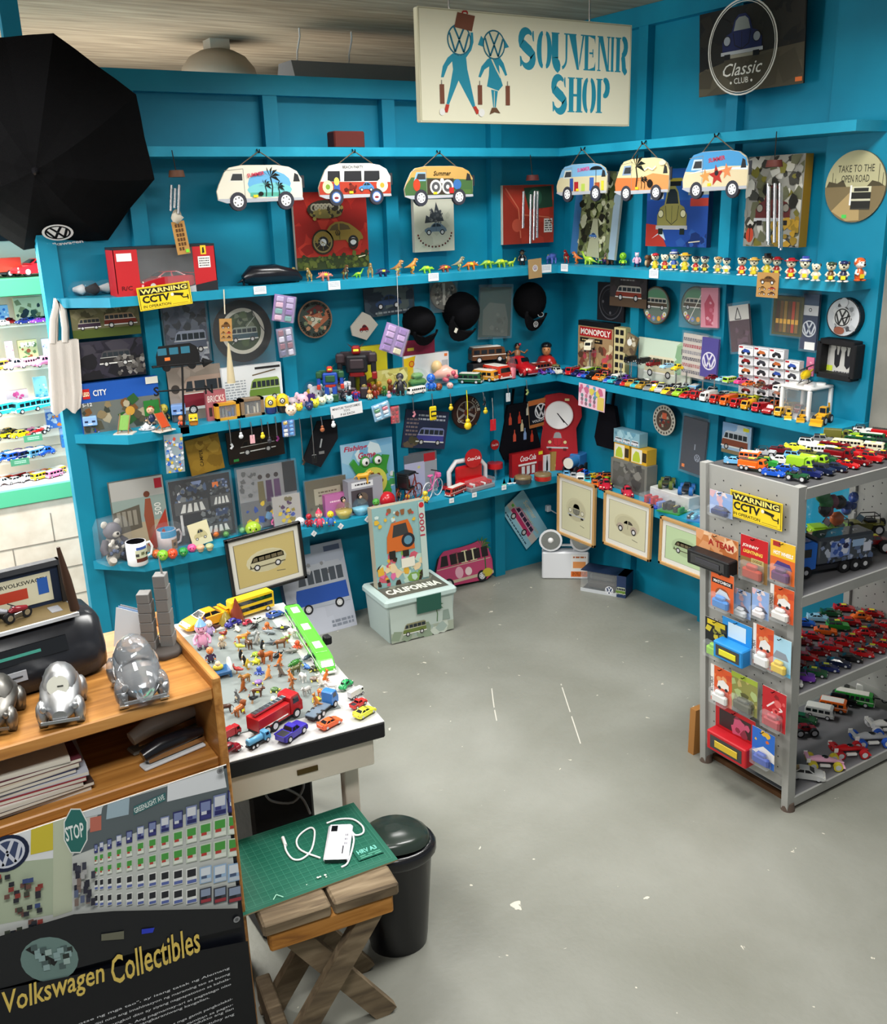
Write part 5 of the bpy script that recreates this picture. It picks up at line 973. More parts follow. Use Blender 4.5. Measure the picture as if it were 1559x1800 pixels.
def clk(a): a.ring(.5,.5,.5,.03,'17171a',36);a.fuzz(30,['b9bcc0','8d9094','d8dadc','4a4c50'],.2,.2,.8,.8,.08,3);a.e(.48,.5,.25,'e6e6e4',n=24);roundel(a,.48,.5,.23,'3a3a3c');a.l([(.46,.46),(.72,.55)],.03,'101010');a.e(.42,.16,.16,'9a5a44',ry=.1);a.e(.5,.88,.12,'d8dadc')
roundp('B',1482,558,34,.06,'round silver wall clock with a badge on its dial',clk,'c9ccd0',name='wall_clock',cat='clock',dep=.03,side='1a1a1d')
cx,cz,w,h = pan('B',1442,602,1503,662,.075);t = thing('shadow_box_frame','deep black frame showing two dark bird shapes beside the metal clock','picture frame',onB(cx,cz,.033,-1));mb = MB()
for s in (-1,1): mb.box((s*w/2-.012,-h/2,0),(s*w/2+.012,h/2,.06),'141417',MT,.003);mb.box((-w/2,s*h/2-.012,0),(w/2,s*h/2+.012,.06),'141417',MT,.003)
mb.build('frame',t);mb,a = panel(w,h,.01,'26262a',PR,'c9c9c4');[(a.p([(x-.08,.3),(x-.1,.7),(x-.04,.85),(x-.02,.6),(x+.02,.6),(x+.05,.85),(x+.1,.7),(x+.07,.28),(x,.2)],'1a1c22'),a.l([(x-.06,.8),(x-.08,.95)],.02,'1a1c22'),a.l([(x+.06,.8),(x+.08,.95)],.02,'1a1c22')) for x in (.36,.66)];a.r(.06,.1,.24,.26,'c9dc3a');a.lines(1,.3,.06,.85,.14,'55555a');mb.build('picture',t)
item('B',1417,628,1430,661,.05,.006,'key_tag','small pink tag hanging above the bulldozers','key tag',lambda a:a.fuzz(5,['c8507a','e8b0c4'],.2,.2,.8,.8,.2,3),'d8789a','c86a8a')
# ------------------------------------------------------------------ third shelf, back wall
CN = {'red':'red','dred':'dark red','orange':'orange','yellow':'yellow','lemon':'bright yellow','green':'green','dgreen':'dark green','lime':'lime green','blue':'blue','dblue':'dark blue','lblue':'light blue','sky':'pale blue','white':'white','black':'black','silver':'silver','grey':'grey','purple':'purple','pink':'pink','lpink':'pale pink','brown':'brown','tan':'tan','cream':'cream','gold':'gold','maroon':'maroon','olive':'olive','teal':'teal','aqua':'turquoise','hotpink':'bright pink','navy':'navy blue','dgrey':'dark grey','beige':'beige','lgrey':'light grey','lilac':'lilac'}
KN = {'sport':'sports car','sedan':'saloon car','suv':'off-road car','beetle':'rounded car','van':'camper van','bus':'minibus','coach':'long coach','double':'double-deck bus','truck':'box truck','flat':'flatbed truck','tanker':'tanker truck','dump':'dump truck','fire':'fire engine','mixer':'mixer truck','pickup':'pickup','jeep':'open jeep','racer':'racing car','monster':'monster truck','loader':'front loader'}
def nm(kind): return {'bus':'toy_bus','coach':'toy_bus','double':'toy_bus','truck':'toy_truck','flat':'toy_truck','tanker':'toy_truck','dump':'toy_truck','fire':'toy_fire_engine','mixer':'toy_truck','van':'toy_van','jeep':'toy_jeep','loader':'toy_loader','monster':'toy_truck','pickup':'toy_pickup'}.get(kind,'toy_car')
def cat_of(n): return n.replace('_',' ').replace('toy jeep','toy car').replace('toy pickup','toy truck')
def lego(a):
 a.r(0,0,1,.7,'6a6f6a');a.r(0,.62,1,1,'1d56b0');a.fuzz(40,['3a4038','8a7a5a','2d5a2c','55503f','b0a58a','77502c'],.02,.02,.98,.6,.07,4);a.r(.04,.7,.13,.9,'c8201e');a.t('LEGO',.045,.75,.08,'f2e7c0',ht=.09,bold=.04);a.t('CITY',.17,.74,.17,'f2f2f0',ht=.12,bold=.02);a.t('5-12',.02,.55,.12,'f0f0f0',ht=.07);a.r(.78,.2,.98,.52,'2d7a34');a.r(.84,.86,1,1,'e8e6d8');a.e(.6,.36,.06,'cf9a3c')
item('A',141,668,282,755,.075,.06,'toy_box','blue construction toy box lettered CITY at the shelf end','box',lego,'1d56b0','1a4c9c',zs=Z3)
item('A',296,643,391,712,.075,.006,'picture_card','framed picture of a red and beige van behind the weather vane','picture plate',lambda a:(a.fuzz(12,['8a7f74','9d9186'],0,.4,1,1,.2,3),van_art(a.sub(.2,.05,1.0,.8),'7d2230','a58f80',n=3),a.e(.12,.6,.08,'3a332f')),'8d8278','6a6058',zs=Z3,tilt=-4)
item('A',391,642,496,705,.09,.03,'kit_box','white box picturing a green van with roof rack','box',lambda a:(van_art(a.sub(.42,.18,.55,.55),'6f8f3c','8aa64e',n=5),a.l([(.5,.78),(.9,.86)],.02,'6a5a40'),a.lines(9,.04,.2,.38,.72,'9aa2a8'),a.r(.55,.9,.98,.95,'2a2a2c')),'e2e6e8','c9cdd0',zs=Z3)
item('A',362,686,397,722,.17,.02,'kit_box','small pinkish box lettered BRICKS','box',lambda a:(a.t('BRICKS',.08,.62,.84,'ece0dc',ht=.22),[a.r(.1+i*.22,.15,.26+i*.22,.45,'3a2a2c') for i in range(4)]),'b0656c','8a4a50',zs=Z3)
def winbox(u0,v0,u1,v1,frame,inside,label,off=.2,dep=.05):
 cx,cz,w,h = pan('A',u0,v0,u1,v1,off);cz = (cz+h/2+Z3)/2;h = 2*(cz-Z3);t = thing('window_box',label,'box',onA(cx,cz,off),'little window boxes on the third shelf');m = MB();b = .14
 for q in (((-w/2,-h/2,-dep),(w/2,-h/2+h*b,0)),((-w/2,h/2-h*b,-dep),(w/2,h/2,0)),((-w/2,-h/2,-dep),(-w/2+w*b,h/2,0)),((w/2-w*b,-h/2,-dep),(w/2,h/2,0)),((-w/2,-h/2,-dep),(w/2,h/2,-dep+.003))): m.box(*q,frame,PR)
 m.build('box_shell',t);m = MB();rd = random.Random(int(u0));[m.box((-w*.34+i*w*.14,-h*.36,-dep*.8),(-w*.26+i*w*.14,-h*.36+h*rd.uniform(.2,.6),-dep*.3),rd.choice(inside),GL,.002) for i in range(5)];m.build('contents',t);m = MB();m.box((-w*.36,-h*.36,-.004),(w*.36,h*.36,-.002),'e8eef2',CP_);m.build('window_film',t)
winbox(368,702,399,738,'a3917a',['8d8d7a','c8b85a','6d6a5a'],'beige window box of miniatures below the pink box',.17,.03);winbox(380,708,422,744,'d39a2c',['55585c','7a7d80','2f4c8a'],'orange and blue window box with grey models');winbox(424,700,465,736,'8a7258',['cfc6b0','8d7a5c','5a4a3a'],'brown wooden looking window box holding tiny furniture')
def blockhead(u,v,hpx,z,label,c1,c2):
 p = on_level(u,v,z);t = thing('block_figure',label,'figurine',T(p)@RZ(face_cam(p)+90)@SCL(metres(hpx,p)));m = MB();m.box((-.3,-.14,0),(.3,.14,.5),c2,GL,.05);[m.box((s*.3,-.12,.1),(s*.38,.12,.46),c2,GL,.03) for s in (-1,1)];m.build('body',t);m = MB();m.box((-.38,-.34,.46),(.38,.34,1),c1,GL,.04);[m.prism([(s*.08,.72),(s*.3,.8),(s*.28,.68),(s*.1,.64)],.34,.345,'1a2440') for s in ()];[m.box((s*.1,-.35,.66),(s*.28,-.339,.76),'1d2850',PR) for s in (-1,1)];m.box((-.12,-.345,.55),(.12,-.339,.6),'dfe8f2',PR);m.build('head',t)
blockhead(161,761,31,Z3,'blue block-headed toy figure in front of the construction box','8db8e8','1d2f9a');blockhead(316,742,32,Z3,'blue block-headed toy figure behind the weather vane pole','7fa6e0','55585f')
p = on_level(187,757,Z3);t = thing('toy_mirror','miniature blue standing mirror with an arched top','toy furniture',T(p)@RZ(8)@SCL(metres(60,p)));m = MB();m.prism([(-.2,.08),(.2,.08),(.2,.78),(.12,.95),(-.12,.95),(-.2,.78)],-.02,.02,'6f84b8',GL);m.build('frame',t,RX(90));m = MB();m.prism([(-.15,.12),(.15,.12),(.15,.76),(.08,.89),(-.08,.89),(-.15,.76)],.021,.024,'7d8286',WG);m.build('mirror_glass',t,RX(90))
for s in (-1,1): m = MB();m.tube([(s*.25,-.1,.0),(s*.25,0,.05),(s*.25,0,.7),(s*.25,0,.76)],[.03,.03,.025,.035],'7d92c4',GL,7);m.build('post',t)
def deck(u,v,k,c,label,yaw):
 p = on_level(u,v,Z3);t = thing('toy_deck_chair',label,'toy furniture',T(p)@RZ(yaw)@SCL(metres(k,p)));m = MB();m.box((-.5,-.35,0),(.5,.35,.05),'d8d0c4',PR);m.build('base',t);m = MB();m.add([(-.25,-.2,.22),(.25,-.2,.22),(.25,.3,.9),(-.25,.3,.9),(-.25,-.17,.2),(.25,-.17,.2),(.25,.33,.88),(-.25,.33,.88)],[(0,1,2,3),(4,7,6,5),(0,3,7,4),(1,5,6,2)],c,CL);m.build('sling',t)
 for s in (-1,1): m = MB();m.tube([(s*.27,-.25,.18),(s*.27,.33,.96)],.03,'8a6a4a',MT,6);m.tube([(s*.27,-.28,.05),(s*.27,-.1,.35),(s*.27,.3,.05)],.03,'8a6a4a',MT,6);m.build('side_frame',t)
deck(220,762,34,'7fae5a','miniature deck chair with a green sling on a patterned tile',-35);deck(288,757,34,'c8502c','miniature deck chair with an orange sling on a patterned tile',20)
p = on_level(259,755,Z3);t = thing('toy_tea_set','tiny white teapot and cups on a saucer between the deck chairs','toy tableware',T(p)@SCL(metres(30,p)));m = MB();m.lathe([(.001,0),(.3,0),(.5,.05),(.48,.07),(.3,.03),(.001,.03)],'e8ebee',GL,20);m.build('saucer',t);m = MB();m.lathe([(.12,.04),(.22,.14),(.2,.26),(.08,.34),(.03,.42),(.001,.43)],'f0f2f4',GL,14,(-.05,0,0));m.tube([(.14,0,.16),(.26,0,.22),(.32,0,.3)],[.05,.035,.025],'f0f2f4',GL,6);m.tube([(-.24,0,.24),(-.36,0,.22),(-.3,0,.1)],.025,'f0f2f4',GL,6);m.build('teapot',t)
for s in (-1,1): m = MB();m.lathe([(.05,.05),(.1,.1),(.11,.17),(.09,.17),(.001,.1)],'f0f2f4',GL,10,(s*.3,-.2,0));m.build('cup',t)
fig(267,747,34,Z3,'red haired toy figure with a dark blue skirt',hair='8a3a1c',body='2a3050',legs='c9a58a',big=.42);fig(290,742,32,Z3,'toy figure with a yellow green round head',head='c0b040',body='4a4030',big=.5);fig(320,750,20,Z3,'small orange and white toy fish-shaped figure',head='e08a4a',body='d8502c',big=.5,face=False)
blockhead(341,748,20,Z3,'yellow box-shaped toy figure beside the weather vane pole','e8cc2c','b8762c')
def capsule(u,v,hpx,label,body,z=Z3):
 p = on_level(u,v,z);t = thing('capsule_figure',label,'figurine',T(p)@RZ(face_cam(p)+90)@SCL(metres(hpx,p)));m = MB();m.lathe([(.2,0),(.3,.08),(.32,.4)],body,GL,14);m.lathe([(.32,.4),(.32,.7),(.26,.88),(.12,.98),(.001,1)],'e0c22c',GL,14,caps=False);m.build('body',t);m = MB();m.tube([(0,-.3,.68),(0,-.38,.68)],.15,'8d8f92',CH,12);m.ell((0,-.36,.68),(.1,.05,.1),'f4f2ea',GL,8,6);m.ell((0,-.4,.68),(.04,.03,.04),'1a1a1a',GL,6,5);m.build('goggle',t)
capsule(477,727,32,'yellow capsule toy in blue with one goggle','2a3a7a');capsule(498,725,34,'yellow capsule toy in black with one goggle','1d1d22')
# weather vane
p = at(327,762,'y',-SD-.01);p.z = Z3;t = thing('weather_vane','black metal weather vane with a van silhouette standing at the shelf edge','weather vane',T((p.x,-SD+.012,Z3)));q = lambda u,v: at(u,v,'y',-SD+.012)-Vector((p.x,-SD+.012,Z3));BK = '131315'
m = MB();m.box((-.02,-.012,-.03),(.02,.012,.006),BK,MT);a_ = q(320,640);m.tube([(0,0,0),(a_.x,0,a_.z)],.005,BK,MT,7);m.build('pole',t)
m = MB();a_,b_ = q(272,645),q(368,636);m.tube([a_,b_],.005,BK,MT,6);m.tube([b_-Vector((.03,0,0)),b_+Vector((.02,0,0))],[.022,.001],BK,MT,4);m.tube([a_-Vector((.01,0,0)),a_+Vector((.04,0,0))],[.02,.008],BK,MT,4,flat=.3);m.build('arrow',t)
m = MB();a_,b_ = q(278,688),q(366,682);m.tube([a_,b_],.004,BK,MT,6)
m.build('cross_arm',t)
for s,uv in (('S',(274,680)),('N',(363,676))): m = MB();c_ = q(uv[0],uv[1]+12);vs,fs,x0,x1,y0,y1 = text_mesh(s,.03);k = .055;m.add([(c_.x+v[0]*k-.01,0,c_.z+v[1]*k-.01) for v in vs],fs,BK,MT);m.build('direction_letter',t)
m = MB();c_ = q(312,624);mm = Art(m,.2,.1,z=0,mat=MT);van = [(.02,.1),(.02,.5),(.1,.95),(.8,.98),(.94,.8),(.99,.5),(.99,.1)];m.prism([((x-.5)*.2,(y-.5)*.1) for x,y in van],-.003,.003,BK,MT);mm.z = .0032;[mm.r(x,.55,x+w,.85,'2f6f86') for x,w in ((.06,.2),(.32,.2),(.58,.2))];mm.r(.2,.3,.32,.44,'e87a3a');[m.cyl((x,-.05,-.004),(x,-.05,.004),.018,BK,MT) for x in (-.055,.06)];m.build('van_silhouette',t,T(c_)@RX(90))
# robots, plush heads, little figures
def robot(u,v,hpx,label,c1,c2,c3,big=False,z=Z3,yaw=0):
 p = on_level(u,v,z,-.12);t = thing('toy_robot',label,'toy robot',T(p)@RZ(face_cam(p)+90+yaw)@SCL(metres(hpx,p)));m = MB();m.box((-.2,-.12,.48),(.2,.12,.8),c1,GL,.03);m.box((-.13,-.17,.56),(.13,-.1,.74),c2,GL,.02);m.box((-.14,-.1,.4),(.14,.1,.5),c3,GL,.02);m.box((-.3,.04,.6),(.3,.1,.86),c2,GL,.02);m.build('torso',t);m = MB();m.box((-.08,-.09,.82),(.08,.09,.97),c3,GL,.03);m.box((-.05,-.1,.88),(.05,-.088,.92),'e8e04a',PR);[m.add([(s*.05,0,.95),(s*.09,0,.94),(s*.16,0,1.02)],[(0,1,2)],c2,GL) for s in (-1,1)];m.build('head',t)
 for s in (-1,1): m = MB();m.box((s*.22,-.12,.66),(s*.38,.12,.84),c2,GL,.03);m.box((s*.26,-.1,.46),(s*.36,.08,.68),c1,GL,.02);m.box((s*.27,-.16,.36),(s*.37,.02,.5),c3,GL,.02);m.build('arm',t);m = MB();m.box((s*.04,-.1,.2),(s*.17,.1,.44),c1,GL,.02);m.box((s*.03,-.16,0),(s*.2,.12,.22),c2,GL,.03);m.build('leg',t)
robot(601,690,94,'large black and red toy robot standing before the yellow box','202024','3a3034','8a1a1c');robot(536,690,64,'blue and green toy robot figure with white shoulders','2a4fae','2f5a3a','c23a2c');robot(570,694,34,'grey and red toy robot, left of the white one','9aa0a8','c9ccd0','a83a2c');robot(595,700,38,'white and black toy robot in front of the large black robot','e2e4e8','d0d2d6','2c2c32');robot(620,690,28,'small red toy robot right of the large black robot','a8202a','8a1a24','2a2a55');robot(626,705,20,'tiny blue and red toy robot at the shelf edge','3a3aa0','b02a3a','5a2a80')
p = on_level(519,694,Z3);m = MB();s = metres(34,p);t = thing('toy_egg','clear violet egg holding a yellow toy','toy egg',T(p)@SCL(s));m.ell((0,0,.5),(.42,.42,.5),'7a4a8a',CP_,16,10);m.build('shell',t);m = MB();m.lathe([(.26,.1),(.3,.2),(.26,.5),(.15,.62),(.001,.66)],'d8b82c',GL,12);m.ell((0,-.26,.45),(.1,.05,.1),'f0f0ea',GL,8,6);m.build('inner_toy',t);m = MB();m.lathe([(.3,.0),(.4,.2),(.43,.42)],'6a3a80',GL,16);m.build('cup',t)
def plush(u,v,hpx,c,label,ears=True,z=Z3,c2=None,ymax=-.04,name='round_toy'):
 p = on_level(u,v,z,ymax);t = thing(name,label,'toy',T(p)@RZ(face_cam(p)+90)@SCL(metres(hpx,p)));m = MB();m.ell((0,0,.46),(.5,.46,.46),c,GL,14,9);m.box((-.22,-.2,0),(.22,.2,.1),c2 or c,GL,.05);[m.ell((s*.18,-.42,.52),(.05,.04,.07),'151515',GL,6,5) for s in (-1,1)];m.ell((0,-.46,.42),(.06,.05,.04),c2 or 'e8a08a',GL,6,5);m.build('body',t)
 if ears:
  for s in (-1,1): m = MB();m.ell((s*.32,.0,.88),(.16,.1,.18),c2 or c,GL,8,6);m.build('ear',t)
for a_ in ((514,718,22,'b8a8b0','greyish pink round toy below the violet egg'),(531,714,24,'f0b8c8','pink round toy with curly ears below the violet egg'),(526,722,14,'e8d03a','small yellow round toy at the shelf edge, farther from the robots'),(544,720,15,'2a3a6a','navy round toy at the shelf edge'),(554,716,16,'e2dc3a','yellow round toy at the shelf edge, nearer the robots'),(553,703,28,'f0eeee','white round toy with pink ears beneath the grey robot'),(549,690,22,'efe8e0','white toy with a red top behind the round toys'),
 (566,712,16,'e6e2c0','cream round toy between the yellow one and the white robot'),(579,709,16,'c8dcd0','pale green round toy in front of the white robot'),(607,705,18,'26262c','black and white round toy at the shelf edge'),(614,707,12,'8ac0d0','small pale blue round toy beside the tiny blue robot'),(512,730,20,'f0d8c0','cream toy with red details beside the round capsule toys')): plush(*a_)
for a_ in ((641,700,26,'8a7a3a','3a6a3a','tiny green and yellow toy figure by the pale yellow box'),(650,703,18,'c98a4a','d8c8a0','tiny pale orange toy figure at the edge'),(659,701,26,'6b3a1c','8a2a1c','tiny brown toy figure in red'),(667,694,24,'d8a03a','b05a1c','tiny orange toy figure with yellow head'),(676,696,18,'4a8a3a','2f6a2c','tiny green toy figure at the edge'),(685,690,24,'b0602c','8a3a1c','tiny rust coloured toy figure'),(693,693,14,'9a2a6a','7a1a4a','tiny magenta toy figure'),(684,700,13,'e8a0b0','e8b8c0','tiny pale pink toy figure')): fig(a_[0],a_[1],a_[2],Z3,a_[5],head=a_[3],body=a_[4],legs=a_[4],big=.4,name='toy_figure')
fig(704,695,38,Z3,'dark toy soldier figure holding something near the green bag',body='2c2c30',legs='1d1d20',hat='helmet',hatc='3a3a40',head='b8b0a8')
item('A',625,608,681,680,.07,.03,'yellow_box','bright yellow box with a black arch behind the black robot','box',lambda a:(a.e(.52,.12,.28,'6a5a1c',ry=.24),a.e(.52,.1,.2,'c9b82c',ry=.16),a.r(.05,.8,.3,.95,'e2d86a')),'d8cc2a','b8aa1c',zs=Z3)
item('A',662,649,717,682,.1,.02,'window_carton','pale yellow flat carton behind the tiny figures','box',lambda a:a.fuzz(16,['c9c06a','a89a4a','d8d08a'],0,0,1,1,.2,3),'b8ae58','9a9248',zs=Z3)
item('A',710,622,789,676,.06,.03,'white_box','white box with a yellow swoosh and round emblem behind the toys','box',lambda a:(a.p([(0,0),(0,.92),(.26,.98),(.2,.6),(.22,0)],'e8c01c'),a.e(.17,.74,.06,'e0a01c'),a.ring(.17,.74,.06,.015,'c8302a'),a.r(.9,.86,.97,.95,'e87a3a'),a.r(.84,.55,.98,.75,'b8bcc0')),'e6e8ea','c4c8cc',zs=Z3)
def carat(u,v,lpx,kind,col,label,yaw,z=Z3,ymax=-.05,xmax=-.04,sticker=None,simple=False,name=None,cat=None,yy=None,**k):
 p = on_level(u,v,z,ymax,xmax);p.y = p.y if yy is None else yy;return car_root(kind,name or nm(kind),label,cat or cat_of(nm(kind)),T(p)@RZ(yaw)@SCL(metres(lpx,p)),col,sticker=sticker,simple=simple,**k)
p = on_level(728,680,Z3,-.08);m = MB();m.ell((0,0,.05),(.07,.04,.055),'8aa88a',CP_,14,8);t = thing('wrapped_toy','green toy vehicle wrapped in a clear bag above the white minibus','toy car',T(p));m.build('clear_bag',t);m = MB();m.box((-.05,-.028,.012),(.05,.028,.05),'5a8a4a',GL,.015);m.box((-.03,-.025,.05),(.03,.025,.08),'7aa86a',GL,.012);m.build('toy',t)
carat(732,692,36,'bus','white','white toy minibus parked along the shelf edge',-172);fig(758,687,30,Z3,'bright blue sitting toy figure beside the white minibus',head='2a6ad0',body='2a6ad0',legs='2a6ad0',big=.5)
p = on_level(785,677,Z3);m = MB();m.loft([[(x,r*math.cos(a_*.7854),.03+r*.9+r*.9*math.sin(a_*.7854)) for a_ in range(8)] for x,r in ((-.07,.02),(-.05,.035),(0,.045),(.04,.03),(.06,.028))],'e8b0a0',GL);m.ell((-.05,0,.1),(.03,.03,.035),'e2c08a',GL,10,7);[m.ell((.02+.03*math.cos(i),-.03,.05+.02*math.sin(i*1.3)),.014,'c85a6a',GL,6,5) for i in range(5)];single(m,'reclining_figurine','pink flowered reclining figurine with fair hair','figurine',T(p)@RZ(-30))
plush(771,686,14,'8a4a2c','small brown round toy at the shelf edge below the reclining figurine',False);plush(791,683,12,'e8b0a8','small pink ball toy at the shelf edge',False)
# camper vans, hula dancers, busts
p = on_level(824,655,Z3,-.06);m = MB();m.box((-.11,-.035,0),(.11,.035,.085),'1d1d20',MT,.004);p.y = -.045;single(m,'display_block','black block raising the brown camper van','stand',T(p));car_root('van','toy_van','large brown camper van with a beige top on the black block','toy van',T(p+Vector((0,-.0,.086)))@RZ(-14)@SCL(.2),'5d3a22')
for a_ in ((818,671,42,'van','dgreen','green camper van model with a white roof, left of the orange one',-50,-.15),(846,667,46,'van','d8952c','orange camper van model between the green and red ones',-68,-.145),(877,667,58,'van','c0301c','red and white camper van model facing out',-84,-.125),(925,661,76,'beetle','a8141c','bright red rounded model car facing out beside the camper vans',-90,-.12)): carat(*a_[:7],yy=a_[7])
for u,v,h_,l in ((857,648,40,'left hula dancer figurine with a straw skirt behind the vans'),(883,648,52,'taller hula dancer figurine with a straw skirt')):
 p = on_level(u,v,Z3,-.05);s = metres(h_,p)*.95;p.y = -.03;t = thing('hula_figurine',l,'figurine',T(p)@RZ(-20)@SCL(s));m = MB();m.lathe([(.2,.04),(.22,.1),(.15,.5),(.1,.54)],'b89a5a',CL,12);m.build('straw_skirt',t);m = MB();m.tube([(0,0,.5),(0,0,.75),(0,0,.8)],[.1,.12,.05],'9a6a48',GL,8);m.ell((0,0,.9),(.085,.085,.1),'9a6a48',GL,10,7);m.ell((0,.02,.93),(.1,.1,.1),'15120f',GL,10,7);[m.tube([(s_*.12,0,.73),(s_*.26,-.05,.66),(s_*.34,-.12,.78)],.035,'9a6a48',GL,6) for s_ in (-1,1)];m.ell((.08,-.05,.98),.05,'c8304a',GL,6,5);m.build('body',t);m = MB();m.cyl((0,0,0),(0,0,.04),.2,'3a2a1c',MT);m.build('base',t)
p = on_level(900,666,Z3);m = MB();t = thing('glass_jar','pink jar with white tag beside the red rounded car','jar',T(p));m.lathe([(.02,0),(.024,.01),(.024,.09),(.018,.1),(.018,.12)],'d8a0a8',CP_,14);m.build('glass',t);m = MB();m.lathe([(.02,.005),(.021,.06),(.001,.065)],'c86a78',GL,12);m.build('contents',t)
def bust(u,v,hpx,label,coat,shirt,capc):
 p = on_level(u,v,Z3,-.05);t = thing('bust_figurine',label,'figurine',T(p)@RZ(face_cam(p)+90)@SCL(metres(hpx,p)));m = MB();m.tube([(0,0,0),(0,0,.2),(0,0,.42),(0,0,.5)],[.46,.48,.34,.14],coat,GL,14,flat=.6);m.prism([(-.14,.1),(.14,.1),(.1,.5),(-.1,.5)],.26,.3,shirt,GL);m.build('shoulders',t);m = MB();m.ell((0,-.04,.68),(.17,.18,.21),'c98a5a',GL,12,8);[m.ell((s*.07,-.2,.72),.022,'151515',GL,6,5) for s in (-1,1)];m.ell((0,-.22,.66),(.03,.05,.04),'c98a5a',GL,6,5);m.build('head',t);m = MB();m.ell((0,0,.84),(.2,.2,.13),capc,GL,12,7);m.build('cap',t)
bust(921,640,48,'bust figurine in a red jacket and black cap behind the red car','a8201c','d8b82c','15151a');bust(899,634,26,'small bust figurine in a yellow shirt behind the jar','d8c02c','e2d86a','3a2a1c')
carat(917,650,64,'coach','8a2a1c','dark long toy coach lying behind the red rounded car',0,ymax=-.12);carat(966,648,32,'jeep','7d7a4a','khaki toy jeep in the shelf corner',-110,ymax=-.1);carat(952,658,20,'beetle','purple','tiny purple rounded car in the shelf corner',-85);carat(967,657,22,'beetle','3a5ab0','small blue rounded toy car in the shelf corner',-85);carat(979,657,26,'suv','e6e6d8','white toy car at the shelf corner',-95);carat(993,658,26,'sedan','dblue','dark blue toy car right at the shelf corner',-110)
# ------------------------------------------------------------------ third shelf, side wall
def mono(a): a.r(0,.9,1,1,'141414');a.r(.05,.7,.95,.88,'b01c22');a.ring(.5,.5,.5,.01,'ffffff') if 0 else None;a.t('MONOPOLY',.08,.73,.84,'f2efe6',ht=.12,bold=.03);a.r(.06,.58,.7,.67,'1a1512');a.lines(1,.12,.6,.62,.65,'c8b07a');a.fuzz(40,['b89a6a','8a4a3a','d8c8a0','c0505a','5a4030'],.04,.04,.96,.55,.09,5)
item('B',1016,566,1078,644,.05,.05,'board_game_box','board game box with white letters on a red band, against the side wall','game',mono,'a88a64','2a1a14',zs=Z3)
item('B',1079,576,1099,648,.08,.05,'toy_building','cream toy tower with two columns of black windows','toy building',lambda a:[a.r(.12+.42*i,.06+j*.16,.42+.42*i,.16+j*.16,'17171a') for i in range(2) for j in range(6)],'cfc490','b0a570',zs=Z3)
item('B',1098,588,1117,626,.1,.012,'toy_bag','small printed bag with a white badge leaning on the toy tower','toy pack',lambda a:(a.fuzz(14,['8a7a5a','5a4a3a','c9c0a8'],0,0,1,1,.2,3),a.e(.4,.62,.22,'e2e2dc')),'7d6d50','6a5c44',rot=-18)
def card2(a): a.r(0,0,1,.3,'c9d0c4');van_art(a.sub(.12,.16,.6,.5),'cfc6a0','e2dcc0','55503f',n=6);a.fuzz(8,['8ab08a','a8c8a0'],.6,.4,1,1,.15,3);a.r(.82,.74,.95,.86,'3a3a3a')
item('B',1122,598,1215,662,.05,.01,'picture_card','pale green card with a cream bus behind the glass stand','card',card2,'cfe0cc','a8b8a4',zs=Z3)
bagcloth(1199,588,1240,664,'patterned grey and pink scarf in a clear bag',lambda a:[a.lines(2,.02,.08+.15*i,.98,.16+.15*i,c,1.2,i) for i,c in enumerate(('6a6670','a86a6a','5a5660','8a868e','a8525a','6a6670'))],'c9c0b8',-2,.06,'packed_scarf','scarf');bagcloth(1232,594,1261,664,'purple sock with a large round badge in a clear bag',lambda a:roundel(a,.5,.42,.42,'d8d4e4'),'3a2a8a',-2,.085)
for r in range(5):
 for c in range(4):
  rd = random.Random(r*7+c);u = 1311+c*27;v = 616+r*17+c*3;bg = rd.choice(['e6e6e8','e2e2e6','d8d8dc','d8c02c' if r in (2,3) and c in (0,2) else 'e6e6e8']);mc = rd.choice(['2a2a30','8a1a1c','3a3a44','2a4aa0','b8602c'])
  if (r,c) in ((0,3),(4,3)): continue
  item('B',u-13,v-8,u+13,v+8.5,.07+.012*(4-r),.03,'toy_motorcycle_box','little white motorcycle box, %s from the top, in the %s stack'%(ordinal(r+1),('first','second','third','fourth')[c]),'box',lambda a,mc=mc:(a.e(.32,.3,.12,'1a1a1c'),a.e(.7,.3,.12,'1a1a1c'),a.p([(.25,.35),(.4,.7),(.72,.6),(.8,.36),(.5,.3)],mc),a.r(.04,.74,.3,.92,'b02028'),a.lines(1,.4,.78,.95,.9,'8a8a90')),bg,'c4c4c8',group='motorcycle boxes stacked against the side wall')
def glassstand(u0,v0,u1,v1,hpx,label,depth_=.09):
 p0 = on_level(u0,v0,Z3,-.05,-.12);p1 = on_level(u1,v1,Z3,-.05,-.12);h_ = metres(hpx,p0);L = abs(p1.y-p0.y);t = thing('acrylic_stand',label,'stand',T((-.14,p0.y,Z3)));m = MB();m.box((-depth_/2,-L,h_),(depth_/2,0,h_+.004),'cfe0e4',CP_);m.build('top_plate',t)
 for x in (-.4,.4):
  for y in (-.03,-.97): m = MB();m.cyl((x*depth_,y*L,0),(x*depth_,y*L,h_),.0035,'c9d0d4',CH);m.build('leg',t)
 return Vector((-.14,p0.y,Z3+h_+.004)),L
def ontop(o,L,i,n,kind,col,label,s=.075,yaw=180,**k): return car_root(kind,nm(kind),label,cat_of(nm(kind)),T(o+Vector((.01*(i%2),-L*(i+.5)/n,0)))@RZ(yaw)@SCL(s),col,**k)
o,L = glassstand(1108,671,1216,690,36,'clear stand with a raised plate of toy cars by the pale green card')
for i,(k,c,l) in enumerate((('truck','black','black toy truck at the far end of the clear stand'),('truck','26262a','black boxy toy lorry second on the clear stand'),('suv','dred','dark red toy car on the clear stand'),('sport','sky','pale blue toy sports car on the clear stand'),('beetle','yellow','yellow rounded toy car near the end of the clear stand'))): ontop(o,L,i,5,k,c,l)
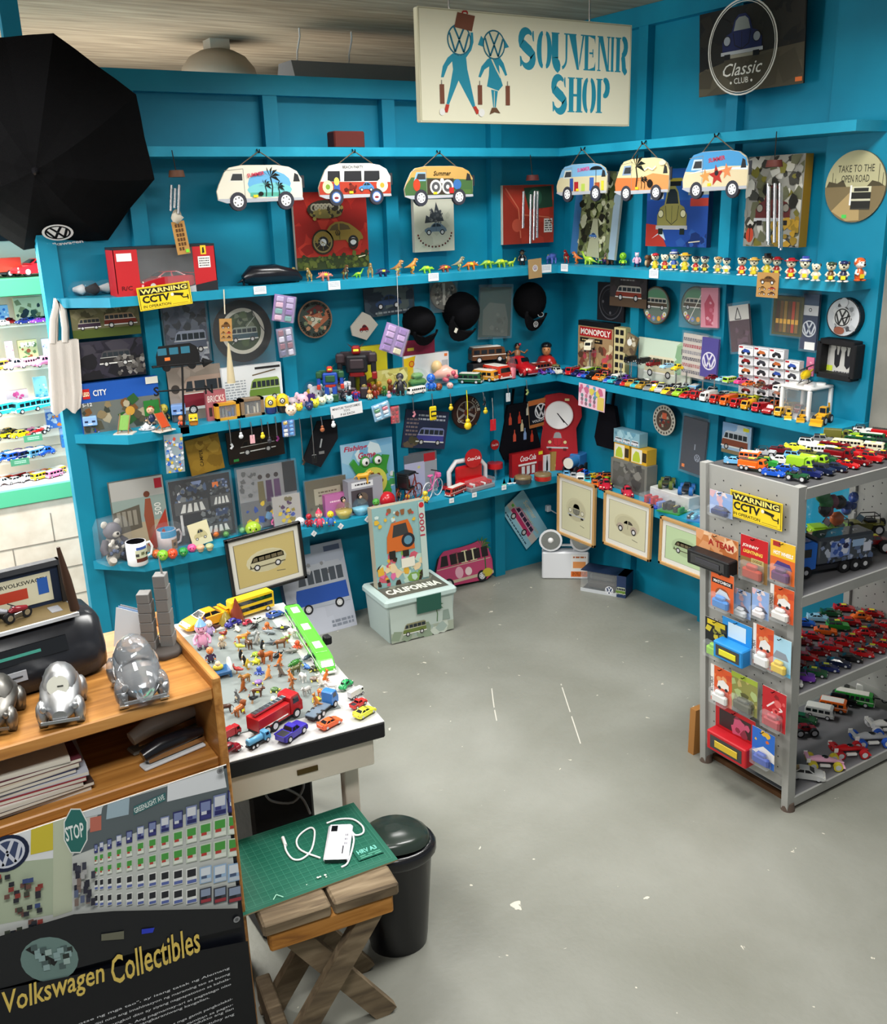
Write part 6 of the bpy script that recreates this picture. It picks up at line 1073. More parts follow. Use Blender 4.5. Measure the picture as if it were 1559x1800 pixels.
o,L = glassstand(1279,694,1400,722,34,'clear stand with a row of toy cars before the motorcycle boxes',.1)
for i,(k,c) in enumerate((('sedan','dred'),('sport','sky'),('van','lime'),('suv','hotpink'),('sedan','orange'),('beetle','brown'),('sport','maroon'),('van','white'))): ontop(o,L,i,8,k,c,'%s toy %s, %s from the far end of the clear stand'%(CN[c],KN[k],ordinal(i+1)),.065)
PAL = ['red','orange','yellow','white','black','blue','dblue','green','silver','lblue','lemon','dred','lime','brown','grey','gold','purple','aqua']
rd = random.Random(11)
rows = [('front',-.185,-.27,-1.17,22,0),('middle',-.12,-.3,-1.2,18,0),('back',-.055,-.33,-1.1,15,0)]
for rn,x,ya,yb,n,_ in rows:
 last = None
 for i in range(n):
  k = rd.choice(['sport','sedan','suv','beetle','sport','van','pickup'] if rn != 'back' else ['bus','coach','suv','van','sedan']);c = rd.choice([q for q in PAL if q != last]);last = c;y = ya+(yb-ya)*i/(n-1)
  if rn == 'back' and abs(y+.68) < .28: continue
  if rn == 'front' and i == 1: k,c = 'fire','red'
  car_root(k,nm(k),'%s toy %s, %s from the corner, %s row, third side-wall shelf'%(CN[c],KN[k],ordinal(i+1),rn),cat_of(nm(k)),T((x,y,Z3))@RZ(180+rd.uniform(10,34))@SCL({'bus':.1,'coach':.12,'fire':.11}.get(k,.088)),c,simple=(rn!='front'))
for i,(k,c,cc) in enumerate((('fire','red','red'),('truck','white','white'),('fire','c8281c','red'),('truck','orange','orange'),('fire','red','red'),('mixer','e0a01c','yellow'),('dump','c8202a','red'),('pickup','a81c20','dark red'),('dump','e0a82c','yellow'))):
 y = -1.235-.062*i;car_root(k,nm(k),'%s toy %s, %s in the front row of trucks on the side shelf'%(cc,KN[k],ordinal(i+1)),cat_of(nm(k)),T((-.17,y,Z3))@RZ(188)@SCL(.105),c)
for i,(k,c) in enumerate((('suv','silver'),('sport','white'),('sedan','lemon'),('tanker','yellow'),('mixer','lemon'),('tanker','grey'),('dump','orange'),('dump','gold'),('fire','dred'))):
 y = -1.22-.066*i;car_root(k,nm(k),'%s toy %s, %s in the back row of trucks on the side shelf'%(CN[c],KN[k],ordinal(i+1)),cat_of(nm(k)),T((-.06,y,Z3))@RZ(185)@SCL(.1),c,simple=True)
# clear display cube, helicopter, diggers
p = on_level(1446,742,Z3,-.05,-.1);p = Vector((-.115,-1.80,Z3));t = thing('display_cube','white framed clear display cube near the end of the side shelf','display case',T(p));H_ = .13
for x in (-.07,.07):
 for y in (-.07,.07): m = MB();m.box((x-.008,y-.008,0),(x+.008,y+.008,H_),'e8e8e6',GL,.003);m.build('corner_post',t)
m = MB();m.box((-.078,-.078,H_),(.078,.078,H_+.012),'e6e6e4',GL,.004);[m.cyl((x,y,H_+.012),(x,y,H_+.02),.02,'f0f0ee',GL) for x in (-.04,.04) for y in (-.04,.04)];m.build('lid',t);m = MB();m.box((-.078,-.078,0),(.078,.078,.006),'d8d8d6',GL);m.build('base',t);m = MB();[m.box(a_,b_,'dfe8ea',CP_) for a_,b_ in (((-.072,-.06,.008),(-.07,.06,H_)),((-.06,-.072,.008),(.06,-.07,H_)))];m.build('clear_pane',t)
car_root('loader','toy_loader','small digger standing inside the clear display cube','toy loader',T(p+Vector((0,0,.008)))@RZ(200)@SCL(.09),'3a3a40')
t = thing('toy_helicopter','yellow toy helicopter on top of the clear display cube','toy helicopter',T(p+Vector((-.01,0,H_+.036)))@RZ(200));m = MB();m.tube([(.05,0,.014),(.03,0,.02),(0,0,.022),(-.03,0,.02)],[.008,.018,.02,.01],'e2c01c',GL,10);m.build('body',t);m = MB();m.tube([(-.02,0,.024),(-.09,0,.03)],[.007,.003],'e2c01c',GL,6);m.box((-.095,-.002,.024),(-.08,.002,.048),'1a1a1a',GL);m.build('tail',t);m = MB();m.cyl((0,0,.04),(0,0,.052),.003,'2a2a2a',MT);[m.box((-.09,-.004,.05),(.09,.004,.052),'2a2a2a',MT)];m.build('rotor',t)
for s in (-1,1): m = MB();m.tube([(-.03,s*.018,-.012),(.04,s*.018,-.012)],.002,'2a2a2a',MT,5);m.tube([(.015,s*.018,-.012),(.015,s*.01,.01)],.002,'2a2a2a',MT,5);m.build('skid',t)
for i,(y,x,s,c,l) in enumerate(((-1.93,-.17,.14,'d8a01c','large yellow toy digger with raised arm at the shelf end'),(-1.845,-.185,.09,'c8941c','small yellow toy digger in front of the display cube'),(-1.775,-.19,.08,'e0b02c','yellow toy bulldozer left of the display cube front'))): car_root('loader','toy_loader',l,'toy loader',T((x,y,Z3))@RZ(195+10*i)@SCL(s),c)
t = thing('display_post','thin clear post holding a white camper above the corner cars','stand',T((-.075,-.33,Z3)));m = MB();m.cyl((0,0,0),(0,0,.12),.005,'c9d0d4',CH);m.box((-.03,-.05,.12),(.03,.05,.124),'cfe0e4',CP_);m.build('post',t);car_root('truck','toy_truck','white and cream toy camper raised on the clear post near the corner','toy truck',T((-.075,-.33,Z3+.125))@RZ(215)@SCL(.13),'e6e0c8')
car_root('loader','toy_loader','orange toy digger behind the corner cars on the side shelf','toy loader',T((-.06,-.44,Z3))@RZ(220)@SCL(.13),'d8721c')
# ------------------------------------------------------------------ hung between third and fourth shelf
E3 = SD+.01
item('A',290,763,323,831,E3,.002,'sticker_sheet','clear sheet of round coloured stickers hanging from the shelf','sticker sheet',lambda a:a.fuzz(60,['c9d0d8','3a6ac0','c84a3a','e8e8ee','7aa0d0','d8b83a'],.06,.03,.94,.9,.12,5),'8fa0a8','7d9098',rot=-2)
item('A',330,767,390,831,.05,.012,'drawstring_bag','folded mustard yellow cloth bag on the wall','bag',lambda a:(a.fuzz(14,['a8842c','8d6c20','b8943a'],0,0,1,1,.2,3),a.t('CAMPER',.4,.2,.5,'3a2c10',rot=84,ht=.1)),'a07c28','8a6a20',rot=6)
item('A',399,752,499,808,.05,.008,'photo_plate','dark brown van plate behind the row of key rings','picture plate',lambda a:(van_art(a.sub(.2,.2,.65,.5),'2c2018','3a2c22','171310'),a.r(.08,.06,.17,.14,'3a9a4a')),'241a16','141010',rot=2)
def keyring(u,v0,v1,c,label,shape='ball',off=E3,w=9,wall='A',tie='b8bcc0'):
 ax='y' if wall=='A' else 'x';a_ = at(u,v0,ax,-off);b_ = at(u,v1,ax,-off);h = a_.z-b_.z;r = metres(w,a_)/2;t = thing('key_ring',label,'key ring',WM(wall)(a_.x if wall=='A' else a_.y,a_.z,off),'key rings hanging along the third shelf');m = MB();m.tube([(0,0,-.006),(0,-h*.3,0),(0,-h+2*r,0)],.0025,tie,CH if tie=='b8bcc0' else CL,5);m.build('cord',t);m = MB()
 if shape == 'ball': m.ell((0,-h+r,0),(r,r,r*.7),c,GL,9,6);m.ell((0,-h+2.2*r,0),(r*.6,r*.6,r*.5),c,GL,8,5)
 elif shape == 'flat': m.box((-r,-h,-.002),(r,-h+3.4*r,.002),c,GL,.001)
 elif shape == 'car': m.X = T((0,-h+1.8*r,0));m.box((-r,-1.8*r,-.006),(r,1.8*r,.006),c,GL,.005);m.box((-r*.8,-r*.8,.004),(r*.8,r*.7,.01),'1d1d22',GL,.003);m.box((-r*.7,-r*.4,.008),(r*.7,r*.3,.012),c,GL,.002)
 else: m.tube([(0,-h+2*r,0),(r*.6,-h+r,0),(-r*.3,-h,0)],r*.5,c,GL,6)
 m.build('charm',t);return t
for a_ in ((402,738,790,'c9ccd0','silver key ring with beads before the brown plate','bend'),(421,738,772,'d0d4d8','crumpled clear key charm before the brown plate','ball'),(441,742,780,'e8b0b8','pale pink square key charm','flat'),(459,736,772,'e8d02c','yellow toy key charm in the row over the brown plate','ball'),(471,742,780,'3a3a40','dark heart key charm','ball'),(484,732,776,'7a2a6a','purple toy key charm on a large ring','bend'),
 (527,735,818,'3a2a20','long dark key ring with a small red and gold charm','bend'),(547,730,815,'1a1a1c','long black strap with a silver logo charm','flat'),(565,733,760,'a8603a','brown toy key charm beside the dark wallet','ball'),(585,730,752,'e8e8ea','small white key charm under the handwritten note','ball'),(726,700,733,'d88a98','pink key charm left of the yellow taxi','bend'),(792,692,722,'e0c02c','small yellow bead charm left of the wheel plaque','ball'),(850,690,712,'1a1a20','black insect shaped key charm','bend'),(853,698,728,'d8c02c','yellow bead charm beside the black insect','ball'),(893,676,706,'c9d0d4','thin silver key charm with a white tag','flat'),(926,668,694,'8a9a5a','metal key charm with green beads','bend')): keyring(*a_)
keyring(760,692,739,'e8cc1c','yellow toy taxi key ring hanging from the shelf','car',w=14);keyring(866,700,757,'c8202a','red bottle opener key tag','flat',w=12,tie='8a8a8a');t = keyring(821,686,756,'e8c81c','yellow duck charm on a bright yellow lanyard','ball',w=15,tie='e8d82c')
blister('A',496,738,517,767,'blue toy key pack at the shelf edge',['2a6ac0','4a9ae0','d8b03a','e8e8e8']);blister('A',655,708,685,737,'pale blue card with white flowers on the shelf edge',['8ac0e0','e8e8f0','3a8a4a','d8607a'],12);blister('A',687,714,701,744,'red key toy in a clear pack',['c82030','b01828','8a1a20'])
item('A',581,710,637,731,SD+.004,.001,'handwritten_note','white handwritten note about 60 each on the shelf edge','price note',lambda a:(a.t('MINIATURE TRANSFORMERS',.06,.64,.88,'2a2a30',ht=.2),a.t('TOYS',.4,.38,.2,'2a2a30',ht=.18),a.t('P 60 EACH',.3,.1,.44,'2a2a30',ht=.18)),'e8e8ea','c9c9cc',rot=3)
p = at(561,780,'y',-.075);k = metres(1,p);m = MB();m.prism([((x-560)*k,(780-y)*k) for x,y in ((597,752),(597,776),(560,823),(527,806),(560,740),(590,740))],-.012,0,'26262a',CL);a = Art(m,.1,.1,z=.0005);a.p([(.5,.3),(.62,.75),(.7,.72),(.58,.28)],'b8bcc0');a.r(.45,-.05,.75,.1,'8a8a8a');single(m,'wallet','dark grey folded wallet with metal badge hung on the wall','wallet',onA(p.x,p.z,.075))
def tote(wall,u0,v0,u1,v1,label,draw=None,off=.05):
 cx,cz,w,h = pan(wall,u0,v0,u1,v1,off);t = thing('tote_bag',label,'bag',WM(wall)(cx,cz,off));m = MB();m.prism([(-w*.3,h*.28),(w*.22,h*.28),(w*.5,-h*.45),(w*.3,-h*.5),(-w*.4,-h*.5),(-w*.5,-h*.35)],-.012,.012,'121218',CL)
 if draw: a = Art(m,w,h,z=.0125,mat=CL);draw(a)
 m.build('bag_body',t)
 for x in (-.2,.1): m = MB();m.tube([(x*w,h*.26,0),(x*w+w*.05,h*.5,0)],.008,'121218',CL,6);m.build('strap',t)
def bottles(a):
 for i,(x,y,c) in enumerate(((.2,.5,'c8503a'),(.42,.5,'c8402c'),(.62,.6,'d8d4c0'),(.75,.5,'8aa8d8'),(.3,.25,'d85a44'),(.55,.25,'8aa8d8'),(.72,.2,'c8402c'),(.48,.38,'d8c8a0'))): a.p([(x,y),(x+.07,y),(x+.07,y+.09),(x+.045,y+.13),(x+.045,y+.17),(x+.025,y+.17),(x+.025,y+.13),(x,y+.09)],c)
tote('A',877,682,950,803,'black tote bag patterned with coloured bottles',bottles);tote('B',1048,690,1095,788,'plain black tote bag hanging beside the red clock',None,.05)
item('A',930,700,976,748,.07,.006,'badge_pack','black card with white round badge, half behind the red clock','pack',lambda a:(a.r(0,.82,1,1,'c8703a'),a.r(0,0,1,.12,'b8703a'),roundel(a,.45,.55,.24,'e8e8ea'),a.t('VOLKSWAGEN',.1,.18,.8,'e8e8ea',ht=.09)),'101018','b8946a',rot=4)
item('A',709,722,786,788,.05,.006,'photo_plate','navy plate with a violet van and slanted lettering on the wall','picture plate',lambda a:(van_art(a.sub(.3,.08,.66,.5),'4a4aa0','8a94c8'),a.lines(5,.05,.3,.32,.8,'8a7a7a'),a.lines(2,.3,.72,.95,.92,'c0c4d0'),a.fuzz(8,['6a5a4a','55503a'],.02,.02,.4,.2,.08,2)),'2c3350','17181f',rot=-11)
def wheelart(a): a.e(.5,.5,.47,'3a1f1a',n=30);a.ring(.5,.5,.34,.03,'b8a898',30);[a.l([(.5,.5),(.5+.33*math.cos(R_(x)),.5+.33*math.sin(R_(x)))],.07,'9a9490') for x in (30,90,150,210,270,330)];a.e(.5,.5,.09,'6a2a20');a.ring(.25,.3,.07,.02,'d8d4c8');arctext(a,'LITTLE',.5,.5,.42,60,0,'d8d0c0',.08);a.fuzz(14,['6a4a3a','8a6a4a'],.1,.1,.9,.9,.04,3)
roundp('A',820,725,30,.055,'round dark wheel plaque lettered LITTLE behind the yellow lanyard',wheelart,'1f1512')
roundp('A',870,782,9,.05,'small round red bottle cap sign on the wall',lambda a:a.t('Coca-Cola',.14,.4,.72,'f0e8e8',ht=.22,shear=.2),'a8161c')
item('B',1017,678,1063,719,SD+.012,.003,'sticker_pack','pink card of badge stickers hanging over the red clock','pack',lambda a:([a.e(.14+.16*i,.16+.17*j,.055,['c87a90','8a6a7a','6a8a8a'][(i+j)%3],n=7) for i in range(4) for j in range(3)],a.fuzz(14,['5a9ac0','d8c85a','c86a8a'],.05,.62,.95,.95,.1,4),a.r(.74,.05,.98,.6,'d8c060')),'ecc8d8','d8b0c0',rot=-2)
roundp('B',1167,739,27,.055,'round white plaque with a ring of lettering on the side wall',lambda a:(a.e(.5,.5,.34,'5a4a40',n=24),a.fuzz(12,['8a3a30','2a3a5a','b8a890'],.3,.3,.7,.7,.07,2),a.r(.42,.55,.62,.75,'d86a4a'),[a.e(.5+.42*math.cos(i*.3),.5+.42*math.sin(i*.3),.03,'3a3430',n=5,ry=.045) for i in range(21)]),'d0cabc')
item('B',1198,736,1240,832,.06,.01,'garment_bag','long dark grey fabric bag in clear wrap on the side wall','bag',lambda a:(roundel(a,.7,.3,.12,'9aa0b0'),a.lines(1,.55,.38,.62,.6,'9aa0b0'),a.r(.08,.06,.2,.12,'e8803a')),'3a3d48','30333c',film='cloth',rot=-3)
item('B',1269,746,1320,800,.05,.01,'photo_plate','plate of a brown and white van under blue sky near the grey rack','picture plate',lambda a:(a.r(0,.55,1,1,'8ab0d8'),a.fuzz(8,['c9d8e8','a8c4e0'],0,.6,1,1,.2,3),van_art(a.sub(-.02,.1,.95,.68),'8a4a34','c8d0d8'),a.r(.72,.82,.92,.93,'e8e02c'),a.r(0,0,1,.12,'8a7a5a')),'a8c4e0','7d8a94')
# red clock on the fourth shelf
w,h = metres(78,(-.135,-.135,Z4)),metres(136,(-.135,-.135,Z4));t = thing('wall_clock','large red pedestal shaped clock with white dial and a little red car','clock',T((-.135,-.135,Z4+h/2+.002)) @ RZ(-45) @ RX(87));q = [(-.42,-.5),(.46,-.5),(.4,-.1),(.38,.05),(.5,.2),(.48,.35),(.3,.47),(0,.5),(-.3,.47),(-.48,.35),(-.5,.2),(-.36,.05),(-.4,-.1)];m = MB();m.prism([(x*w,y*h) for x,y in q],-.02,0,'a81a24',MT);a = Art(m,w,h,z=.0005);roundel(a,.68,.12,.1,'4a1014');front_car_art(a.sub(.22,.26,.5,.26),'b82430','9a9a9c','5a1016','e0c890');a.r(.62,.9,.72,.93,'e8d89a');m.build('body',t)
m = MB();R = w*.3;m.cyl((0,.22*h,0),(0,.22*h,.012),R*1.04,'e8dcdc',GL,n=32);m.cyl((0,.22*h,.012),(0,.22*h,.0125),R*.97,'f2f0f0',PR,n=32);m.build('dial',t)
for n,dx,dy in (('hour_hand',.4,-.55),('minute_hand',.66,-.74)): m = MB();a = Art(m,1,1,0,0,z=.014);a.l([(-dx*R*.2,.22*h-dy*R*.2),(dx*R,.22*h+dy*R)],.005,'101010');m.build(n,t)
# ------------------------------------------------------------------ fourth shelf, back wall
item('A',198,842,293,950,.075,.03,'puzzle_box','puzzle box numbered 500 with a surfer on a beach','puzzle',lambda a:(a.r(0,.42,1,.75,'8a9a94'),a.r(0,.75,1,1,'a8a8a4'),a.r(0,0,1,.42,'a89a80'),a.p([(.0,.3),(.0,.6),(.5,.66),(.5,.35)],'5a554a'),[a.r(.06+.1*i,.4,.13+.1*i,.6,'8a8578') for i in range(4)],a.e(.1,.2,.12,'6a6a64'),a.p([(.6,.1),(.56,.5),(.62,.72),(.72,.72),(.74,.45),(.7,.05)],'8a4a34'),a.e(.66,.78,.06,'6a3a2a'),a.p([(.55,.1),(.98,.55),(.98,.3),(.7,.02)],'a83a2a'),a.r(.83,.84,.97,.97,'a02030'),a.t('500',.9,.48,.24,'d8d8d0',rot=90,ht=.09)),'9a9a90','6a655a',zs=Z4,tilt=-4)
def bagpic(u0,v0,u1,v1,label,draw,face,off=.085,tilt=-4,rot=0): 
 cx,cz,w,h = pan('A',u0,v0,u1,v1,off);cz = (cz+h/2+Z4)/2;h = 2*(cz-Z4)-.004;t = thing('bagged_print',label,'picture',onA(cx,cz,off,rot,tilt),'prints in clear bags on the lowest shelf');m,a = panel(w*.94,h*.94,.003,'b8b8b4',PR,face);draw(a);m.build('print',t);m = MB();m.box((-w/2,-h/2,-.002),(w/2,h/2,.009),'e8eef2',FI);m.build('clear_bag',t)
def street(a,seed): a.fuzz(30,['55585a','3a3d40','74787a','4a5a78'],0,.4,1,1,.1,seed);a.r(0,0,1,.4,'4a4a4c');[a.p([(.15+.2*i,.05),(.3+.2*i,.05),(.34+.16*i,.32),(.26+.16*i,.32)],'d0d0cc') for i in range(4)];a.fuzz(8,['2c3a5a','7a8ab0'],.4,.7,.9,1,.1,seed+1)
bagpic(297,834,412,946,'bagged dark collage of street photographs',lambda a:(street(a.sub(.05,.45,.55,.5),1),street(a.sub(.64,.5,.34,.42),2),street(a.sub(.45,.06,.5,.4),3),a.r(.12,.12,.16,.85,'c8c8c8'),a.r(.7,.8,.8,.88,'d8702c')),'26262a')
bagpic(417,813,525,925,'bagged square print of three people with a painted banner',lambda a:(a.r(0,.45,1,1,'8d8d90'),[(a.p([(x-.06,.4),(x-.05,.75),(x+.05,.75),(x+.06,.4)],c),a.e(x,.82,.04,'3a3030')) for x,c in ((.38,'6a6040'),(.52,'4a2c50'),(.66,'5a3a60'))],a.fuzz(26,['2a4a9a','6a9ac0','d8b82c','26263a'],.05,.05,.7,.4,.07,4),a.r(.78,.5,1,1,'2a2a2e'),a.fuzz(16,['5a5a5c','8a8a8c'],.02,.55,.3,.95,.05,5)),'6a6a6e')
bagpic(478,868,530,920,'smaller bagged print with yellow lettering in front of the square one',lambda a:(a.fuzz(10,['4a2c50','6a6040'],.2,.55,.8,.9,.08,2),a.fuzz(16,['d8b82c','8a7a2c','3a4a9a'],.2,.1,.8,.5,.08,3)),'a8a4a0',.14);bagpic(535,838,612,905,'bagged brown old photograph behind the figurines',lambda a:(a.r(.2,.3,.85,.75,'b0a890'),a.fuzz(18,['5a5242','7a7058'],.02,.02,.98,.3,.1,4),a.lines(2,.3,.5,.75,.68,'6a6048')),'6a624e')
p = on_level(203,985,Z4);t = thing('teddy_bear','plaid patchwork teddy bear in a clear bag on the lowest shelf','soft toy',T(p+Vector((0,-.005,0)))@RZ(15)@SCL(metres(82,p)));m = MB();m.ell((0,0,.3),(.22,.18,.28),'8d8a86',CL,12,8);m.ell((0,-.03,.68),(.2,.18,.19),'6a6870',CL,12,8);m.ell((0,-.18,.64),(.09,.08,.07),'b0aca4',CL,8,6);m.ell((0,-.25,.67),.03,'101010',GL,6,5)
for s in (-1,1): m.ell((s*.15,0,.84),(.08,.05,.08),'b8b4ac',CL,8,6);m.tube([(s*.16,0,.48),(s*.28,-.08,.34),(s*.26,-.14,.24)],[.08,.08,.07],'55535a',CL,8);m.tube([(s*.12,-.05,.14),(s*.2,-.25,.08),(s*.2,-.3,.14)],[.1,.09,.08],'2c2c34' if s>0 else 'a8a49c',CL,8)
rd = random.Random(3);[m.ell((rd.uniform(-.18,.18),-.16-rd.uniform(0,.03),rd.uniform(.15,.5)),(.05,.03,.05),rd.choice(['26262e','d0ccc4','55607a']),CL,5,4) for i in range(14)];m.build('bear',t);m = MB();m.loft([[(x*k,y*k,z) for x,y in ((-.3,-.26),(.3,-.26),(.34,.16),(-.34,.16))] for z,k in ((0,.95),(.05,1.05),(.8,1.0),(.98,.75),(1.0,.3))],'e8eef2',FI);m.build('clear_bag',t)
def mug(u,v,hpx,label,c,inner='16161a',deco=None,yaw=0,film=False):
 p = on_level(u,v,Z4);t = thing('mug',label,'mug',T(p)@RZ(yaw)@SCL(metres(hpx,p)));m = MB();m.lathe([(.001,0),(.38,0),(.42,.04),(.42,1),(.38,1)],c,GL,24,caps=False);m.lathe([(.38,1),(.37,.06),(.001,.05)],inner,GL,24,caps=False);m.build('cup',t);m = MB();m.tube([(.4,0,.8),(.6,0,.84),(.7,0,.6),(.62,0,.3),(.4,0,.22)],.055,c,GL,8);m.build('handle',t)
 if deco: m = MB();n = 9;[m.add([((.425+.004*q)*math.sin(R_(b_)),-(.425+.004*q)*math.cos(R_(b_)),z) for b_,z in ((a0+(a1-a0)*i/8,z0),(a0+(a1-a0)*(i+1)/8,z0),(a0+(a1-a0)*(i+1)/8,z1),(a0+(a1-a0)*i/8,z1))],[(0,1,2,3)],cc,PR) for q,(a0,a1,z0,z1,cc) in enumerate(deco) for i in range(8)];m.build('printed_picture',t)
 if film: m = MB();m.loft([[(x*k,y*k,z) for x,y in ((-.55,-.5),(.8,-.5),(.8,.5),(-.55,.5))] for z,k in ((-.0,1),(.9,1.05),(1.2,.7))],'e8eef2',FI);m.build('clear_bag',t)
mug(243,991,42,'white mug printed with a van, standing at the shelf end','eceef2','121216',[(-25,45,.72,.84,'3a5aa8'),(-32,50,.36,.72,'c8ccae'),(-28,46,.2,.36,'5a2a20'),(-30,-12,.44,.56,'3a3a3a'),(30,48,.44,.56,'3a3a3a'),(0,20,.5,.62,'6a7050')],10);mug(258,950,26,'small white cup with something red inside, behind the mug','d8d8da','b02a3a',None,0);mug(296,968,40,'blue and white mug with brown picture in a clear bag','b8aeb0','2a8ab8',[(-60,60,.7,1.0,'2a8ab8'),(0,50,.15,.6,'8a6a4a'),(10,30,.3,.45,'2a2018')],10,True)
item('A',333,918,369,950,.16,.004,'greeting_card','cream card drawn with a small car leaning on the shelf','card',lambda a:beetle_art(a.sub(.15,.2,.7,.55),'c0b88a'),'ddd6b0','b0a880',zs=Z4+.012,rot=8,tilt=-8)
def ball(u,v,rpx,c,label,film=True,name='toy_capsule',z=Z4):
 p = on_level(u,v,z);r = metres(rpx,p);t = thing(name,label,'toy capsule',T(p+Vector((0,0,r*.02))));m = MB();m.ell((0,0,r),r,c,CP_ if film else GL,14,9);m.build('shell',t);m = MB();m.ell((0,0,r*.8),(r*.6,r*.6,r*.55),c,GL,8,6);m.build('inner_toy',t)
for a_ in ((380,947,10,'d8702c','orange capsule ball, farther from the black framed picture'),(398,946,9,'6aa05a','green capsule ball between two orange ones'),(407,938,10,'d87a34','orange capsule ball beside the green ducks'),(427,940,10,'7ab07a','pale green capsule ball left of the duck'),(456,934,9,'b8c0c4','clear capsule ball right of the duck')): ball(*a_)
for a_ in ((276,981,17,'e0703a','orange bird shaped bath toy'),(287,984,20,'8ac83a','lime green duck bath toy'),(304,981,19,'e0502c','round red bath toy'),(323,977,17,'2f9a4a','green frog bath toy'),(338,970,16,'f05a9a','bright pink round bath toy'),(446,941,28,'a8c83a','lime duck standing above the black frame')): plush(*a_,False,Z4,name='bath_toy')
for u,v,c,l in ((353,969,'d8b08a','peach'),(369,967,'b0b88a','pale green')):
 p = on_level(u,v,Z4);m = MB();m.lathe([(.012,0),(.018,.018)],'b8a888',GL,12);m.ell((0,0,.02),(.021,.021,.014),c,GL,10,6);single(m,'toy_cupcake','tiny %s toy cupcake at the shelf edge'%l,'toy food',T(p))
for a_ in ((487,928,30,'e08aa8','d8609a','pink and red toy figure by the black frame','e8c83a'),(508,925,24,'e0c02c','6a2a8a','yellow and purple toy figure by the black frame',None),(544,926,24,'b82434','a81c2c','small red toy figure with dark eyes',None),(562,927,30,'e8c0b0','d84a6a','toy girl figure with a pink bow and red base','d83a5a'),(582,925,28,'e8d02c','3a70c0','toy figure in a blue dress on a yellow base',None),(662,905,30,'4a9a3a','c84a2c','green and red toy figure on a cream base',None),(681,866,18,'d87a2c','d8702c','orange toy dragon figure on a red egg',None),(717,888,20,'d8a02c','b8302a','yellow and red pair of toy figures',None),(748,884,22,'e0c83a','e0c43a','yellow toy figure beside the tricycle',None)): fig(a_[0],a_[1],a_[2],Z4,a_[5],head=a_[3],body=a_[4],legs=a_[4],big=.42,hat='cone' if a_[6] else None,hatc=a_[6] or 'red')
plush(528,925,18,'e0e2ea','white fluffy cloud shaped toy',False,Z4);plush(558,904,30,'2c3a5a','large navy and cream round toy behind the toy girl',False,Z4,'c8b898');plush(691,893,15,'c86a5a','small reddish round toy beside the red egg',False,Z4);ball(681,893,15,'b81c28','big red toy egg under the orange dragon',False,'toy_egg')
for u,v,c,l in ((605,910,'b8a85a','yellow'),(634,904,'7ab8d0','pale blue')):
 p = on_level(u,v,Z4);t = thing('toy_globe','%s half clear globe topped by a toy girl'%l,'toy',T(p)@SCL(metres(30,p)));m = MB();m.ell((0,0,.5),.5,c,CP_,14,9);m.build('globe',t);m = MB();m.lathe([(.3,0),(.46,.25),(.5,.48),(.001,.5)],c,GL,16);m.build('base',t);m = MB();m.ell((0,0,1.12),(.17,.17,.18),'1a1512',GL,10,7);m.ell((0,-.08,1.1),(.12,.1,.13),'e8c0a0',GL,8,6);m.build('topper',t)
item('A',571,868,615,894,.12,.03,'toy_carton','pink toy carton behind the yellow globe','box',lambda a:a.lines(1,.2,.6,.8,.75,'f0d0e0'),'c070a8','a85a90',zs=Z4)
item('A',612,842,673,888,.17,.06,'figure_box','grey window box with a dark figure inside','box',lambda a:(a.r(.08,.06,.7,.72,'4a4248'),a.e(.4,.45,.16,'6a5a50'),a.r(.1,.78,.72,.95,'e0e0e4'),a.lines(1,.2,.82,.66,.92,'3a3a40')),'9a9aa4','8a8a94',zs=Z4)
p = on_level(640,850,Z4+.155,-.1);animal('mammal','toy_bear','orange yellow toy bear on the grey window box',T((p.x,-.16,Z4+.157))@RZ(-20)@SCL(.09),'d8a02c','toy animal')
def frog(a): a.fuzz(10,['a8d0e8','7ab8e0','e0f0f8'],0,0,1,1,.2,3);a.t('Fishing',.06,.86,.45,'c03a58',ht=.1,shear=.2,bold=.03);a.t('Game',.32,.74,.34,'c03a58',ht=.1,shear=.2,bold=.03);a.fuzz(8,['4aa05a','e8e8e8'],.75,.2,1,.6,.08,4)
cx,cz,w,h = pan('A',598,722,690,838,.075);t = thing('fishing_game','blue card holding a big green frog fishing game','toy',onA(cx,Z4+h/2+.002,.075,0,-3));m,a = panel(w,h,.004,'8ab8d8',PR,'8fc4e4');frog(a);m.build('card',t);m = MB();FG = '3f9a3a';m.prism([(w*x,h*y) for x,y in ((-.3,-.42),(.36,-.42),(.4,-.3),(.3,-.1),(.34,.1),(.4,.24),(.28,.26),(.2,.12),(-.1,.2),(-.2,.14),(-.28,.26),(-.36,.2),(-.26,.04),(-.2,-.1),(-.3,-.3))],.004,.02,FG,GL);[m.ell((w*x,h*.2,.02),(w*.1,w*.1,.014),FG,GL,12,6) for x in (-.08,.16)];[(m.ell((w*x,h*.2,.028),(w*.075,w*.075,.01),'f0f0ec',GL,12,6),m.ell((w*x,h*.19,.037),(w*.025,w*.03,.003),'101010',GL,8,4)) for x in (-.08,.16)];m.build('frog_body',t);m = MB();m.cyl((w*.06,-h*.12,.02),(w*.06,-h*.12,.026),w*.25,'d0d05a',GL,n=24);[m.cyl((w*(.06+.14*math.cos(i*.9)*(1 if i<7 else .4)),-h*.12+w*.14*math.sin(i*.9)*(1 if i<7 else .4),.026),(w*(.06+.14*math.cos(i*.9)*(1 if i<7 else .4)),-h*.12+w*.14*math.sin(i*.9)*(1 if i<7 else .4),.029),w*.035,'7a4a20',GL,n=8) for i in range(11)];m.build('pond_dial',t)
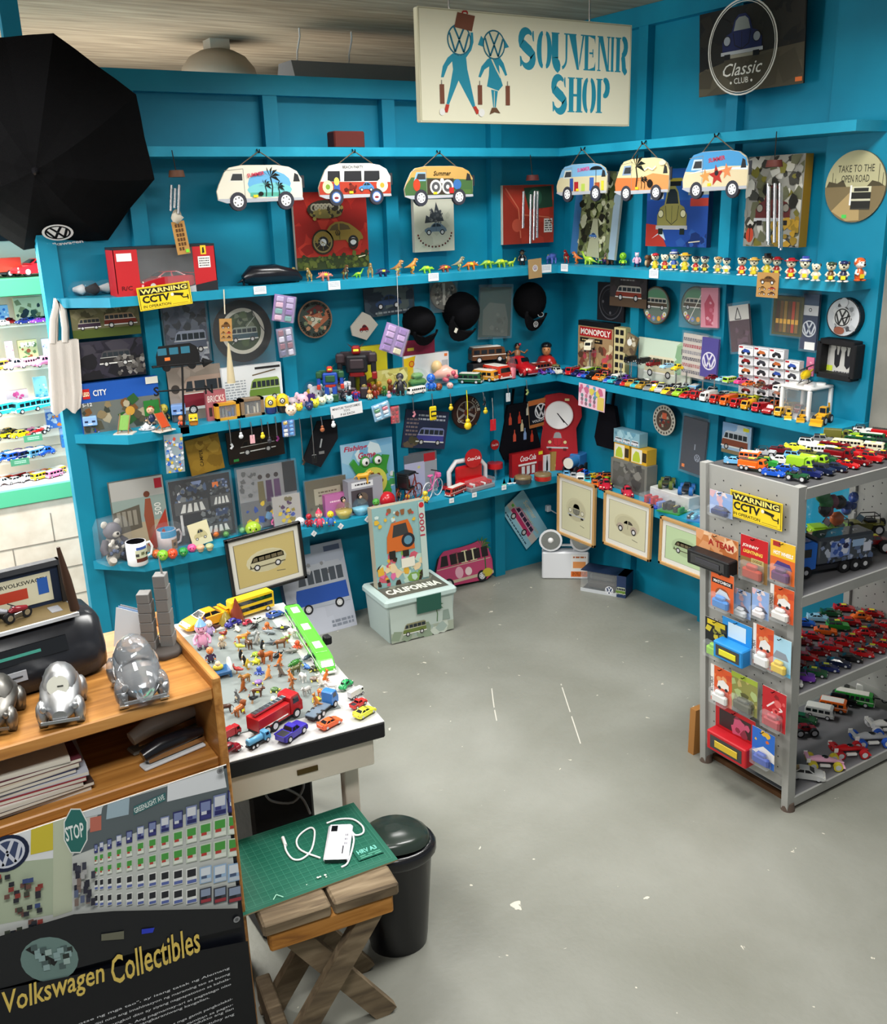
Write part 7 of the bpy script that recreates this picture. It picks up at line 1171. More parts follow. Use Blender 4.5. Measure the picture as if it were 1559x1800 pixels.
item('A',711,797,768,858,.05,.04,'white_carton','pale lilac carton with grey top behind the tricycle','box',lambda a:(a.r(0,.8,1,1,'6a7078'),a.r(.6,.78,.95,.98,'c02a34'),a.r(.62,0,1,.78,'a8acb4'),a.r(.4,.64,.48,.7,'e0dc8a')),'c8c8e4','8a8e98',zs=Z4)
def cycle(u,v,hpx,label,c,big,name,wc):
 p = on_level(u,v,Z4);t = thing(name,label,'toy bicycle',T(p)@RZ(25)@SCL(metres(hpx,p)));
 for x,y in ([(-.3,-.2),(-.3,.2),(.35,0)] if big else [(-.3,0),(.3,0)]):
  m = MB();R = .24 if big else .28;m.tube([(x+R*math.cos(i*.449),y,R+R*math.sin(i*.449)) for i in range(15)],.022,wc,GL,5);[m.tube([(x,y,R),(x+R*math.cos(i*1.05),y,R+R*math.sin(i*1.05))],.008,'c8c8c8',CH,4) for i in range(6)];m.build('wheel',t)
 m = MB();m.tube([(-.3,0,.28),(-.05,0,.3),(.2,0,.7)],.025,c,GL,6);m.tube([(-.05,0,.3),(-.12,0,.72)],.025,c,GL,6);m.tube([(.32,0,.28),(.18,0,.84)],.02,c,GL,6);m.build('frame',t);m = MB();m.tube([(.18,-.16,.86),(.18,.16,.86)],.02,'2a2a2a',MT,6);m.build('handlebar',t);m = MB()
 if big: m.box((-.45,-.22,.45),(-.1,.22,.56),'17171a',GL,.04);m.box((-.5,-.22,.5),(-.4,.22,.95),'17171a',GL,.04);m.box((-.5,-.24,.92),(.0,.24,1.0),'17171a',GL,.04)
 else: m.box((-.22,-.06,.72),(-.02,.06,.78),c,GL,.02);m.box((.24,-.1,.6),(.4,.1,.76),'e86aa8',GL,.03)
 m.build('seat',t)
cycle(724,880,56,'miniature passenger tricycle with black hood and red wheel','8a2a20',True,'toy_tricycle','8a3024');cycle(761,874,54,'tiny pink toy bicycle beside the tricycle','e86aa8',False,'toy_bicycle','d8d8dc')
# diner seat, cola things
p = at(824,842,'y',-.1);t = thing('diner_seat_model','red and white diner seat model topped by a round red sign','model',T((p.x,-.085,Z4)));s = metres(80,p)/2;m = MB();m.tube([(-s*.95,0,0),(-s*.95,0,s*.8),(-s*.6,0,s*1.2),(s*.6,0,s*1.2),(s*.95,0,s*.8),(s*.95,0,0)],.014,'e8e6e8',GL,8);m.build('arch_frame',t);m = MB();m.box((-s*.68,-.03,.0),(s*.68,.0,s*1.0),'b8161c',GL,.01);m.box((-s*.75,-.075,0),(s*.75,-.01,s*.42),'c01a20',GL,.012);m.prism([(-s*.12,s*.3),(s*.12,s*.3),(s*.02,s*.95),(-s*.2,s*.95)],.0,.002,'9a9a9c',GL);m.build('seat',t);m = MB();m.X = T((s*.15,-.035,s*1.3)) @ RX(90);m.cyl((0,0,-.006),(0,0,.006),s*.42,'b8141c',GL,n=24);a = Art(m,s*.7,s*.7,z=.0065);a.t('Coca-Cola',.02,.4,.96,'f4eeee',ht=.22,shear=.25,bold=.02);m.build('round_sign',t)
p = on_level(868,842,Z4,-.07);m = MB();m.cyl((0,0,0),(0,0,.07),.012,'c8cacc',CH);m.cyl((0,0,.07),(0,0,.1),.045,'c01a20',GL,n=18);single(m,'toy_stool','round red topped model stool beside the diner seat','model',T(p))
carat(801,869,46,'bus','b8342c','red and white toy tram at the shelf edge',-160,Z4);carat(786,860,24,'suv','a81c24','small red toy car behind the tram',-150,Z4)
p = on_level(850,862,Z4);t = thing('clear_case','shallow grey tray of red and white pieces under a clear lid','box',T(p+Vector((0,.035,0)))@RZ(8));m = MB();m.box((-.09,-.03,0),(.09,.03,.025),'8a8c90',GL,.004);m.build('tray',t);m = MB();rd = random.Random(4);[m.box((x,-.02,.025),(x+.012,.02,.034+rd.uniform(0,.012)),rd.choice(['c02a30','f0f0f0','b81c24','d8d8d8']),GL,.002) for x in [-.08+i*.016 for i in range(10)]];m.build('pieces',t);m = MB();m.box((-.09,-.03,.026),(.09,.03,.06),'e8eef2',CP_,.004);m.build('clear_lid',t)
item('A',900,794,955,834,.11,.03,'cola_box','red box with white script lettering and a little cafe front','box',lambda a:(a.t('Coca-Cola',.26,.62,.5,'f4ecec',ht=.24,shear=.25,bold=.02),a.r(.2,.04,.76,.5,'8a2420'),a.r(.2,.44,.78,.52,'e8e0dc'),[a.r(.3+.16*i,.05,.4+.16*i,.4,'d8d0cc') for i in range(3)],a.r(.82,.1,.96,.5,'8a141a'),a.r(.84,.78,.97,.92,'e8d02c')),'b0181e','8a1218',zs=Z4)
item('A',956,800,967,824,.12,.01,'picture_card','small card picturing a dark cola bottle','card',lambda a:a.p([(.35,.05),(.65,.05),(.65,.5),(.55,.75),(.55,.95),(.45,.95),(.45,.75),(.35,.5)],'1d1512'),'e0d8d8','c8c0c0',zs=Z4)
item('A',969,793,993,822,.13,.015,'wooden_plaque','small tan plaque with a gold top in front of the red clock','wall plaque',lambda a:a.fuzz(10,['8a6a30','d8b86a'],.1,.1,.9,.9,.12,3),'b89550','8a6a34',zs=Z4)
for u,v,c,l in ((919,848,'3a3a3e','dark'),(954,843,'b8241c','red')):
 p = on_level(u,v,Z4);m = MB();m.lathe([(.048,0),(.05,.004),(.05,.026)],c,GL,22);m.lathe([(.05,.026),(.051,.034),(.044,.04),(.001,.042)],'7a6a4a',GL,22);single(m,'round_tin','round %s tin with a gold lid at the shelf edge'%l,'tin',T(p))
for i,(u,v,c) in enumerate(((886,853,'5ac0a8'),(896,851,'f0f0f0'),(905,850,'f0f0f0'),(916,848,'c02a30'),(931,844,'e8e8f0'))):
 p = on_level(u,v,Z4);m = MB();m.box((-.014,-.01,0),(.014,.01,.008),c,GL,.003);m.add([(-.01,0,.008),(.012,0,.008),(0,0,.045)],[(0,1,2),(2,1,0)],'f0f0f0',PR);single(m,'toy_sailboat','tiny sailing boat model, %s along the shelf towards the tins'%ordinal(i+1),'toy boat',T(p))
for i,u in enumerate((552,599,646,696,736,794,834,886,922,962)):
 v = (938,925,913,900,890,880,870,857,847,841)[i];x,z,w,h = pan('A',u-4,v-4,u+4,v+4,SD+.004);m = MB();m.box((-w*.5,-h*.5,-.001),(w*.5,h*.5,.001),'eef0f2',PR);a = Art(m,w,h,z=.0012);a.lines(2,.2,.3,.8,.7,'8a90a0');single(m,'price_note','tiny white price tag on the lowest back shelf edge, %s from the black frame'%ordinal(i+1),'price note',onA(x,z,SD+.003,45 if i<4 else 0),'tiny price tags on the lowest shelf')
# ------------------------------------------------------------------ fourth shelf, side wall
t = thing('toy_tractor','big blue toy locomotive with a white headlamp','toy train',T((-.075,-.22,Z4))@RZ(200)@SCL(.17));m = MB();m.box((-.5,-.2,.12),(.1,.2,.62),'3a7ab8',GL,.03);m.tube([(.1,0,.4),(.48,0,.4)],.2,'3a80bc',GL,14);m.build('body',t);m = MB();m.cyl((.48,0,.4),(.52,0,.4),.19,'e0dccc',GL);m.build('headlamp',t)
for x in (-.34,.0,.34):
 for s in (-1,1): m = MB();m.cyl((x,s*.18,.14),(x,s*.25,.14),.14,'1d1d20',MT);m.build('wheel',t)
cl = [('racer','dred'),('racer','red'),('sport','lblue'),('suv','orange'),('beetle','blue'),('sedan','silver'),('racer','blue'),('sport','yellow'),('van','white'),('sedan','dblue'),('racer','black'),('suv','aqua'),('fire','red'),('beetle','lime'),('sport','orange'),('sedan','purple'),('racer','lemon'),('suv','red')]
for i,(k,c) in enumerate(cl): x = -.06-.045*(i%3) if i%3 < 2 else -.185;y = -.27-.062*(i//3);y = y if i%3 else y-.12;car_root(k,nm(k),'%s toy %s in the jumble beside the blue locomotive, %s from the corner'%(CN[c],KN[k],ordinal(i//3+1)),cat_of(nm(k)),T((x,y,Z4))@RZ(150+40*(i%3))@SCL(.09),c,simple=True)
def bx(p,s,c,name,label,cat='box',draw=None,yaw=0,face=None):
 m = MB();m.box((-s[0],0,0),(0,s[1],s[2]),c,PR);m.X = Matrix(((0,0,-1,-s[0]-.0003),(-1,0,0,s[1]),(0,1,0,0),(0,0,0,1)));a = Art(m,s[1],s[2],0,0,0)
 if face: a.r(0,0,1,1,face)
 if draw: draw(a)
 return single(m,name,label,cat,T(p)@RZ(yaw))
bx((-.05,-.86,Z4),(.075,.28,.17),'7a7a72','grey_box','grey window box supporting the yellow car boxes','box',lambda a:(a.r(.06,.1,.94,.9,'5d5d58'),a.fuzz(16,['6a6a66','4a4a48','85857e'],.1,.14,.9,.86,.1,3)))
for i in range(2): bx((-.05,-.85+.135*(1-i)-.0,Z4+.171),(.07,.12,.085),'d8a82c','car_box',('left' if i==1 else 'right')[:0]+('yellow sided box with a green car on the grey box, nearer the corner' if i==0 else 'yellow sided box with a green car on the grey box, farther from the corner'),'box',lambda a:(a.r(.04,.06,.7,.94,'e8e4d4'),a.p([(.1,.1),(.14,.5),(.3,.8),(.5,.75),(.6,.3),(.56,.1)],'b8c83a'),a.r(.72,.2,.98,.8,'3a3020')))
bx((-.06,-.79,Z4+.258),(.06,.2,.075),'8ab8c8','bus_blister','clear pale blue pack of white toy buses on the yellow boxes','toy pack',lambda a:([van_art(a.sub(.04+.32*i,.05,.3,.42),'e0e0e8','f2f2f4') for i in range(3)],a.fuzz(10,['a8d0dc','6aa0b8'],0,.5,1,1,.12,2)))
for y,x,c,l in ((-.6,-.175,'b81c34','crimson model rounded car behind the middle framed drawing'),(-.77,-.175,'c02a40','pale striped red model rounded car farther from the corner')): car_root('beetle','toy_car',l,'toy car',T((x,y,Z4))@RZ(235)@SCL(.13),c)
for y,c,h_,l in ((-.95,'3a3a20','5a6a2a','olive wheeled toy monster truck on the side shelf'),(-1.09,'2a2a30','2a6ab0','blue wheeled toy monster truck on the side shelf')): car_root('monster','toy_truck',l,'toy truck',T((-.065,y,Z4+.071))@RZ(215)@SCL(.115),c,tyre=h_)
m = MB();m.box((-.12,-1.16,Z4),(-.04,-.88,Z4+.07),'d0d0cc',PR,.003);single(m,'toy_carton','low white carton under the two toy monster trucks','box')
for i,(y,x,c,l) in enumerate(((-.97,-.175,['2a4ac0','c02a34','6a8ae0'],'blue and red toy pack between the framed drawings'),(-1.11,-.178,['2a8a3a','1d1d20','d8c02c'],'green and black toy pack above the green drawing'),(-1.3,-.17,['2a7ab8','6ac0d8','26262a'],'clear blue toy pack near the grey rack'),(-1.45,-.16,['b8863a','3a3a2a','8a9a4a'],'tan and green toy pack near the grey rack'))):
 m = MB();rd = random.Random(i+3);m.box((-.05,-.065,0),(.05,.065,.006),c[0],PR);[m.box((rd.uniform(-.04,.01),-.06+.022*j,.006),(rd.uniform(.015,.04),-.042+.022*j,.02+rd.uniform(0,.03)),rd.choice(c),GL,.004) for j in range(6)];t = thing('toy_pack',l,'toy pack',T((x,y,Z4))@RZ(12*i));m.build('toys',t);m = MB();m.box((-.05,-.065,.002),(.05,.065,.06),'e8eef2',CP_,.006);m.build('clear_shell',t)
# ------------------------------------------------------------------ framed drawings hung below the fourth shelf
def framed(wall,u0,v0,u1,v1,label,fc,mat_,paperc,draw,off=SD+.014,rot=0,mk=.1,size=None):
 cx,cz,w,h = pan(wall,u0,v0,u1,v1,off);w,h = size or (w,h);t = thing('framed_drawing',label,'picture',WM(wall)(cx,cz,off,rot));f = .016;m = MB()
 for s in (-1,1): m.box((s*(w/2-f/2)-f/2,-h/2,-.008),(s*(w/2-f/2)+f/2,h/2,.012),fc,GL,.002);m.box((-w/2,s*(h/2-f/2)-f/2,-.008),(w/2,s*(h/2-f/2)+f/2,.012),fc,GL,.002)
 m.build('frame',t);m,a = panel(w-f,h-f,.003,mat_,PR,mat_);k=mk;a.r(k-.01,k*w/h-.005,1-k+.01,1-k*w/h+.005,'6a6458');a.r(k,k*w/h,1-k,1-k*w/h,paperc);draw(a);m.build('drawing',t)
def sk(a,kind):
 b = a.sub(.26,.36,.5,.26);[a.e(.5+.02*i,.5-.01*i,.28-.03*i,c,ry=.2-.02*i) for i,c in enumerate(('c8c2a0','beb898') if kind != 'van' else ('b0c49a','a8bc92'))]
 if kind == 'front': front_car_art(b,'7a786c','c8c4ac','26241f','d8d4c0')
 elif kind == 'side': beetle_art(b,'b0a090','4a443c','2a261f')
 else: van_art(b,'a8986a' if kind != 'van' else '8aa878','b8a878' if kind != 'van' else 'a4bc90','6a6048','5a5440')
 a.l([(.62,.26),(.74,.24)],.008,'5a5648')
framed('A',399,931,534,1036,'black framed pencil drawing of a van hung below the shelf','121214','dcdad0','c0ae72',lambda a:sk(a,'v'),rot=3,mk=.09)
framed('B',981,842,1047,950,'light wood framed drawing of a car seen from the front, nearest the corner','c49a62','e6e4dc','d0ccaa',lambda a:sk(a,'front'));framed('B',1062,874,1146,972,'light wood framed drawing of a rounded car, middle of the three','c49a62','e6e4dc','d2ceae',lambda a:sk(a,'side'));framed('B',1160,921,1254,1008,'light wood framed green drawing of a van beside the grey rack','c49a62','e6e4dc','bcd2a6',lambda a:sk(a,'van'))
def smooth(P,n=4):
 P = [Vector(p) for p in P];out = []
 for i in range(len(P)-1):
  a,b,c,d = P[max(i-1,0)],P[i],P[i+1],P[min(i+2,len(P)-1)]
  out += [.5*((2*b)+(c-a)*k+(2*a-5*b+4*c-d)*k*k+(3*b-a-3*c+d)*k**3) for k in (j/n for j in range(n))]
 return out+[P[-1]]
# ------------------------------------------------------------------ goods on the floor
p = Vector((-1.52,-.49,0));t = thing('storage_box','pale printed lidded storage box lettered CALIFORNIA on the floor','storage box',T(p)@RZ(-4));w,d,h = .385,.27,.2;m = MB();m.loft([[(-k,-k,z),(w+k,-k,z),(w+k,d+k,z),(-k,d+k,z)] for z,k in ((0,-.012),(h,0))],'b4c4c0',PR,False)
a = Art(m,w,h,0,0,z=0,mat=PR);n0 = len(m.v);a.r(.03,.04,.97,.97,'b9c6be');a.r(.03,.04,.97,.3,'a4ad9c');a.fuzz(14,['8a9a84','c4ccc0','a0b0a8'],.05,.05,.95,.25,.08,3);palm_art(a,.72,.35,.42,'5a7a54',1.2);a.p([(.8,.35),(.92,.35),(.9,.62),(.82,.62)],'8a9a90');van_art(a.sub(.2,.14,.36,.36),'6a7a3c','8d8a6a');m.v[n0:] = [(x,-.0005-.012*(1-z/h)-zz,z) for x,z,zz in m.v[n0:]];m.build('box_body',t)
m = MB();m.box((-.015,-.015,h),(w+.015,d+.015,h+.045),'bcd0cc',PR,.012);a = Art(m,w,d,0,0,z=h+.0455);a.r(.05,.06,.95,.94,'5a5a50');a.t('CALIFORNIA',.1,.2,.8,'e4e8dc',ht=.24,bold=.04);a.fuzz(10,['6d6d60','7d8070'],.1,.5,.9,.9,.1,4);a.z += .001;m.build('lid',t);m = MB();m.box((.16,-.018,h-.06),(.3,-.0155,h+.03),'2a5a4c',PR);a = Art(m,.14,.09,.16,h-.06);m.build('price_label',t)
M = T((-1.49,-.335,.2465)) @ RZ(-3) @ RX(86) @ T((.155,.0,0));w_,h_ = .3,.43;m = MB();m.box((-w_/2,0,-.05),(w_/2,h_,0),'b8b09a',PR);a = Art(m,w_,h_,-w_/2,0,.0002);a.r(0,0,1,1,'8ab0b0');a.fuzz(50,['d8a83a','c85a6a','7aa04a','e0c8a0','3a2a20','d86a9a','b8d0c0'],.02,.02,.98,.4,.09,5);a.fuzz(16,['c84a4a','d8b03a','8a5a3a','c8d8d0'],.05,.75,.8,.95,.05,6);a.p([(.22,.42),(.24,.62),(.34,.78),(.66,.8),(.74,.66),(.76,.42)],'c8662a');a.p([(.34,.6),(.38,.75),(.62,.76),(.66,.62)],'3a3a3a');wheel_art(a,.64,.54,.13,'2a2a30','5a8aa0',False);a.r(.26,.34,.38,.44,'2a2420');a.r(.52,.34,.64,.42,'2a2420');a.r(.48,.2,.74,.32,'e0dccc');a.r(.88,.02,1,.98,'b8c8c0');a.t('1000',.985,.5,.3,'a03040',rot=90,ht=.09) if 0 else a.t('1000',.98,.55,.42,'a84050',rot=90,ht=.07,bold=.02);a.e(.94,.94,.05,'c02a34');single(m,'puzzle_box','tall colourful puzzle box numbered 1000 standing on the storage box','puzzle',M)
def lean(u0,u1,v1,y,wd,ht,tilt,name,label,cat,draw,face,poly=None,dep=.012,side='2a2a2c'):
 p0 = at(u0,v1,'y',y);M = T((p0.x+wd/2,y,0)) @ RX(90-tilt);m = MB();
 if poly: m.prism([((x-.5)*wd,y_*ht) for x,y_ in poly],-dep,0,face,PR,side)
 else: m.box((-wd/2,0,-dep),(wd/2,ht,0),side,PR)
 a = Art(m,wd,ht,-wd/2,0,.0003);
 if not poly: a.r(0,0,1,1,face)
 draw(a);single(m,name,label,cat,M)
def pinkv(a): van_art(a.sub(0,0,1,1),'c04a72','b84068','2a2426','c9b8a0',n=5);[a.p([(x,.58),(x+.03,.86),(x+.13,.86),(x+.12,.58)],'e0dcb0') for x in (.12,.3,.46,.62)];palm_art(a,.86,.3,.55,'3a6a3a',1.7);a.e(.88,.22,.09,'c8b83a',ry=.1);a.e(.4,.38,.07,'e8b0c0',ry=.14);a.e(.56,.36,.06,'f0d8d8',ry=.1)
lean(770,893,1024,-.075,.4,.25,14,'van_board','pink cut-out van board with palm leaning on the back wall','wall plaque',pinkv,'b83e68',[(0,.14),(0,.45),(.1,.8),(.2,.92),(.7,.97),(.8,1.0),(.92,.96),(.97,.7),(1,.5),(.98,.16),(.85,.06)],.02,'3a2a22')
def bluev(a): a.fuzz(10,['b4b8c4','a4aab8'],0,0,1,1,.3,2);van_art(a.sub(.14,.2,.84,.62),'2a52a8','b0b4bc','4a5058','aab0ba',n=5);a.fuzz(10,['8a8a8c','5a5a60','c8c8cc'],.2,.66,.9,.8,.05,4);a.r(.7,.9,.95,.96,'55607a');a.lines(2,.62,.04,.96,.13,'7a808c',.8);a.r(.06,.88,.14,.93,'d8603a')
lean(514,626,1100,-.17,.37,.47,17,'kit_box','large grey box picturing a blue van, leaning behind the toy table','box',bluev,'aeb2be',dep=.05,side='3a3f55')
def sign(a): a.r(0,0,1,1,'9ccfe0');a.r(0,.25,1,.5,'cfc9c0');van_art(a.sub(.12,.16,.72,.48),'c83a6c','d8a0b8','3a3048','d8d0d4');a.t('Summer',.2,.76,.44,'e8e0c0',ht=.16,shear=.2);a.t('Camper-van',.3,.55,.62,'c8c0a0',ht=.16,shear=.2);a.lines(1,.08,.04,.9,.13,'3a5a70');a.r(.06,.38,.12,.46,'6ac04a')
cp = at(923,914,'y',-.02);mm,aa = panel(.34,.19,.004,'8ab8c8',PR,'9ccfe0');sign(aa);single(mm,'tin_sign','tilted pale blue tin sign of a pink van hung on the back wall','sign',onA(cp.x,cp.z,.012,-57))
# emergency light with cord
t = thing('emergency_light','white twin emergency light standing on the floor in the corner','lamp',T((-.335,-.235,0))@RZ(-38));w = .275;m = MB();m.box((0,0,0),(w,.09,.17),'e4e6ea',GL,.008);m.X = RX(90);a = Art(m,w,.17,0,0,.0004);a.r(.62,.1,.97,.92,'eceae6');a.r(.62,.1,.97,.3,'e0702a');a.lines(1,.66,.76,.93,.88,'b8602c');a.r(.66,.42,.93,.66,'e89a5a');a.lines(3,.65,.14,.94,.28,'7a3a14');m.X = Matrix();m.build('case',t);m = MB();m.tube([(.09,.045,.17),(.09,.045,.2),(.19,.045,.2),(.19,.045,.17)],.008,'e4e6ea',GL,8);m.build('carry_handle',t)
for x in (.05,.23):
 m = MB();m.cyl((x,.045,.17),(x,.045,.2),.018,'d8dade',GL);m.tube([(x,.06,.245),(x,.02,.245),(x,-.005,.245)],[.04,.062,.068],'e8eaee',GL,20);m.build('lamp_housing',t);m = MB();m.tube([(x,-.006,.245),(x,-.0065,.245)],.056,'b0b2b4',CH,20);m.ell((x,-.005,.245),(.018,.015,.018),'f0f0f0',GL);m.build('reflector',t)
s = at(965,895,'y',-.02);q = at(985,955,'y',-.04);m = MB();m.tube([s,s+Vector((.04,-.03,-.03)),s+Vector((.11,-.05,-.14)),q+Vector((.05,-.05,0)),q+Vector((.1,-.12,-.03)),q+Vector((.03,-.14,-.01)),q+Vector((.05,-.1,-.06))],.004,'e4e6ea',MT,6);m.box((s.x-.018,-.03,s.z-.015),(s.x+.012,-.001,s.z+.025),'e8eaee',GL,.004);single(m,'electric_cable','white power cord plugged in low on the wall near the corner','cord')
M = T((-.205,-.62,0)) @ RZ(-62) @ T((-.13,0,0));t = thing('van_window_box','dark window box with a model van lettered side on the floor','box',M);w,d,h = .27,.12,.13;m = MB();m.box((0,0,0),(w,d,.006),'1a1c22',PR);m.box((0,d-.004,0),(w,d,h),'24262c',PR);m.box((0,0,h-.004),(w,d,h),'1c2a44',PR);m.box((w-.05,0,0),(w,d,h),'2a3a5c',PR);m.X = RX(90);a = Art(m,w,h,0,0,.0005);a.r(0,0,1,.16,'c4c8cc');a.r(.8,0,1,1,'2a3c60');roundel(a,.64,.24,.09,'e8e8ec','2a3c60');van_art(a.sub(.78,.1,.22,.4),'6a8a3a','b8c0a8');m.build('box_shell',t);m = MB();m.box((0,.001,.02),(w-.05,.003,h-.004),'dfe6ea',CP_);m.build('window_film',t);m = MB();m.box((.03,.03,.01),(w-.07,.09,.06),'3a3028',GL,.012);m.box((.04,.034,.06),(w-.08,.086,.1),'4a4640',GL,.012);m.build('model_van',t)
p = at(1232,1150,'z',0);m = MB();m.box((0,0,0),(.3,.03,.2),'a8743c',PR);single(m,'cardboard','brown cardboard sheet standing behind the grey rack','cardboard',T((-1.02,-2.1,0)))
# ------------------------------------------------------------------ stool, cutting mat, power bank, waste bin
t = thing('wooden_stool','weathered folding wooden stool under the green cutting mat','stool',T((-2.815,-2.44,0))@RZ(-8));OW,RW = slot(OLDWOOD),slot(RAWWOOD)
for s in (-1,1): m = MB();m.box((s*.092-.088,-.15,.43),(s*.092+.088,.15,.468),'white',OW,.006);m.build('seat_board',t)
for s in (-1,1): m = MB();m.box((-.165,s*.125-.018,.375),(.165,s*.125+.018,.43),'white',RW,.005);m.build('rail',t)
for y in (-.1,.075):
 for s in (-1,1): m = MB();b = Vector((s*.15,y+s*.018,0));c = Vector((-s*.12,y+s*.018,.4));n = (c-b).normalized();x = n.cross(Vector((0,1,0)));m.add([(b+x*k+Vector((0,e,0)))[:] for k in (-.03,.03) for e in (-.014,.014)]+[(c+x*k+Vector((0,e,0)))[:] for k in (-.03,.03) for e in (-.014,.014)],[(0,1,3,2),(4,6,7,5),(0,4,5,1),(1,5,7,3),(3,7,6,2),(2,6,4,0)],'white',OW);m.build('leg',t)
m = MB();m.box((-.17,-.12,.02),(-.13,.1,.1),'white',OW,.004);m.build('stretcher',t)
PQ = [at(u,v,'z',.474) for u,v in ((425,1610),(700,1510),(633,1405),(408,1475))];o = PQ[0];yaw = math.degrees(math.atan2(PQ[1].y-o.y,PQ[1].x-o.x));M = T((o.x,o.y,.469)) @ RZ(yaw);w,h = .43,.3;m = MB();m.box((0,0,0),(w,h,.004),'9a8a6a',PR);a = Art(m,w,h,0,0,.0042);a.r(0,0,1,1,'1c5f4c');G = '42866f'
[a.l([(.05+i*.0474,.06),(.05+i*.0474,.94)],.0018,G) for i in range(20)];[a.l([(.05,.06+i*.0629),(.95,.06+i*.0629)],.0018,G) for i in range(15)];a.l([(.03,.03),(.03,.97),(.97,.97),(.97,.03),(.03,.03)],.002,G);a.r(.78,.14,.95,.3,'1c5f4c');a.t('HRV A3',.8,.22,.13,'7ac8b8',ht=.06,bold=.03);a.lines(2,.8,.15,.94,.2,'5aa088');a.l([(.2,.04),(.23,.09),(.26,.03)],.006,'9ad0b8');a.fuzz(5,['d8e0d0'],.4,.05,.6,.12,.008,2);single(m,'cutting_mat','green ruled cutting mat on the wooden stool','cutting mat',M)
q0,q1 = at(568,1518,'z',.475),at(580,1447,'z',.475);yw = math.degrees(math.atan2(q1.y-q0.y,q1.x-q0.x))-90;t = thing('power_bank','white slab power bank lying on the green cutting mat','power bank',T((q0.x,q0.y,.4735))@RZ(yw));m = MB();m.box((0,0,0),(.068,.155,.016),'e6e6ee',GL,.006);m.build('case',t);m = MB();m.box((.01,.118,.016),(.027,.143,.0165),'16181c',WG);m.box((.004,-.0005,.003),(.064,.0005,.013),'16181c',WG);m.build('display',t);m = MB();a = Art(m,.07,.1,.03,.02,.0163);a.l([(.28,.0),(.28,.34)],.05,'3a3a40');a.lines(3,.3,.35,.42,.9,'9a9aa2');m.build('printed_marks',t)
def mp(u,v): p = at(u,v,'z',.478);return (p.x,p.y,.4775)
m = MB();m.tube(smooth([mp(*q) for q in ((500,1480),(503,1495),(515,1510),(532,1509),(548,1492),(553,1462),(545,1455),(528,1466),(521,1480),(530,1495),(563,1508))]),.0028,'eeeeee',MT,6);m.tube([mp(*q) for q in ((497,1472),(502,1486))],.005,'f0f0f0',GL,8);single(m,'charging_cable','white charging cable looped beside the power bank, farther from the bin','cable');m = MB();m.tube(smooth([mp(*q) for q in ((574,1447),(595,1440),(620,1440),(637,1452),(638,1464),(625,1468),(617,1460),(622,1475),(617,1500),(610,1518),(600,1524))]),.0028,'eeeeee',MT,6);single(m,'charging_cable','white charging cable curling on the bin side of the power bank','cable')
t = thing('waste_bin','black plastic waste bin with dark green swing lid beside the stool','bin',T((-2.515,-2.325,0))@RZ(-20)@SCL(.86,.86,1));ov = lambda r,z,k=.8: [(r*math.cos(math.pi*i/14)*(1),r*k*math.sin(math.pi*i/14),z) for i in range(28)];m = MB();m.loft([ov(.1,0),(ov(.105,.03)),ov(.13,.33)],'101115',GL);m.build('body',t);m = MB();m.loft([ov(.138,.32),ov(.146,.33),ov(.146,.35),ov(.135,.365),ov(.118,.36)],'15161a',GL,caps=False);m.build('rim',t);m = MB();m.loft([[(x,y,z+.02*math.cos(x*9)) for x,y,z in ov(r,z)] for r,z in ((.126,.352),(.12,.372),(.1,.382),(.03,.386))],'2a352f',GL);m.build('swing_lid',t)
for n,P in enumerate((((864,1208),(868,1240),(874,1272)),((986,1202),(1000,1245),(1022,1312)))):
 m = MB();q = smooth([at(u,v,'z',.0006) for u,v in P],9);rd = random.Random(n);[m.add([(a_.x-.003,a_.y,.0006),(a_.x+.003,a_.y,.0006),(b_.x+.003,b_.y,.0006),(b_.x-.003,b_.y,.0006)],[(0,1,2,3)],'c8c5ba',MT) for a_,b_ in zip(q,q[1:]) if rd.random() < .8];single(m,'chalk_line','broken whitish %s line on the grey floor'%('shorter' if n == 0 else 'longer'),'floor mark')
# ------------------------------------------------------------------ toy table
ZT = .752;t = thing('toy_table','white topped table with black edge covered in little toys','table',T((-2.517,-2.312,0))@RZ(-6.6));w,d = .475,.98
m = MB();m.box((-w,0,.70),(0,d,.75),'1e1e20',MT,.004);m.box((-w+.001,.001,.7495),(-.001,d-.001,.752),'babab8',PR);m.build('tabletop',t)
for x,y in ((-.075,.12),(-.45,.12),(-.075,.92),(-.45,.92)): m = MB();m.box((x-.022,y-.022,0),(x+.022,y+.022,.64),'d8cfbe',MT,.003);m.build('leg',t)
m = MB();m.box((-.47,.02,.61),(-.03,.04,.70),'d8cfbe',MT,.003);m.build('apron',t);m = MB();m.box((-.26,.016,.645),(-.2,.02,.66),'4a3a10',MT);m.build('name_plate',t)
m = MB();m.box((-w+.01,.13,0),(-.085,.85,.003),'7a8280',PR);single(m,'display_mat','grey mat lying on the white toy table','mat',T((-2.517,-2.312,ZT))@RZ(-6.6))
m = MB();m.box((-2.86,-2.1,0),(-2.66,-1.55,.6),'0f0f11',MT,.01);single(m,'storage_case','black case standing in the dark under the toy table','case');m = MB();P = lambda u,v,y=-2.115: at(u,v,'y',y)[:];m.tube(smooth([P(*q) for q in ((545,1430),(530,1402),(500,1385),(475,1378),(466,1392),(478,1408),(515,1410),(533,1385),(528,1365),(505,1362),(478,1375))]),.004,'8a8c8c',MT,6);single(m,'cable','white cable coiled against the black case under the table','cable')
def tcar(u,v,lpx,kind,col,label,yaw,**k): p = at(u,v,'z',ZT+.0035);return car_root(kind,nm(kind),label,cat_of(nm(kind)),T(p)@RZ(yaw)@SCL(metres(lpx,p)),col,**k)
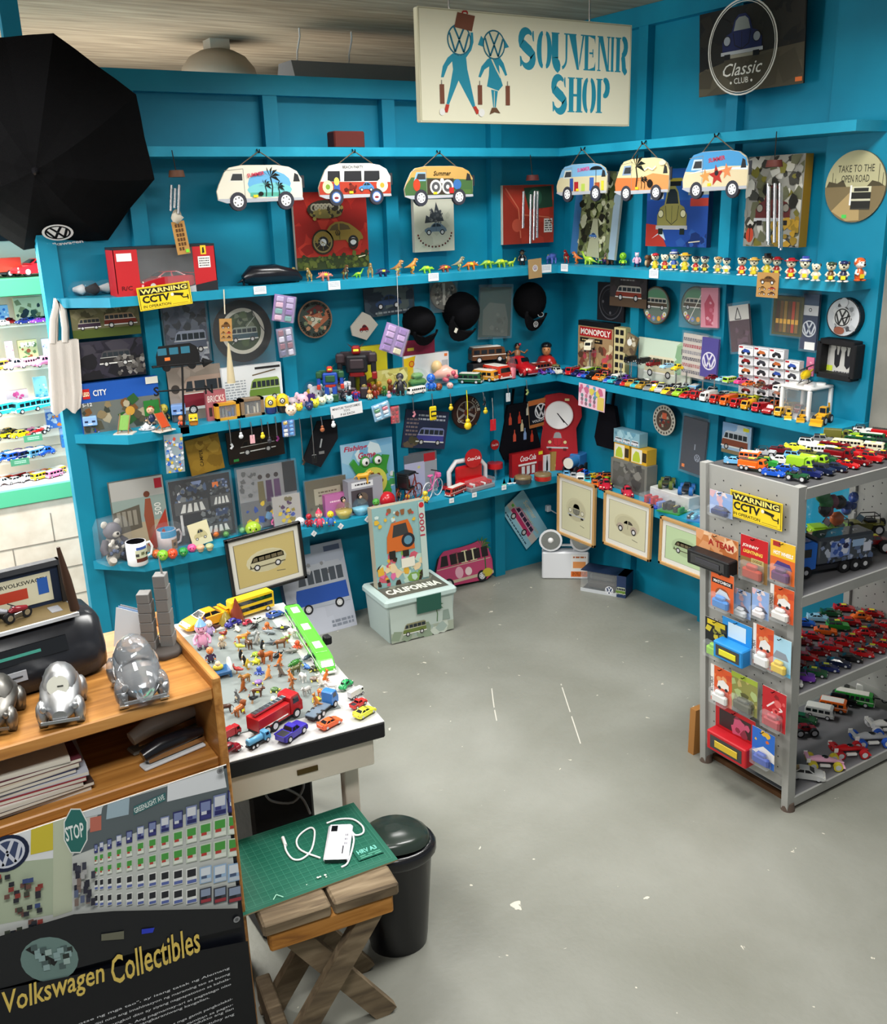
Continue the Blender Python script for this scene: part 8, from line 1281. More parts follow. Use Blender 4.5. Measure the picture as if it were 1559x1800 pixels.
for a_ in ((360,1098,84,'sport','e09a1c','large orange model supercar at the back of the toy table',190),(442,1078,84,'double','e0b81c','yellow and black double-deck bus model at the back of the table',8),(484,1083,32,'sport','3a5aa8','blue toy sports car beside the yellow double-deck bus',10),(410,1100,34,'beetle','2c2a80','deep violet blue toy car behind the figures',15),(436,1097,22,'beetle','b02a40','small dark red toy car beside the white one',15),(454,1092,26,'sedan','white','white toy car behind the figures',20),
 (608,1208,34,'beetle','2f9a5a','small green rounded toy car at the table edge',30),(626,1224,34,'truck','d8dcd0','pale toy box truck at the table edge',20),(630,1241,34,'pickup','c8302c','red toy pickup behind the bright yellow sports car',20),(641,1256,44,'sport','lemon','bright yellow toy sports car at the table corner',18),(580,1275,46,'sport','e8602c','orange red toy sports car at the front of the table',15),(566,1252,74,'flat','3a78c0','blue toy flatbed tow truck carrying a tan kangaroo',30),(485,1272,106,'fire','a81c20','large red toy fire engine at the front of the table',22),
 (513,1294,62,'pickup','3a2fa0','violet blue toy pickup at the front of the table',25),(454,1308,48,'tanker','5a9ac0','light blue toy tanker at the front of the table',18),(404,1297,44,'truck','a02028','red toy truck with black front peeping past the wooden counter',20),(403,1324,48,'beetle','7d1420','dark red toy car nearest the wooden counter',20)): tcar(*a_)
b0,b1 = at(512,1080,'z',ZT),at(578,1186,'z',ZT);L = (b1-b0).length;car_root('coach','toy_bus','very long bright green toy bus along the table edge','toy bus',T((b0+b1)/2)@RZ(math.degrees(math.atan2(b1.y-b0.y,b1.x-b0.x)))@SCL(L,L*.42,L*.34),'5ac83a')
p = at(566,1134,'z',ZT);m = MB();m.box((-.012,-.015,0),(.012,.015,.03),'17171a',MT,.004);single(m,'binder_clip','black clip gripping the table edge beside the green bus','clip',T((p.x+.02,p.y,ZT)))
AN = [(417,1108,'fish','e4ddc8','cream goose shaped'),(446,1106,'fish','202226','black and white stingray'),(470,1106,'octopus','c86a30','orange clawed sea'),(496,1108,'fish','2a2e34','black orca'),(395,1122,'bird','8a3020','red brown rooster'),(379,1111,'bird','4a2a22','dark brown turkey'),(472,1114,'fish','7a8488','grey shark'),(428,1129,'mammal','c8803a','orange fox'),(443,1126,'mammal','9aa0a0','pale grey wolf'),(438,1140,'mammal','5a3a24','brown bear cub'),(453,1133,'upright','a8a8a4','grey rabbit'),(477,1133,'fish','5a6468','slate dolphin'),
 (505,1130,'bird','7a9a4a','green parrot'),(514,1120,'mammal','dcdcd4','white goat kid'),(495,1138,'mammal','7a5030','brown bear'),(523,1138,'octopus','d8502c','bright red octopus'),(510,1148,'fish','7a7a74','grey brown shark'),(420,1144,'bird','c0c04a','yellow green bird'),(462,1143,'penguin','22262c','small black penguin'),(450,1153,'turtle','8aa83a','green frog'),(490,1154,'fish','16181c','leaping black orca'),(542,1158,'fish','3f4c58','blue grey whale'),(424,1160,'penguin','16181c','tall black penguin'),(430,1170,'penguin','1c2024','black penguin'),
 (451,1166,'turtle','c8c82c','yellow turtle'),(468,1164,'lion','b0602c','orange lion'),(492,1172,'upright','d8742c','orange seahorse'),(519,1174,'spiked','3a7a30','green dinosaur'),(551,1178,'turtle','2c2c22','black tortoise'),(537,1174,'fish','3a6ab0','blue fish'),(417,1184,'bird','a83a34','red bird'),(436,1176,'penguin','c8b03a','yellow chick'),(456,1184,'octopus','3a5ab8','blue octopus'),(472,1192,'upright','d89050','tan chipmunk'),(494,1188,'upright','6a6058','grey meerkat'),(521,1184,'mammal','5a5a34','olive brown boar'),
 (512,1198,'upright','d8803a','orange giraffe calf'),(533,1198,'mammal','d8d8d4','white goat'),(552,1196,'turtle','7a6a60','grey pink seal'),(564,1206,'upright','e4e0d8','white rabbit'),(573,1198,'upright','d8742c','orange squirrel'),(431,1200,'mammal','9a6a2c','golden brown sloth'),(428,1214,'upright','8a4a1c','chestnut otter'),(454,1202,'turtle','8a6aa8','violet snail'),(483,1215,'turtle','4a6a3a','dark green turtle'),(454,1224,'mammal','5a3826','brown seal'),(513,1214,'upright','9a5a2c','brown kangaroo'),(539,1222,'mammal','b0b0ac','small grey rhino'),
 (583,1215,'mammal','e0e0dc','white panda'),(556,1232,'turtle','d8c82c','yellow striped fish'),(567,1226,'mammal','d8702c','orange tiger cub'),(418,1234,'upright','6a6e70','grey koala'),(444,1236,'bird','20242a','black toucan'),(483,1240,'mammal','e4e2da','polar bear'),(515,1228,'upright','7a766a','grey raccoon'),(518,1236,'penguin','dcdcd8','sitting panda'),(397,1252,'mammal','4a2f22','dark brown walrus'),(423,1256,'lion','a8602c','large maned lion'),(562,1247,'upright','c8803a','tan kangaroo on the tow truck bed')]
SZ = {'fish':28,'bird':24,'penguin':20,'upright':26,'mammal':27,'lion':34,'octopus':24,'turtle':24,'spiked':30};HT = {'penguin':.92,'upright':1.0}
rd = random.Random(5)
for u,v,k,c,l in AN:
 p = at(u,v,'z',ZT+.003);s = metres(SZ[k],p)/HT.get(k,1.05);
 if 'tow truck' in l: p = at(556,1240,'z',ZT+.022)
 animal(k,'toy_animal',l+' toy animal on the grey table mat' if 'tow' not in l else 'tan toy kangaroo leaning on the blue tow truck',T(p)@RZ(rd.choice([-60,-30,160,200,-90,20])+rd.uniform(-15,15))@SCL(s),c,'toy animal','little animals spread over the table',None if rd.random() < .75 else 'lemon')
def tfig(u,v,h,label,**k): p = at(u,v,'z',ZT+.002);figure('toy_figure',label,T(p)@RZ(face_cam(p)+90)@SCL(metres(h,p)),big=.42,**k)
tfig(357,1140,50,'pink and violet toy pony-like figure stacked by the counter',head='e8a8c8',body='e0a0c0',legs='c88ab8',hat='cone',hatc='7aa8d0');tfig(369,1118,30,'pale toy figure with a blue cone hat by the counter',head='e8d8c8',body='b8a0d0',legs='a890c8');tfig(371,1165,30,'small orange and dark toy figure by the counter',head='d8804a',body='3a2a4a',legs='3a2a30');tfig(391,1140,24,'small beige toy figure beside the rooster',head='d8c0a0',body='b8a890',legs='8a7a6a')
p = at(385,1190,'z',ZT);t = thing('toy_crib','white and blue toy crib with a small figure inside','toy furniture',T(p)@RZ(-5)@SCL(.09));m = MB();m.box((-.4,-.3,.15),(.4,.3,.3),'2a5a8a',GL,.03);m.build('base',t)
for s in (-1,1): m = MB();m.prism([(.3*math.cos(math.pi*i/10),.3+.35*math.sin(math.pi*i/10)) for i in range(11)],s*.4-.03,s*.4+.03,'e4e4e0',GL);m.v = [(z,x,y) for x,y,z in m.v];m.build('end_board',t)
for x in (-.36,.36):
 for y in (-.26,.26): m = MB();m.box((x-.04,y-.04,0),(x+.04,y+.04,.15),'2a5a8a',GL);m.build('leg',t)
m = MB();m.ell((0,0,.38),(.2,.15,.12),'c8b83a',GL,8,6);m.ell((0,-.02,.52),(.1,.1,.1),'e8c8a0',GL,8,6);m.build('inner_toy',t)
for i,(u,v,c,h_) in enumerate(((335,1080,'4a2f50',.05),(392,1069,'7a3524',.09),(365,1066,'8a7a30',.05))):
 p = at(u,v,'z',ZT);m = MB();m.lathe([(.03,0),(.02,h_*.5),(.001,h_)],c,GL,6);single(m,'toy_cone',('dark violet','red brown','olive')[i]+' pointed toy at the back edge of the table','toy',T((min(p.x,-2.5),min(p.y,-1.4),ZT)))
# ------------------------------------------------------------------ wooden counter with radio, banner in front
ZC = 1.1;WX,WY = slot(WOOD),slot(WOODY);X0,X1,Y0,Y1 = -4.3,-3.03,-2.49,-2.03
t = thing('wooden_counter','varnished pine counter with an open shelf under its top','counter',T((X1,Y0,0)))
w,d = X1-X0,Y1-Y0
for n,a_,b_,mt in (('top_board',(-w,0,1.07),(-.02,d,ZC),WX),('shelf_board',(-w,.01,.89),(-.02,d,.915),WX),('side_panel',(-.02,-.005,0),(0,d,1.125),WY),('back_panel',(-w,d-.012,.1),(-.02,d,1.07),WX),('front_rail',(-w,.0,.865),(-.02,.02,.89),WX)): m = MB();m.box(a_,b_,'white',mt,.003);m.build(n,t)
# banner
YB = -2.52;q0 = at(397,1343,'y',YB);bw,bh = .95,q0.z-.005;M = T((q0.x-bw,YB,.005))@RX(90);Mi = M.inverted();mb,a = panel(bw,bh,.004,'d8d8d6',PR);a.x0 = 0;a.y0 = 0;mb.v = [(x+bw/2,y+bh/2,z) for x,y,z in mb.v]
def bp(zx,zy): p = Mi @ at(zx/3.543,1330+zy/3.543,'y',YB-.004);return (p.x/bw,p.y/bh)
def bq(c,*pts): a.p([(min(max(x,0),1),min(max(y,0),1)) for x,y in (bp(*p) for p in pts)],c)
L0 = bp(0,1000)[0]-.2;y1 = bp(1490,1000)[1]
a.r(0,0,1,1,'10131c');bq('c4c8c4',(-300,480),(1390,60),(1480,900),(1480,1000),(-300,1180));bq('dcdfe2',(-300,500),(390,310),(440,620),(-300,700));bq('a8b49c',(-300,700),(440,620),(450,960),(-300,1100));bq('b8c0a8',(330,400),(440,330),(450,960),(330,1000));bq('5a6468',(640,270),(1410,70),(1440,250),(450,620));bq('d8dce0',(1040,150),(1390,70),(1410,190),(1040,280))
for x,y,ww,hh,c in ((190,440,140,170,'c8b83a'),(660,240,140,150,'9ab0bc'),(520,290,110,90,'c0c8cc'),(560,380,70,90,'b86a5a')): bq(c,(x,y+ww*.0),(x+ww,y-ww*.22),(x+ww,y+hh-ww*.22),(x,y+hh))
a.p([bp(470+80*1.0*math.cos(R_(22.5+45*i)),460+150*math.sin(R_(22.5+45*i))) for i in range(8)],'e0e4e0');a.p([bp(470+73*math.cos(R_(22.5+45*i)),460+142*math.sin(R_(22.5+45*i))) for i in range(8)],'2a6a64')
def bt(txt,zx,zy,zx1,zy1,hz,c,bold=.01,sh=0):
 (xa,ya),(xb,yb) = bp(zx,zy),bp(zx1,zy1);(_,yc) = bp(zx,zy-hz);ln = math.hypot((xb-xa)*bw,(yb-ya)*bh)/bw;a.t(txt,xa,ya,ln,c,ht=(yc-ya),bold=bold,rot=math.degrees(math.atan2((yb-ya)*bh,(xb-xa)*bw)),shear=sh)
bt('STOP',412,530,525,495,95,'e0e8e4',.02);bq('3a6a6c',(830,310),(1030,220),(1030,270),(830,362));bt('GREENLIGHT AVE',840,352,1025,262,34,'e0e8e4')
for k,(x,y) in enumerate(((0,0),)): X,Y = bp(45,600);a.e(X,Y,.045,'16203c',n=22);roundel(a,X,Y,.036,'c8ccd8','3a4668')
rd = random.Random(2)
BL,GN,WT,DK = ('2a2c64','7a86b0','d0d4dc','3a3c7a'),('c8d4c4','4a9a44','b8403a','e0e6dc'),('e8eae8','26282e','dfe2e2','5a6aa8'),('3a3e48','8a98b0','20222a','a03a44')
for yl,hl,yr,hr,pal in ((545,60,205,155,BL),(613,58,365,132,GN),(685,60,508,128,GN),(762,72,667,125,WT),(857,76,810,112,WT)):
 for i in range(13):
  f = (i/12)**1.3;x = 585+f*830;ws = 24+f*74;q = (x-585)/830;yb = yl+(yr-yl)*q;hh = (hl+(hr-hl)*q)*.9;pl = pal if i < 10 or pal is not WT else (('9ab8d8','d8e0e8','4a5a78','c0ccd8') if yl < 800 else DK);z0 = a.z
  for m_,(k0,k1,w0,w1) in enumerate(((0,1,0,1),(.08,.55,.1,.9),(.55,.72,.15,.6),(.74,.95,.1,.95))): bq(pl[(m_+(i%2 if pal is BL else 0))%4],(x+ws*.9*w0,yb+hh*k0-ws*.22*w0),(x+ws*.9*w1,yb+hh*k0-ws*.22*w1),(x+ws*.9*w1,yb+hh*k1-ws*.22*w1),(x+ws*.9*w0,yb+hh*k1-ws*.22*w0))
  a.z = z0+a.dz*.2
a.z += a.dz*5
[bq(rd.choice(['2a2c34','6a4a44','8a3a34','3a4a7a','40463c']),*[(x+dx,y+dy) for dx,dy in ((0,0),(34,-8),(34,20),(0,28))]) for x,y in [(rd.uniform(-40,240),rd.uniform(720,1120)) for _ in range(46)]]
[bq(rd.choice(['3a3c4a','7a6a64','5a6480','a8a8a8','2c2c3a']),*[(x+dx,y+dy) for dx,dy in ((0,0),(26,-6),(26,40),(0,46))]) for x,y in [(rd.uniform(440,560),rd.uniform(640,880)) for _ in range(26)]]
bq('1a1c20',(-300,1180),(450,960),(700,940),(1480,925),(1490,1040),(900,1180),(-300,1500));a.p([bp(300+180*math.cos(R_(i*18)),1240+140*math.sin(R_(i*18))) for i in range(20)],'6a8480');bq('181a1c',(150,1180),(180,1160),(350,1250),(330,1280));[bq(rd.choice(['2a3230','9ab0ac','4a5c5c','8aa4a4']),*[(x+dx,y+dy) for dx,dy in ((0,0),(40,-10),(44,26),(4,34))]) for x,y in [(rd.uniform(180,410),rd.uniform(1150,1290)) for _ in range(18)]];bq('2a3cc0',(870,1050),(950,1040),(940,1070),(870,1080));bq('6a6a5a',(620,1080),(760,1060),(760,1110),(620,1120))
bq('0e1016',(-300,1480),(1560,1110),(1700,2600),(-300,2600))
bt('Volkswagen',10,1620,640,1415,185,'dcc060',.012);bt('Collectibles',690,1400,1235,1190,185,'dcc060',.012)
LN = (('"kotse ng mga tao", ay isang tatak ng Alemang',430,1665,1415,1300),('kiniliti nito ang imahinasyon ng maraming tao sa buong',530,1668,1418,1335),('patungkol dito ay siyang nagpapatotoo sa kahala-',640,1668,1420,1365),('dito. Ang pagmamay-ari at pagtatago nito',735,1670,1424,1400),('ng pangkaraniwang kaugalian.',800,1672,1290,1482),('aming mga gamit pangkoleksi-',990,1680,1434,1490),('ga kagamitan sa pagsu-',1060,1685,1436,1525),('produkto ang ilan',1150,1665,1440,1550),('agpatuloy ang',1205,1676,1443,1585))
for s,x0,y0,x1,y1 in LN: bt(s,x0,y0,x1,y1,20,'d8dade',.006)
for zx,zy in ((1355,66),(1458,988)): X,Y = bp(zx,zy);a.e(X,Y,.009,'8a8c8e',n=14);a.e(X,Y,.005,'5a5c5e',n=10)
t = thing('display_banner','dark printed panel with large golden title and a shop picture on the counter front','banner',M);mb.build('panel',t)
# radio cassette player
p = at(207,1192,'z',ZC);t = thing('radio_cassette_player','dark grey portable radio cassette player on the counter','radio',T((p.x,p.y+.045,ZC))@RZ(6));RB = '222429';W_ = .46;D_ = .17;H_ = .155
prof = [(0,0.01),(.0,.06),(.03,H_-.01),(.06,H_),(D_-.02,H_),(D_,H_-.02),(D_,.0),(.02,.0)];m = MB();m.loft([[(x,y+.0+(D_*.5-y)*k,z+(H_*.5-z)*k) for y,z in prof] for x,k in ((-W_,.2),(-W_+.03,.03),(-W_+.06,0),(-.07,0),(-.03,.04),(-.008,.14),(0,.3))],RB,GL,True);m.build('body',t)
m = MB();m.box((-W_+.12,.05,H_),(-.06,D_-.03,H_+.004),'2a2c31',GL,.003);m.box((-.1,.06,H_+.004),(-.075,.1,H_+.006),'8a8c92',GL);m.build('cassette_lid',t)
fm = T((0,-.001,0));
def face(x0,z0,x1,z1,c,n,mt=PR,th=.004): 
 f = lambda z: .03*max(0,(z-.06))/(H_-.07)-.003;m = MB();m.prism([(x0,z0),(x1,z0),(x1,z1),(x0,z1)],0,th,c,mt);m.v = [(x,f(y)-z+.002,y) for x,y,z in m.v];m.build(n,t)
face(-.37,.085,-.09,.118,'0e1013','tuner_display',WG);face(-.24,.098,-.15,.104,'3a8a7a','lit_scale',PR,.0055);face(-.3,.045,-.19,.068,'a8aab0','button_panel');face(-.29,.056,-.2,.058,'3a3c40','button_marks',PR,.0055);face(-.36,.11,-.3,.117,'b8b8bc','label_plate',PR,.0052)
for x in (-.34,-.16,-.13): face(x,.03,x+.018,.042,'4a4d55','control_key')
m = MB();m.cyl((-.26,.002,.022),(-.26,-.012,.022),.016,'17181c',GL);m.build('knob',t)
m = MB();m.cyl((-.4,.004,.055),(-.4,-.004,.055),.045,'17181c',MT,n=20);m.build('speaker_grill',t)
# display case with plates and motorcycles on the radio
p = p + Vector((0,.015,0));M = T((p.x-.155,p.y+.055,ZC+H_+.005))@RZ(6);t = thing('plate_diorama','framed diorama with little number plates standing on the radio','display case',M);m = MB();m.box((-.3,.08,0),(.1,.088,.1),'1d2a40',PR);m.box((-.3,-.02,-.004),(.1,.09,0),'6a5a3a',PR);m.box((-.3,.07,.095),(.1,.092,.108),'3a3c40',MT);m.box((.094,.07,0),(.104,.092,.108),'2a2622',MT);m.box((-.3,-.024,-.006),(.1,-.018,.002),'d0d4d8',PR);m.build('case',t)
m = MB();a = Art(m,.4,.1,-.3,0,0);a.r(.0,.08,.28,.62,'d8d4bc');a.t('672',.05,.2,.2,'26262a',ht=.28,bold=.03);a.r(.52,.1,.94,.82,'d4d0b4');a.t('CAMPERVOLKSWAGEN',.54,.62,.38,'3a3a34',ht=.1,bold=.02);a.r(.62,.28,.8,.54,'b8402c');a.r(.86,.3,.92,.7,'2a5aa8');a.r(.34,.1,.46,.6,'4a3a30');m.v = [(x,.079-z,y) for x,y,z in m.v];m.build('plates',t)
def moto(x,y,c,l,k):
 t = thing('toy_motorcycle',l,'toy motorcycle',M @ T((x,y,0))@RZ(k));
 for s in (-.022,.022): m = MB();m.cyl((s,-.004,.013),(s,.004,.013),.013,'17171a',MT);m.cyl((s,-.0045,.013),(s,.0045,.013),.007,'c8cacc',CH);m.build('wheel',t)
 m = MB();m.tube([(-.025,0,.024),(-.008,0,.026),(.01,0,.03),(.02,0,.026)],[.005,.008,.009,.004],c,GL,8);m.box((-.01,-.006,.008),(.012,.006,.022),'8a8c90',CH,.002);m.build('body',t);m = MB();m.tube([(.02,0,.018),(.012,0,.04)],.002,'c8cacc',CH,5);m.tube([(.012,-.014,.042),(.012,.014,.042)],.0015,'2a2a2c',MT,5);m.build('handlebar',t)
moto(-.02,.03,'7a1a24','dark red toy motorcycle before the number plates',200);moto(-.06,.05,'8a8c94','silver grey toy motorcycle beside the dark red one',150);moto(-.2,.03,'17171a','black toy motorcycle at the frame edge',190)
q = [at(u,v,'y',M.translation.y-.02) for u,v in ((132,1072),(118,1020),(102,962))];m = MB();m.tube(q,[.011,.01,.004],'3f2a1e',MT,8);single(m,'wooden_stick','dark wooden stick leaning over the number plates','stick')
# money boxes shaped like little cars
def bank(u,v,wpx,c,mt,label,yaw=-100,extra=None):
 p = at(u,v,'z',ZC);s = metres(wpx,p)/.4;t = thing('car_money_box',label,'money box',T((p.x,p.y+.06,ZC))@RZ(yaw)@SCL(s));P = _P.setdefault('beetle',make_car('beetle'));m = MB();m.v = list(P.body.v);m.f = P.body.f;m.c = [C(c)]*len(m.f);m.m = [mt]*len(m.f);m.s = P.body.s;m.v = [(x*.75,y,z*1.15) for x,y,z in m.v]
 for x in (-.21,.23):
  for sd in (-1,1): m.cyl((x,sd*.13,.08),(x,sd*.2,.08),.08,c,mt)
 m.build('body',t);m = MB();
 if extra: extra(m);m.build('inset',t)
 return t
bank(258,1234,84,'dfe4ea',CG,'clear glass car money box on the counter edge, beside the radio',-96,lambda m: m.tube([(.12,0,.06),(.12,0,.2)],[.12,.1],'8a7ab0',CP_,12));bank(124,1272,74,'c0c2c4',SM,'dull silver car money box with a round clock face',-105,lambda m: (m.tube([(.12,0,.33),(.17,0,.37)],.1,'a8a89c',PR,18),m.box((.15,-.004,.36),(.18,.05,.372),'3a3a34',PR)));bank(10,1288,70,'8f8d88',SM,'tarnished silver car money box at the frame edge',-110)
p = at(292,1152,'z',ZC);t = thing('gate_model','grey metal model of a ruined stone gate on the counter','model',T((p.x,p.y+.02,ZC))@RZ(-30));GM = '7e7d7b';m = MB();m.lathe([(.05,0),(.055,.012),(.045,.018),(.001,.019)],'4a4440',MT,10);m.build('base',t)
for x,y,h_ in ((-.028,.0,.15),(.012,.015,.19)):
 m = MB();[m.box((x-.016,y-.02,.015+h_*i/6),(x+.016-.002*(i%2),y+.02-.003*(i%3),.015+h_*(i+1)/6-.001),GM,MT,.0012) for i in range(6)];m.build('tower',t)
m = MB();m.tube([(.016,.015,.2),(.012,.015,.25)],[.003,.001],'8a8884',MT,6);m.build('flagpole',t)
for i in range(3): p = at(222+i*6,1142,'z',ZC);m = MB();m.box((-.045,0,0),(.045,.002,.1),('b8bcc0','7a94b8','8a8c90')[i],PR);single(m,'leaflet',('pale grey','blue printed','dark grey')[i]+' leaflet leaning between radio and gate model','leaflet',T((p.x,p.y+.012*i,ZC))@RZ(-62)@RX(-14))
p = at(300,1113,'z',ZC);car_root('beetle','toy_car','clear yellow toy car at the counter end','toy car',T((p.x-.01,p.y-.0,ZC))@RZ(20)@SCL(.05),'b89a2c')
# inside the shelf
ZI = .9155
for i in range(9): m = MB();m.box((-.33,0,0),(0,.24,.0105),('c8ccd4','4a3a34','d8d4cc','8a2a30','b8bcc8','2c3050','c4b8a4','5a2a34','d0ccc0')[i],PR);m.box((-.329,-.0002,.002),(-.001,.2,.0085),'d4cec0',PR);single(m,'magazine','magazine with a %s cover, %s from the bottom of the counter pile'%(('pale','brown','cream','red','blue grey','navy','tan','wine red','off white')[i],ordinal(i+1)),'magazine',T((-3.335+.012*math.sin(i*2.1)-.015*i*.2,-2.455+.006*math.cos(i),ZI+.011*i))@RZ(3*math.sin(i*1.3)),'magazines piled on the counter shelf')
def stapler(p,yaw,c,l,base,s=1):
 t = thing('stapler',l,'stapler',T(p)@RZ(yaw)@SCL(s));m = MB();m.box((-.075,-.016,0),(.075,.016,.008),base,MT,.003);m.build('base',t);m = MB();m.tube([(-.07,0,.03),(-.03,0,.04),(.03,0,.04),(.075,0,.034)],[.014,.019,.018,.01],c,GL,10);m.build('top_arm',t);m = MB();m.box((-.06,-.008,.012),(.076,.008,.024),'c8cacc',CH);m.build('staple_channel',t)
stapler((-3.13,-2.33,ZI),12,'c0bdb2','large grey and black desk stapler behind the black one','8a8a84',1.25);stapler((-3.14,-2.42,ZI),10,'131318','shiny black stapler in front of the grey one','c8cacc',1.05)
m = MB();m.tube([(-.09,0,.035),(-.05,0,.04),(.05,0,.04),(.085,0,.035)],[.02,.038,.038,.02],'b88a7a',CL,10);single(m,'cloth_pouch','pinkish cloth pouch at the back of the counter shelf','pouch',T((-3.15,-2.13,ZI)));m = MB();m.box((-.03,-.02,0),(.02,.02,.002),'b8a888',PR);m.tube([(.012*math.cos(i),.012*math.sin(i),.004) for i in range(7)],.0015,'6a6a6a',CH,5);single(m,'key_ring','small ring on a scrap of card at the shelf corner','key ring',T((-3.08,-2.4,ZI)))
# ------------------------------------------------------------------ grey pegboard rack
KL = -.075;FR,RE = -2.549,-2.154;XL,XR = -1.005,-.145
lx = lambda x,z: x+KL*z
SH = (1.235,.85,.474,.05);G_ = slot(GREYM)
t = thing('display_rack','grey steel pegboard rack with four shelves of toy cars','rack',T((0,0,0)))
for x,n in ((XL,0),(XR,1)):
 for y in (FR,RE): m = MB();m.loft([[(lx(x,z)+dx,y+dy,z) for dx,dy in ((-.02,-.014),(.02,-.014),(.02,.014),(-.02,.014))] for z in (.0,1.245)],'white',G_,False);m.build('post',t);m = MB();m.cyl((x,y,0),(x,y,.03),.026,'5d4f46',MT,.02);m.build('foot',t)
 m = MB();s = -1 if n == 0 else -1;m.loft([[(lx(x,z)+dx,y,z) for dx,y in ((-.006,FR),(.006,FR),(.006,RE),(-.006,RE))] for z in (.12,1.24)],'white',G_,False)
 for i in range(9):
  for j in range(24):
   y = FR+.045+i*.038;z = .16+j*.044+(.022 if i%2 else 0);X = lx(x,z)-.0065;m.add([(X,y+.003*math.cos(k*1.047),z+.003*math.sin(k*1.047)) for k in range(6)],[list(range(6))],'1d1d20',MT)
 m.build('pegboard_panel',t);m = MB();m.loft([[(lx(x,z)+dx,y,z) for dx,y in ((-.012,FR),(.012,FR),(.012,RE),(-.012,RE))] for z in (.09,.13)],'white',G_,False);m.build('rail',t)
for i,z in enumerate(SH): m = MB();m.box((lx(XL,z)+.02,FR-.01,z-.004),(lx(XR,z)-.02,RE+.01,z),'4f4f50' if i<1 else '77777a',MT);m.box((lx(XL,z)+.015,FR-.016,z-.035),(lx(XR,z)-.015,FR-.008,z+.002),'white',G_);m.build('shelf',t)
m = MB();m.box((XL+.03,FR+.0,0),(XR,RE,.018),'5d4028',MT);single(m,'floor_board','brown boards lying on the floor under the grey rack','board')
ez = Vector((KL,0,1)).normalized();PM = Matrix((Vector((0,-1,0)),ez,Vector((0,-1,0)).cross(ez))).transposed().to_4x4();PM.translation = Vector((XL-.022,RE,0));PI_ = PM.inverted()
def hit(u,v,off=0): o = PI_ @ CP;d = PI_.to_3x3() @ ray(u,v);return o+d*((off-o.z)/d.z)
def onrack(u0,v0,u1,v1,off): 
 um,vm = (u0+u1)/2,(v0+v1)/2;a_,b_,c_,d_ = hit(u0,vm,off),hit(u1,vm,off),hit(um,v0,off),hit(um,v1,off);return PM @ T(((a_.x+b_.x)/2,(c_.y+d_.y)/2,off)),abs(b_.x-a_.x),abs(c_.y-d_.y)
M,w,h = onrack(1284,869,1376,924,.004);cctv(M@T((.0,0,0)),w,h*.86,'yellow WARNING CCTV sign fixed on the grey rack end')
def gcard(u0,v0,u1,v1,label,face,draw,bub=None,deep=.03,off=.008,box=None):
 M,w,h = onrack(u0,v0,u1,v1,off+.02*(int(u0)%3));h *= .88;t = thing('carded_toy',label,'toy pack',M,'carded toys hanging on the rack end');m,a = panel(w,h,.0012,'d0ccc4',PR,face);draw(a);m.build('card',t);m = MB();m.tube([(0,h*.46,-.012),(0,h*.46,.014),(0,h*.5,.02)],.0018,'3a3a3c',CH,5);m.build('peg_hook',t)
 if box: 
  m = MB();m.box((-w*.5,-h*.5,.001),(w*.5,-h*.05,.05),box,PR,.004);m.box((-w*.4,-h*.42,.0502),(w*.4,-h*.12,.0508),'2a2a2e',WG);m.box((-w*.28,-h*.36,.0508),(w*.3,-h*.2,.054),bub or 'c8c8c8',GL,.003);m.build('window_box',t)
 elif bub: m = MB();m.box((-w*.34,-h*.44,.002),(w*.36,-h*.2,.02),bub,GL,.006);m.box((-w*.2,-h*.22,.002),(w*.2,-h*.1,.018),bub,GL,.005);m.build('toy_car',t);m = MB();m.box((-w*.42,-h*.48,.0015),(w*.42,-h*.06,deep),'e8eef2',CP_,.006);m.build('bubble',t)
def mbx(a): a.r(0,0,1,1,'d8582a');a.fuzz(8,['e8783a','c8482a','e8a06a'],0,.2,1,.8,.18,3);a.r(.0,.1,.16,1,'e8e4e0');a.t('MATCHBOX',.13,.25,.62,'26262a',rot=90,ht=.11,bold=.02);a.p([(.3,.45),(.36,.62),(.6,.7),(.85,.6),(.86,.46)],'e8e6e4');a.e(.42,.45,.07,'26262a');a.e(.74,.45,.07,'26262a')
sky = lambda a: (a.fuzz(10,['d8b0b8','8aa8d8','e8d8d8'],0,.4,1,1,.2,3),a.p([(.1,.2),(.3,.4),(.7,.42),(.95,.25)],'3a3a50'))
gcard(1248,862,1288,910,'carded dark car under a pink sky, topmost beside the warning sign','9ab0dc',sky,'1d2a5a');gcard(1224,936,1298,1000,'black boxed van on a fiery orange card overhanging the rack edge','c8804a',lambda a:(a.fuzz(16,['d89a6a','b86a3a','e8c09a'],0,.3,1,1,.15,3),a.t('A TEAM',.3,.62,.6,'a82a20',ht=.2,bold=.04)),'3a3a40',box='151518')
gcard(1302,940,1350,1026,'red and brown carded car with slanted white lettering','c01c24',lambda a:(a.r(0,0,1,.5,'8a6a3a'),a.t('JOHNNY',.06,.72,.62,'f0ece0',ht=.09,shear=.2,bold=.03),a.t('LIGHTNING',.1,.6,.72,'f0d85a',ht=.08,shear=.2,bold=.03),a.r(.4,.4,.86,.52,'b8a86a'),a.t('DODGE',.46,.43,.34,'3a2a18',ht=.06)),'a83a20');gcard(1354,948,1398,1030,'yellow and orange carded violet van beside the rack post','e8b82c',lambda a:(a.r(0,0,1,.6,'d8682a'),a.t('HOT WHEELS',.12,.66,.8,'f4f0ec',ht=.1,shear=.2,bold=.04),a.r(.1,.86,.4,.98,'a82a2a'),a.p([(.14,.36),(.3,.52),(.8,.5),(.9,.36)],'4a3a7a')),'5a2a5a')
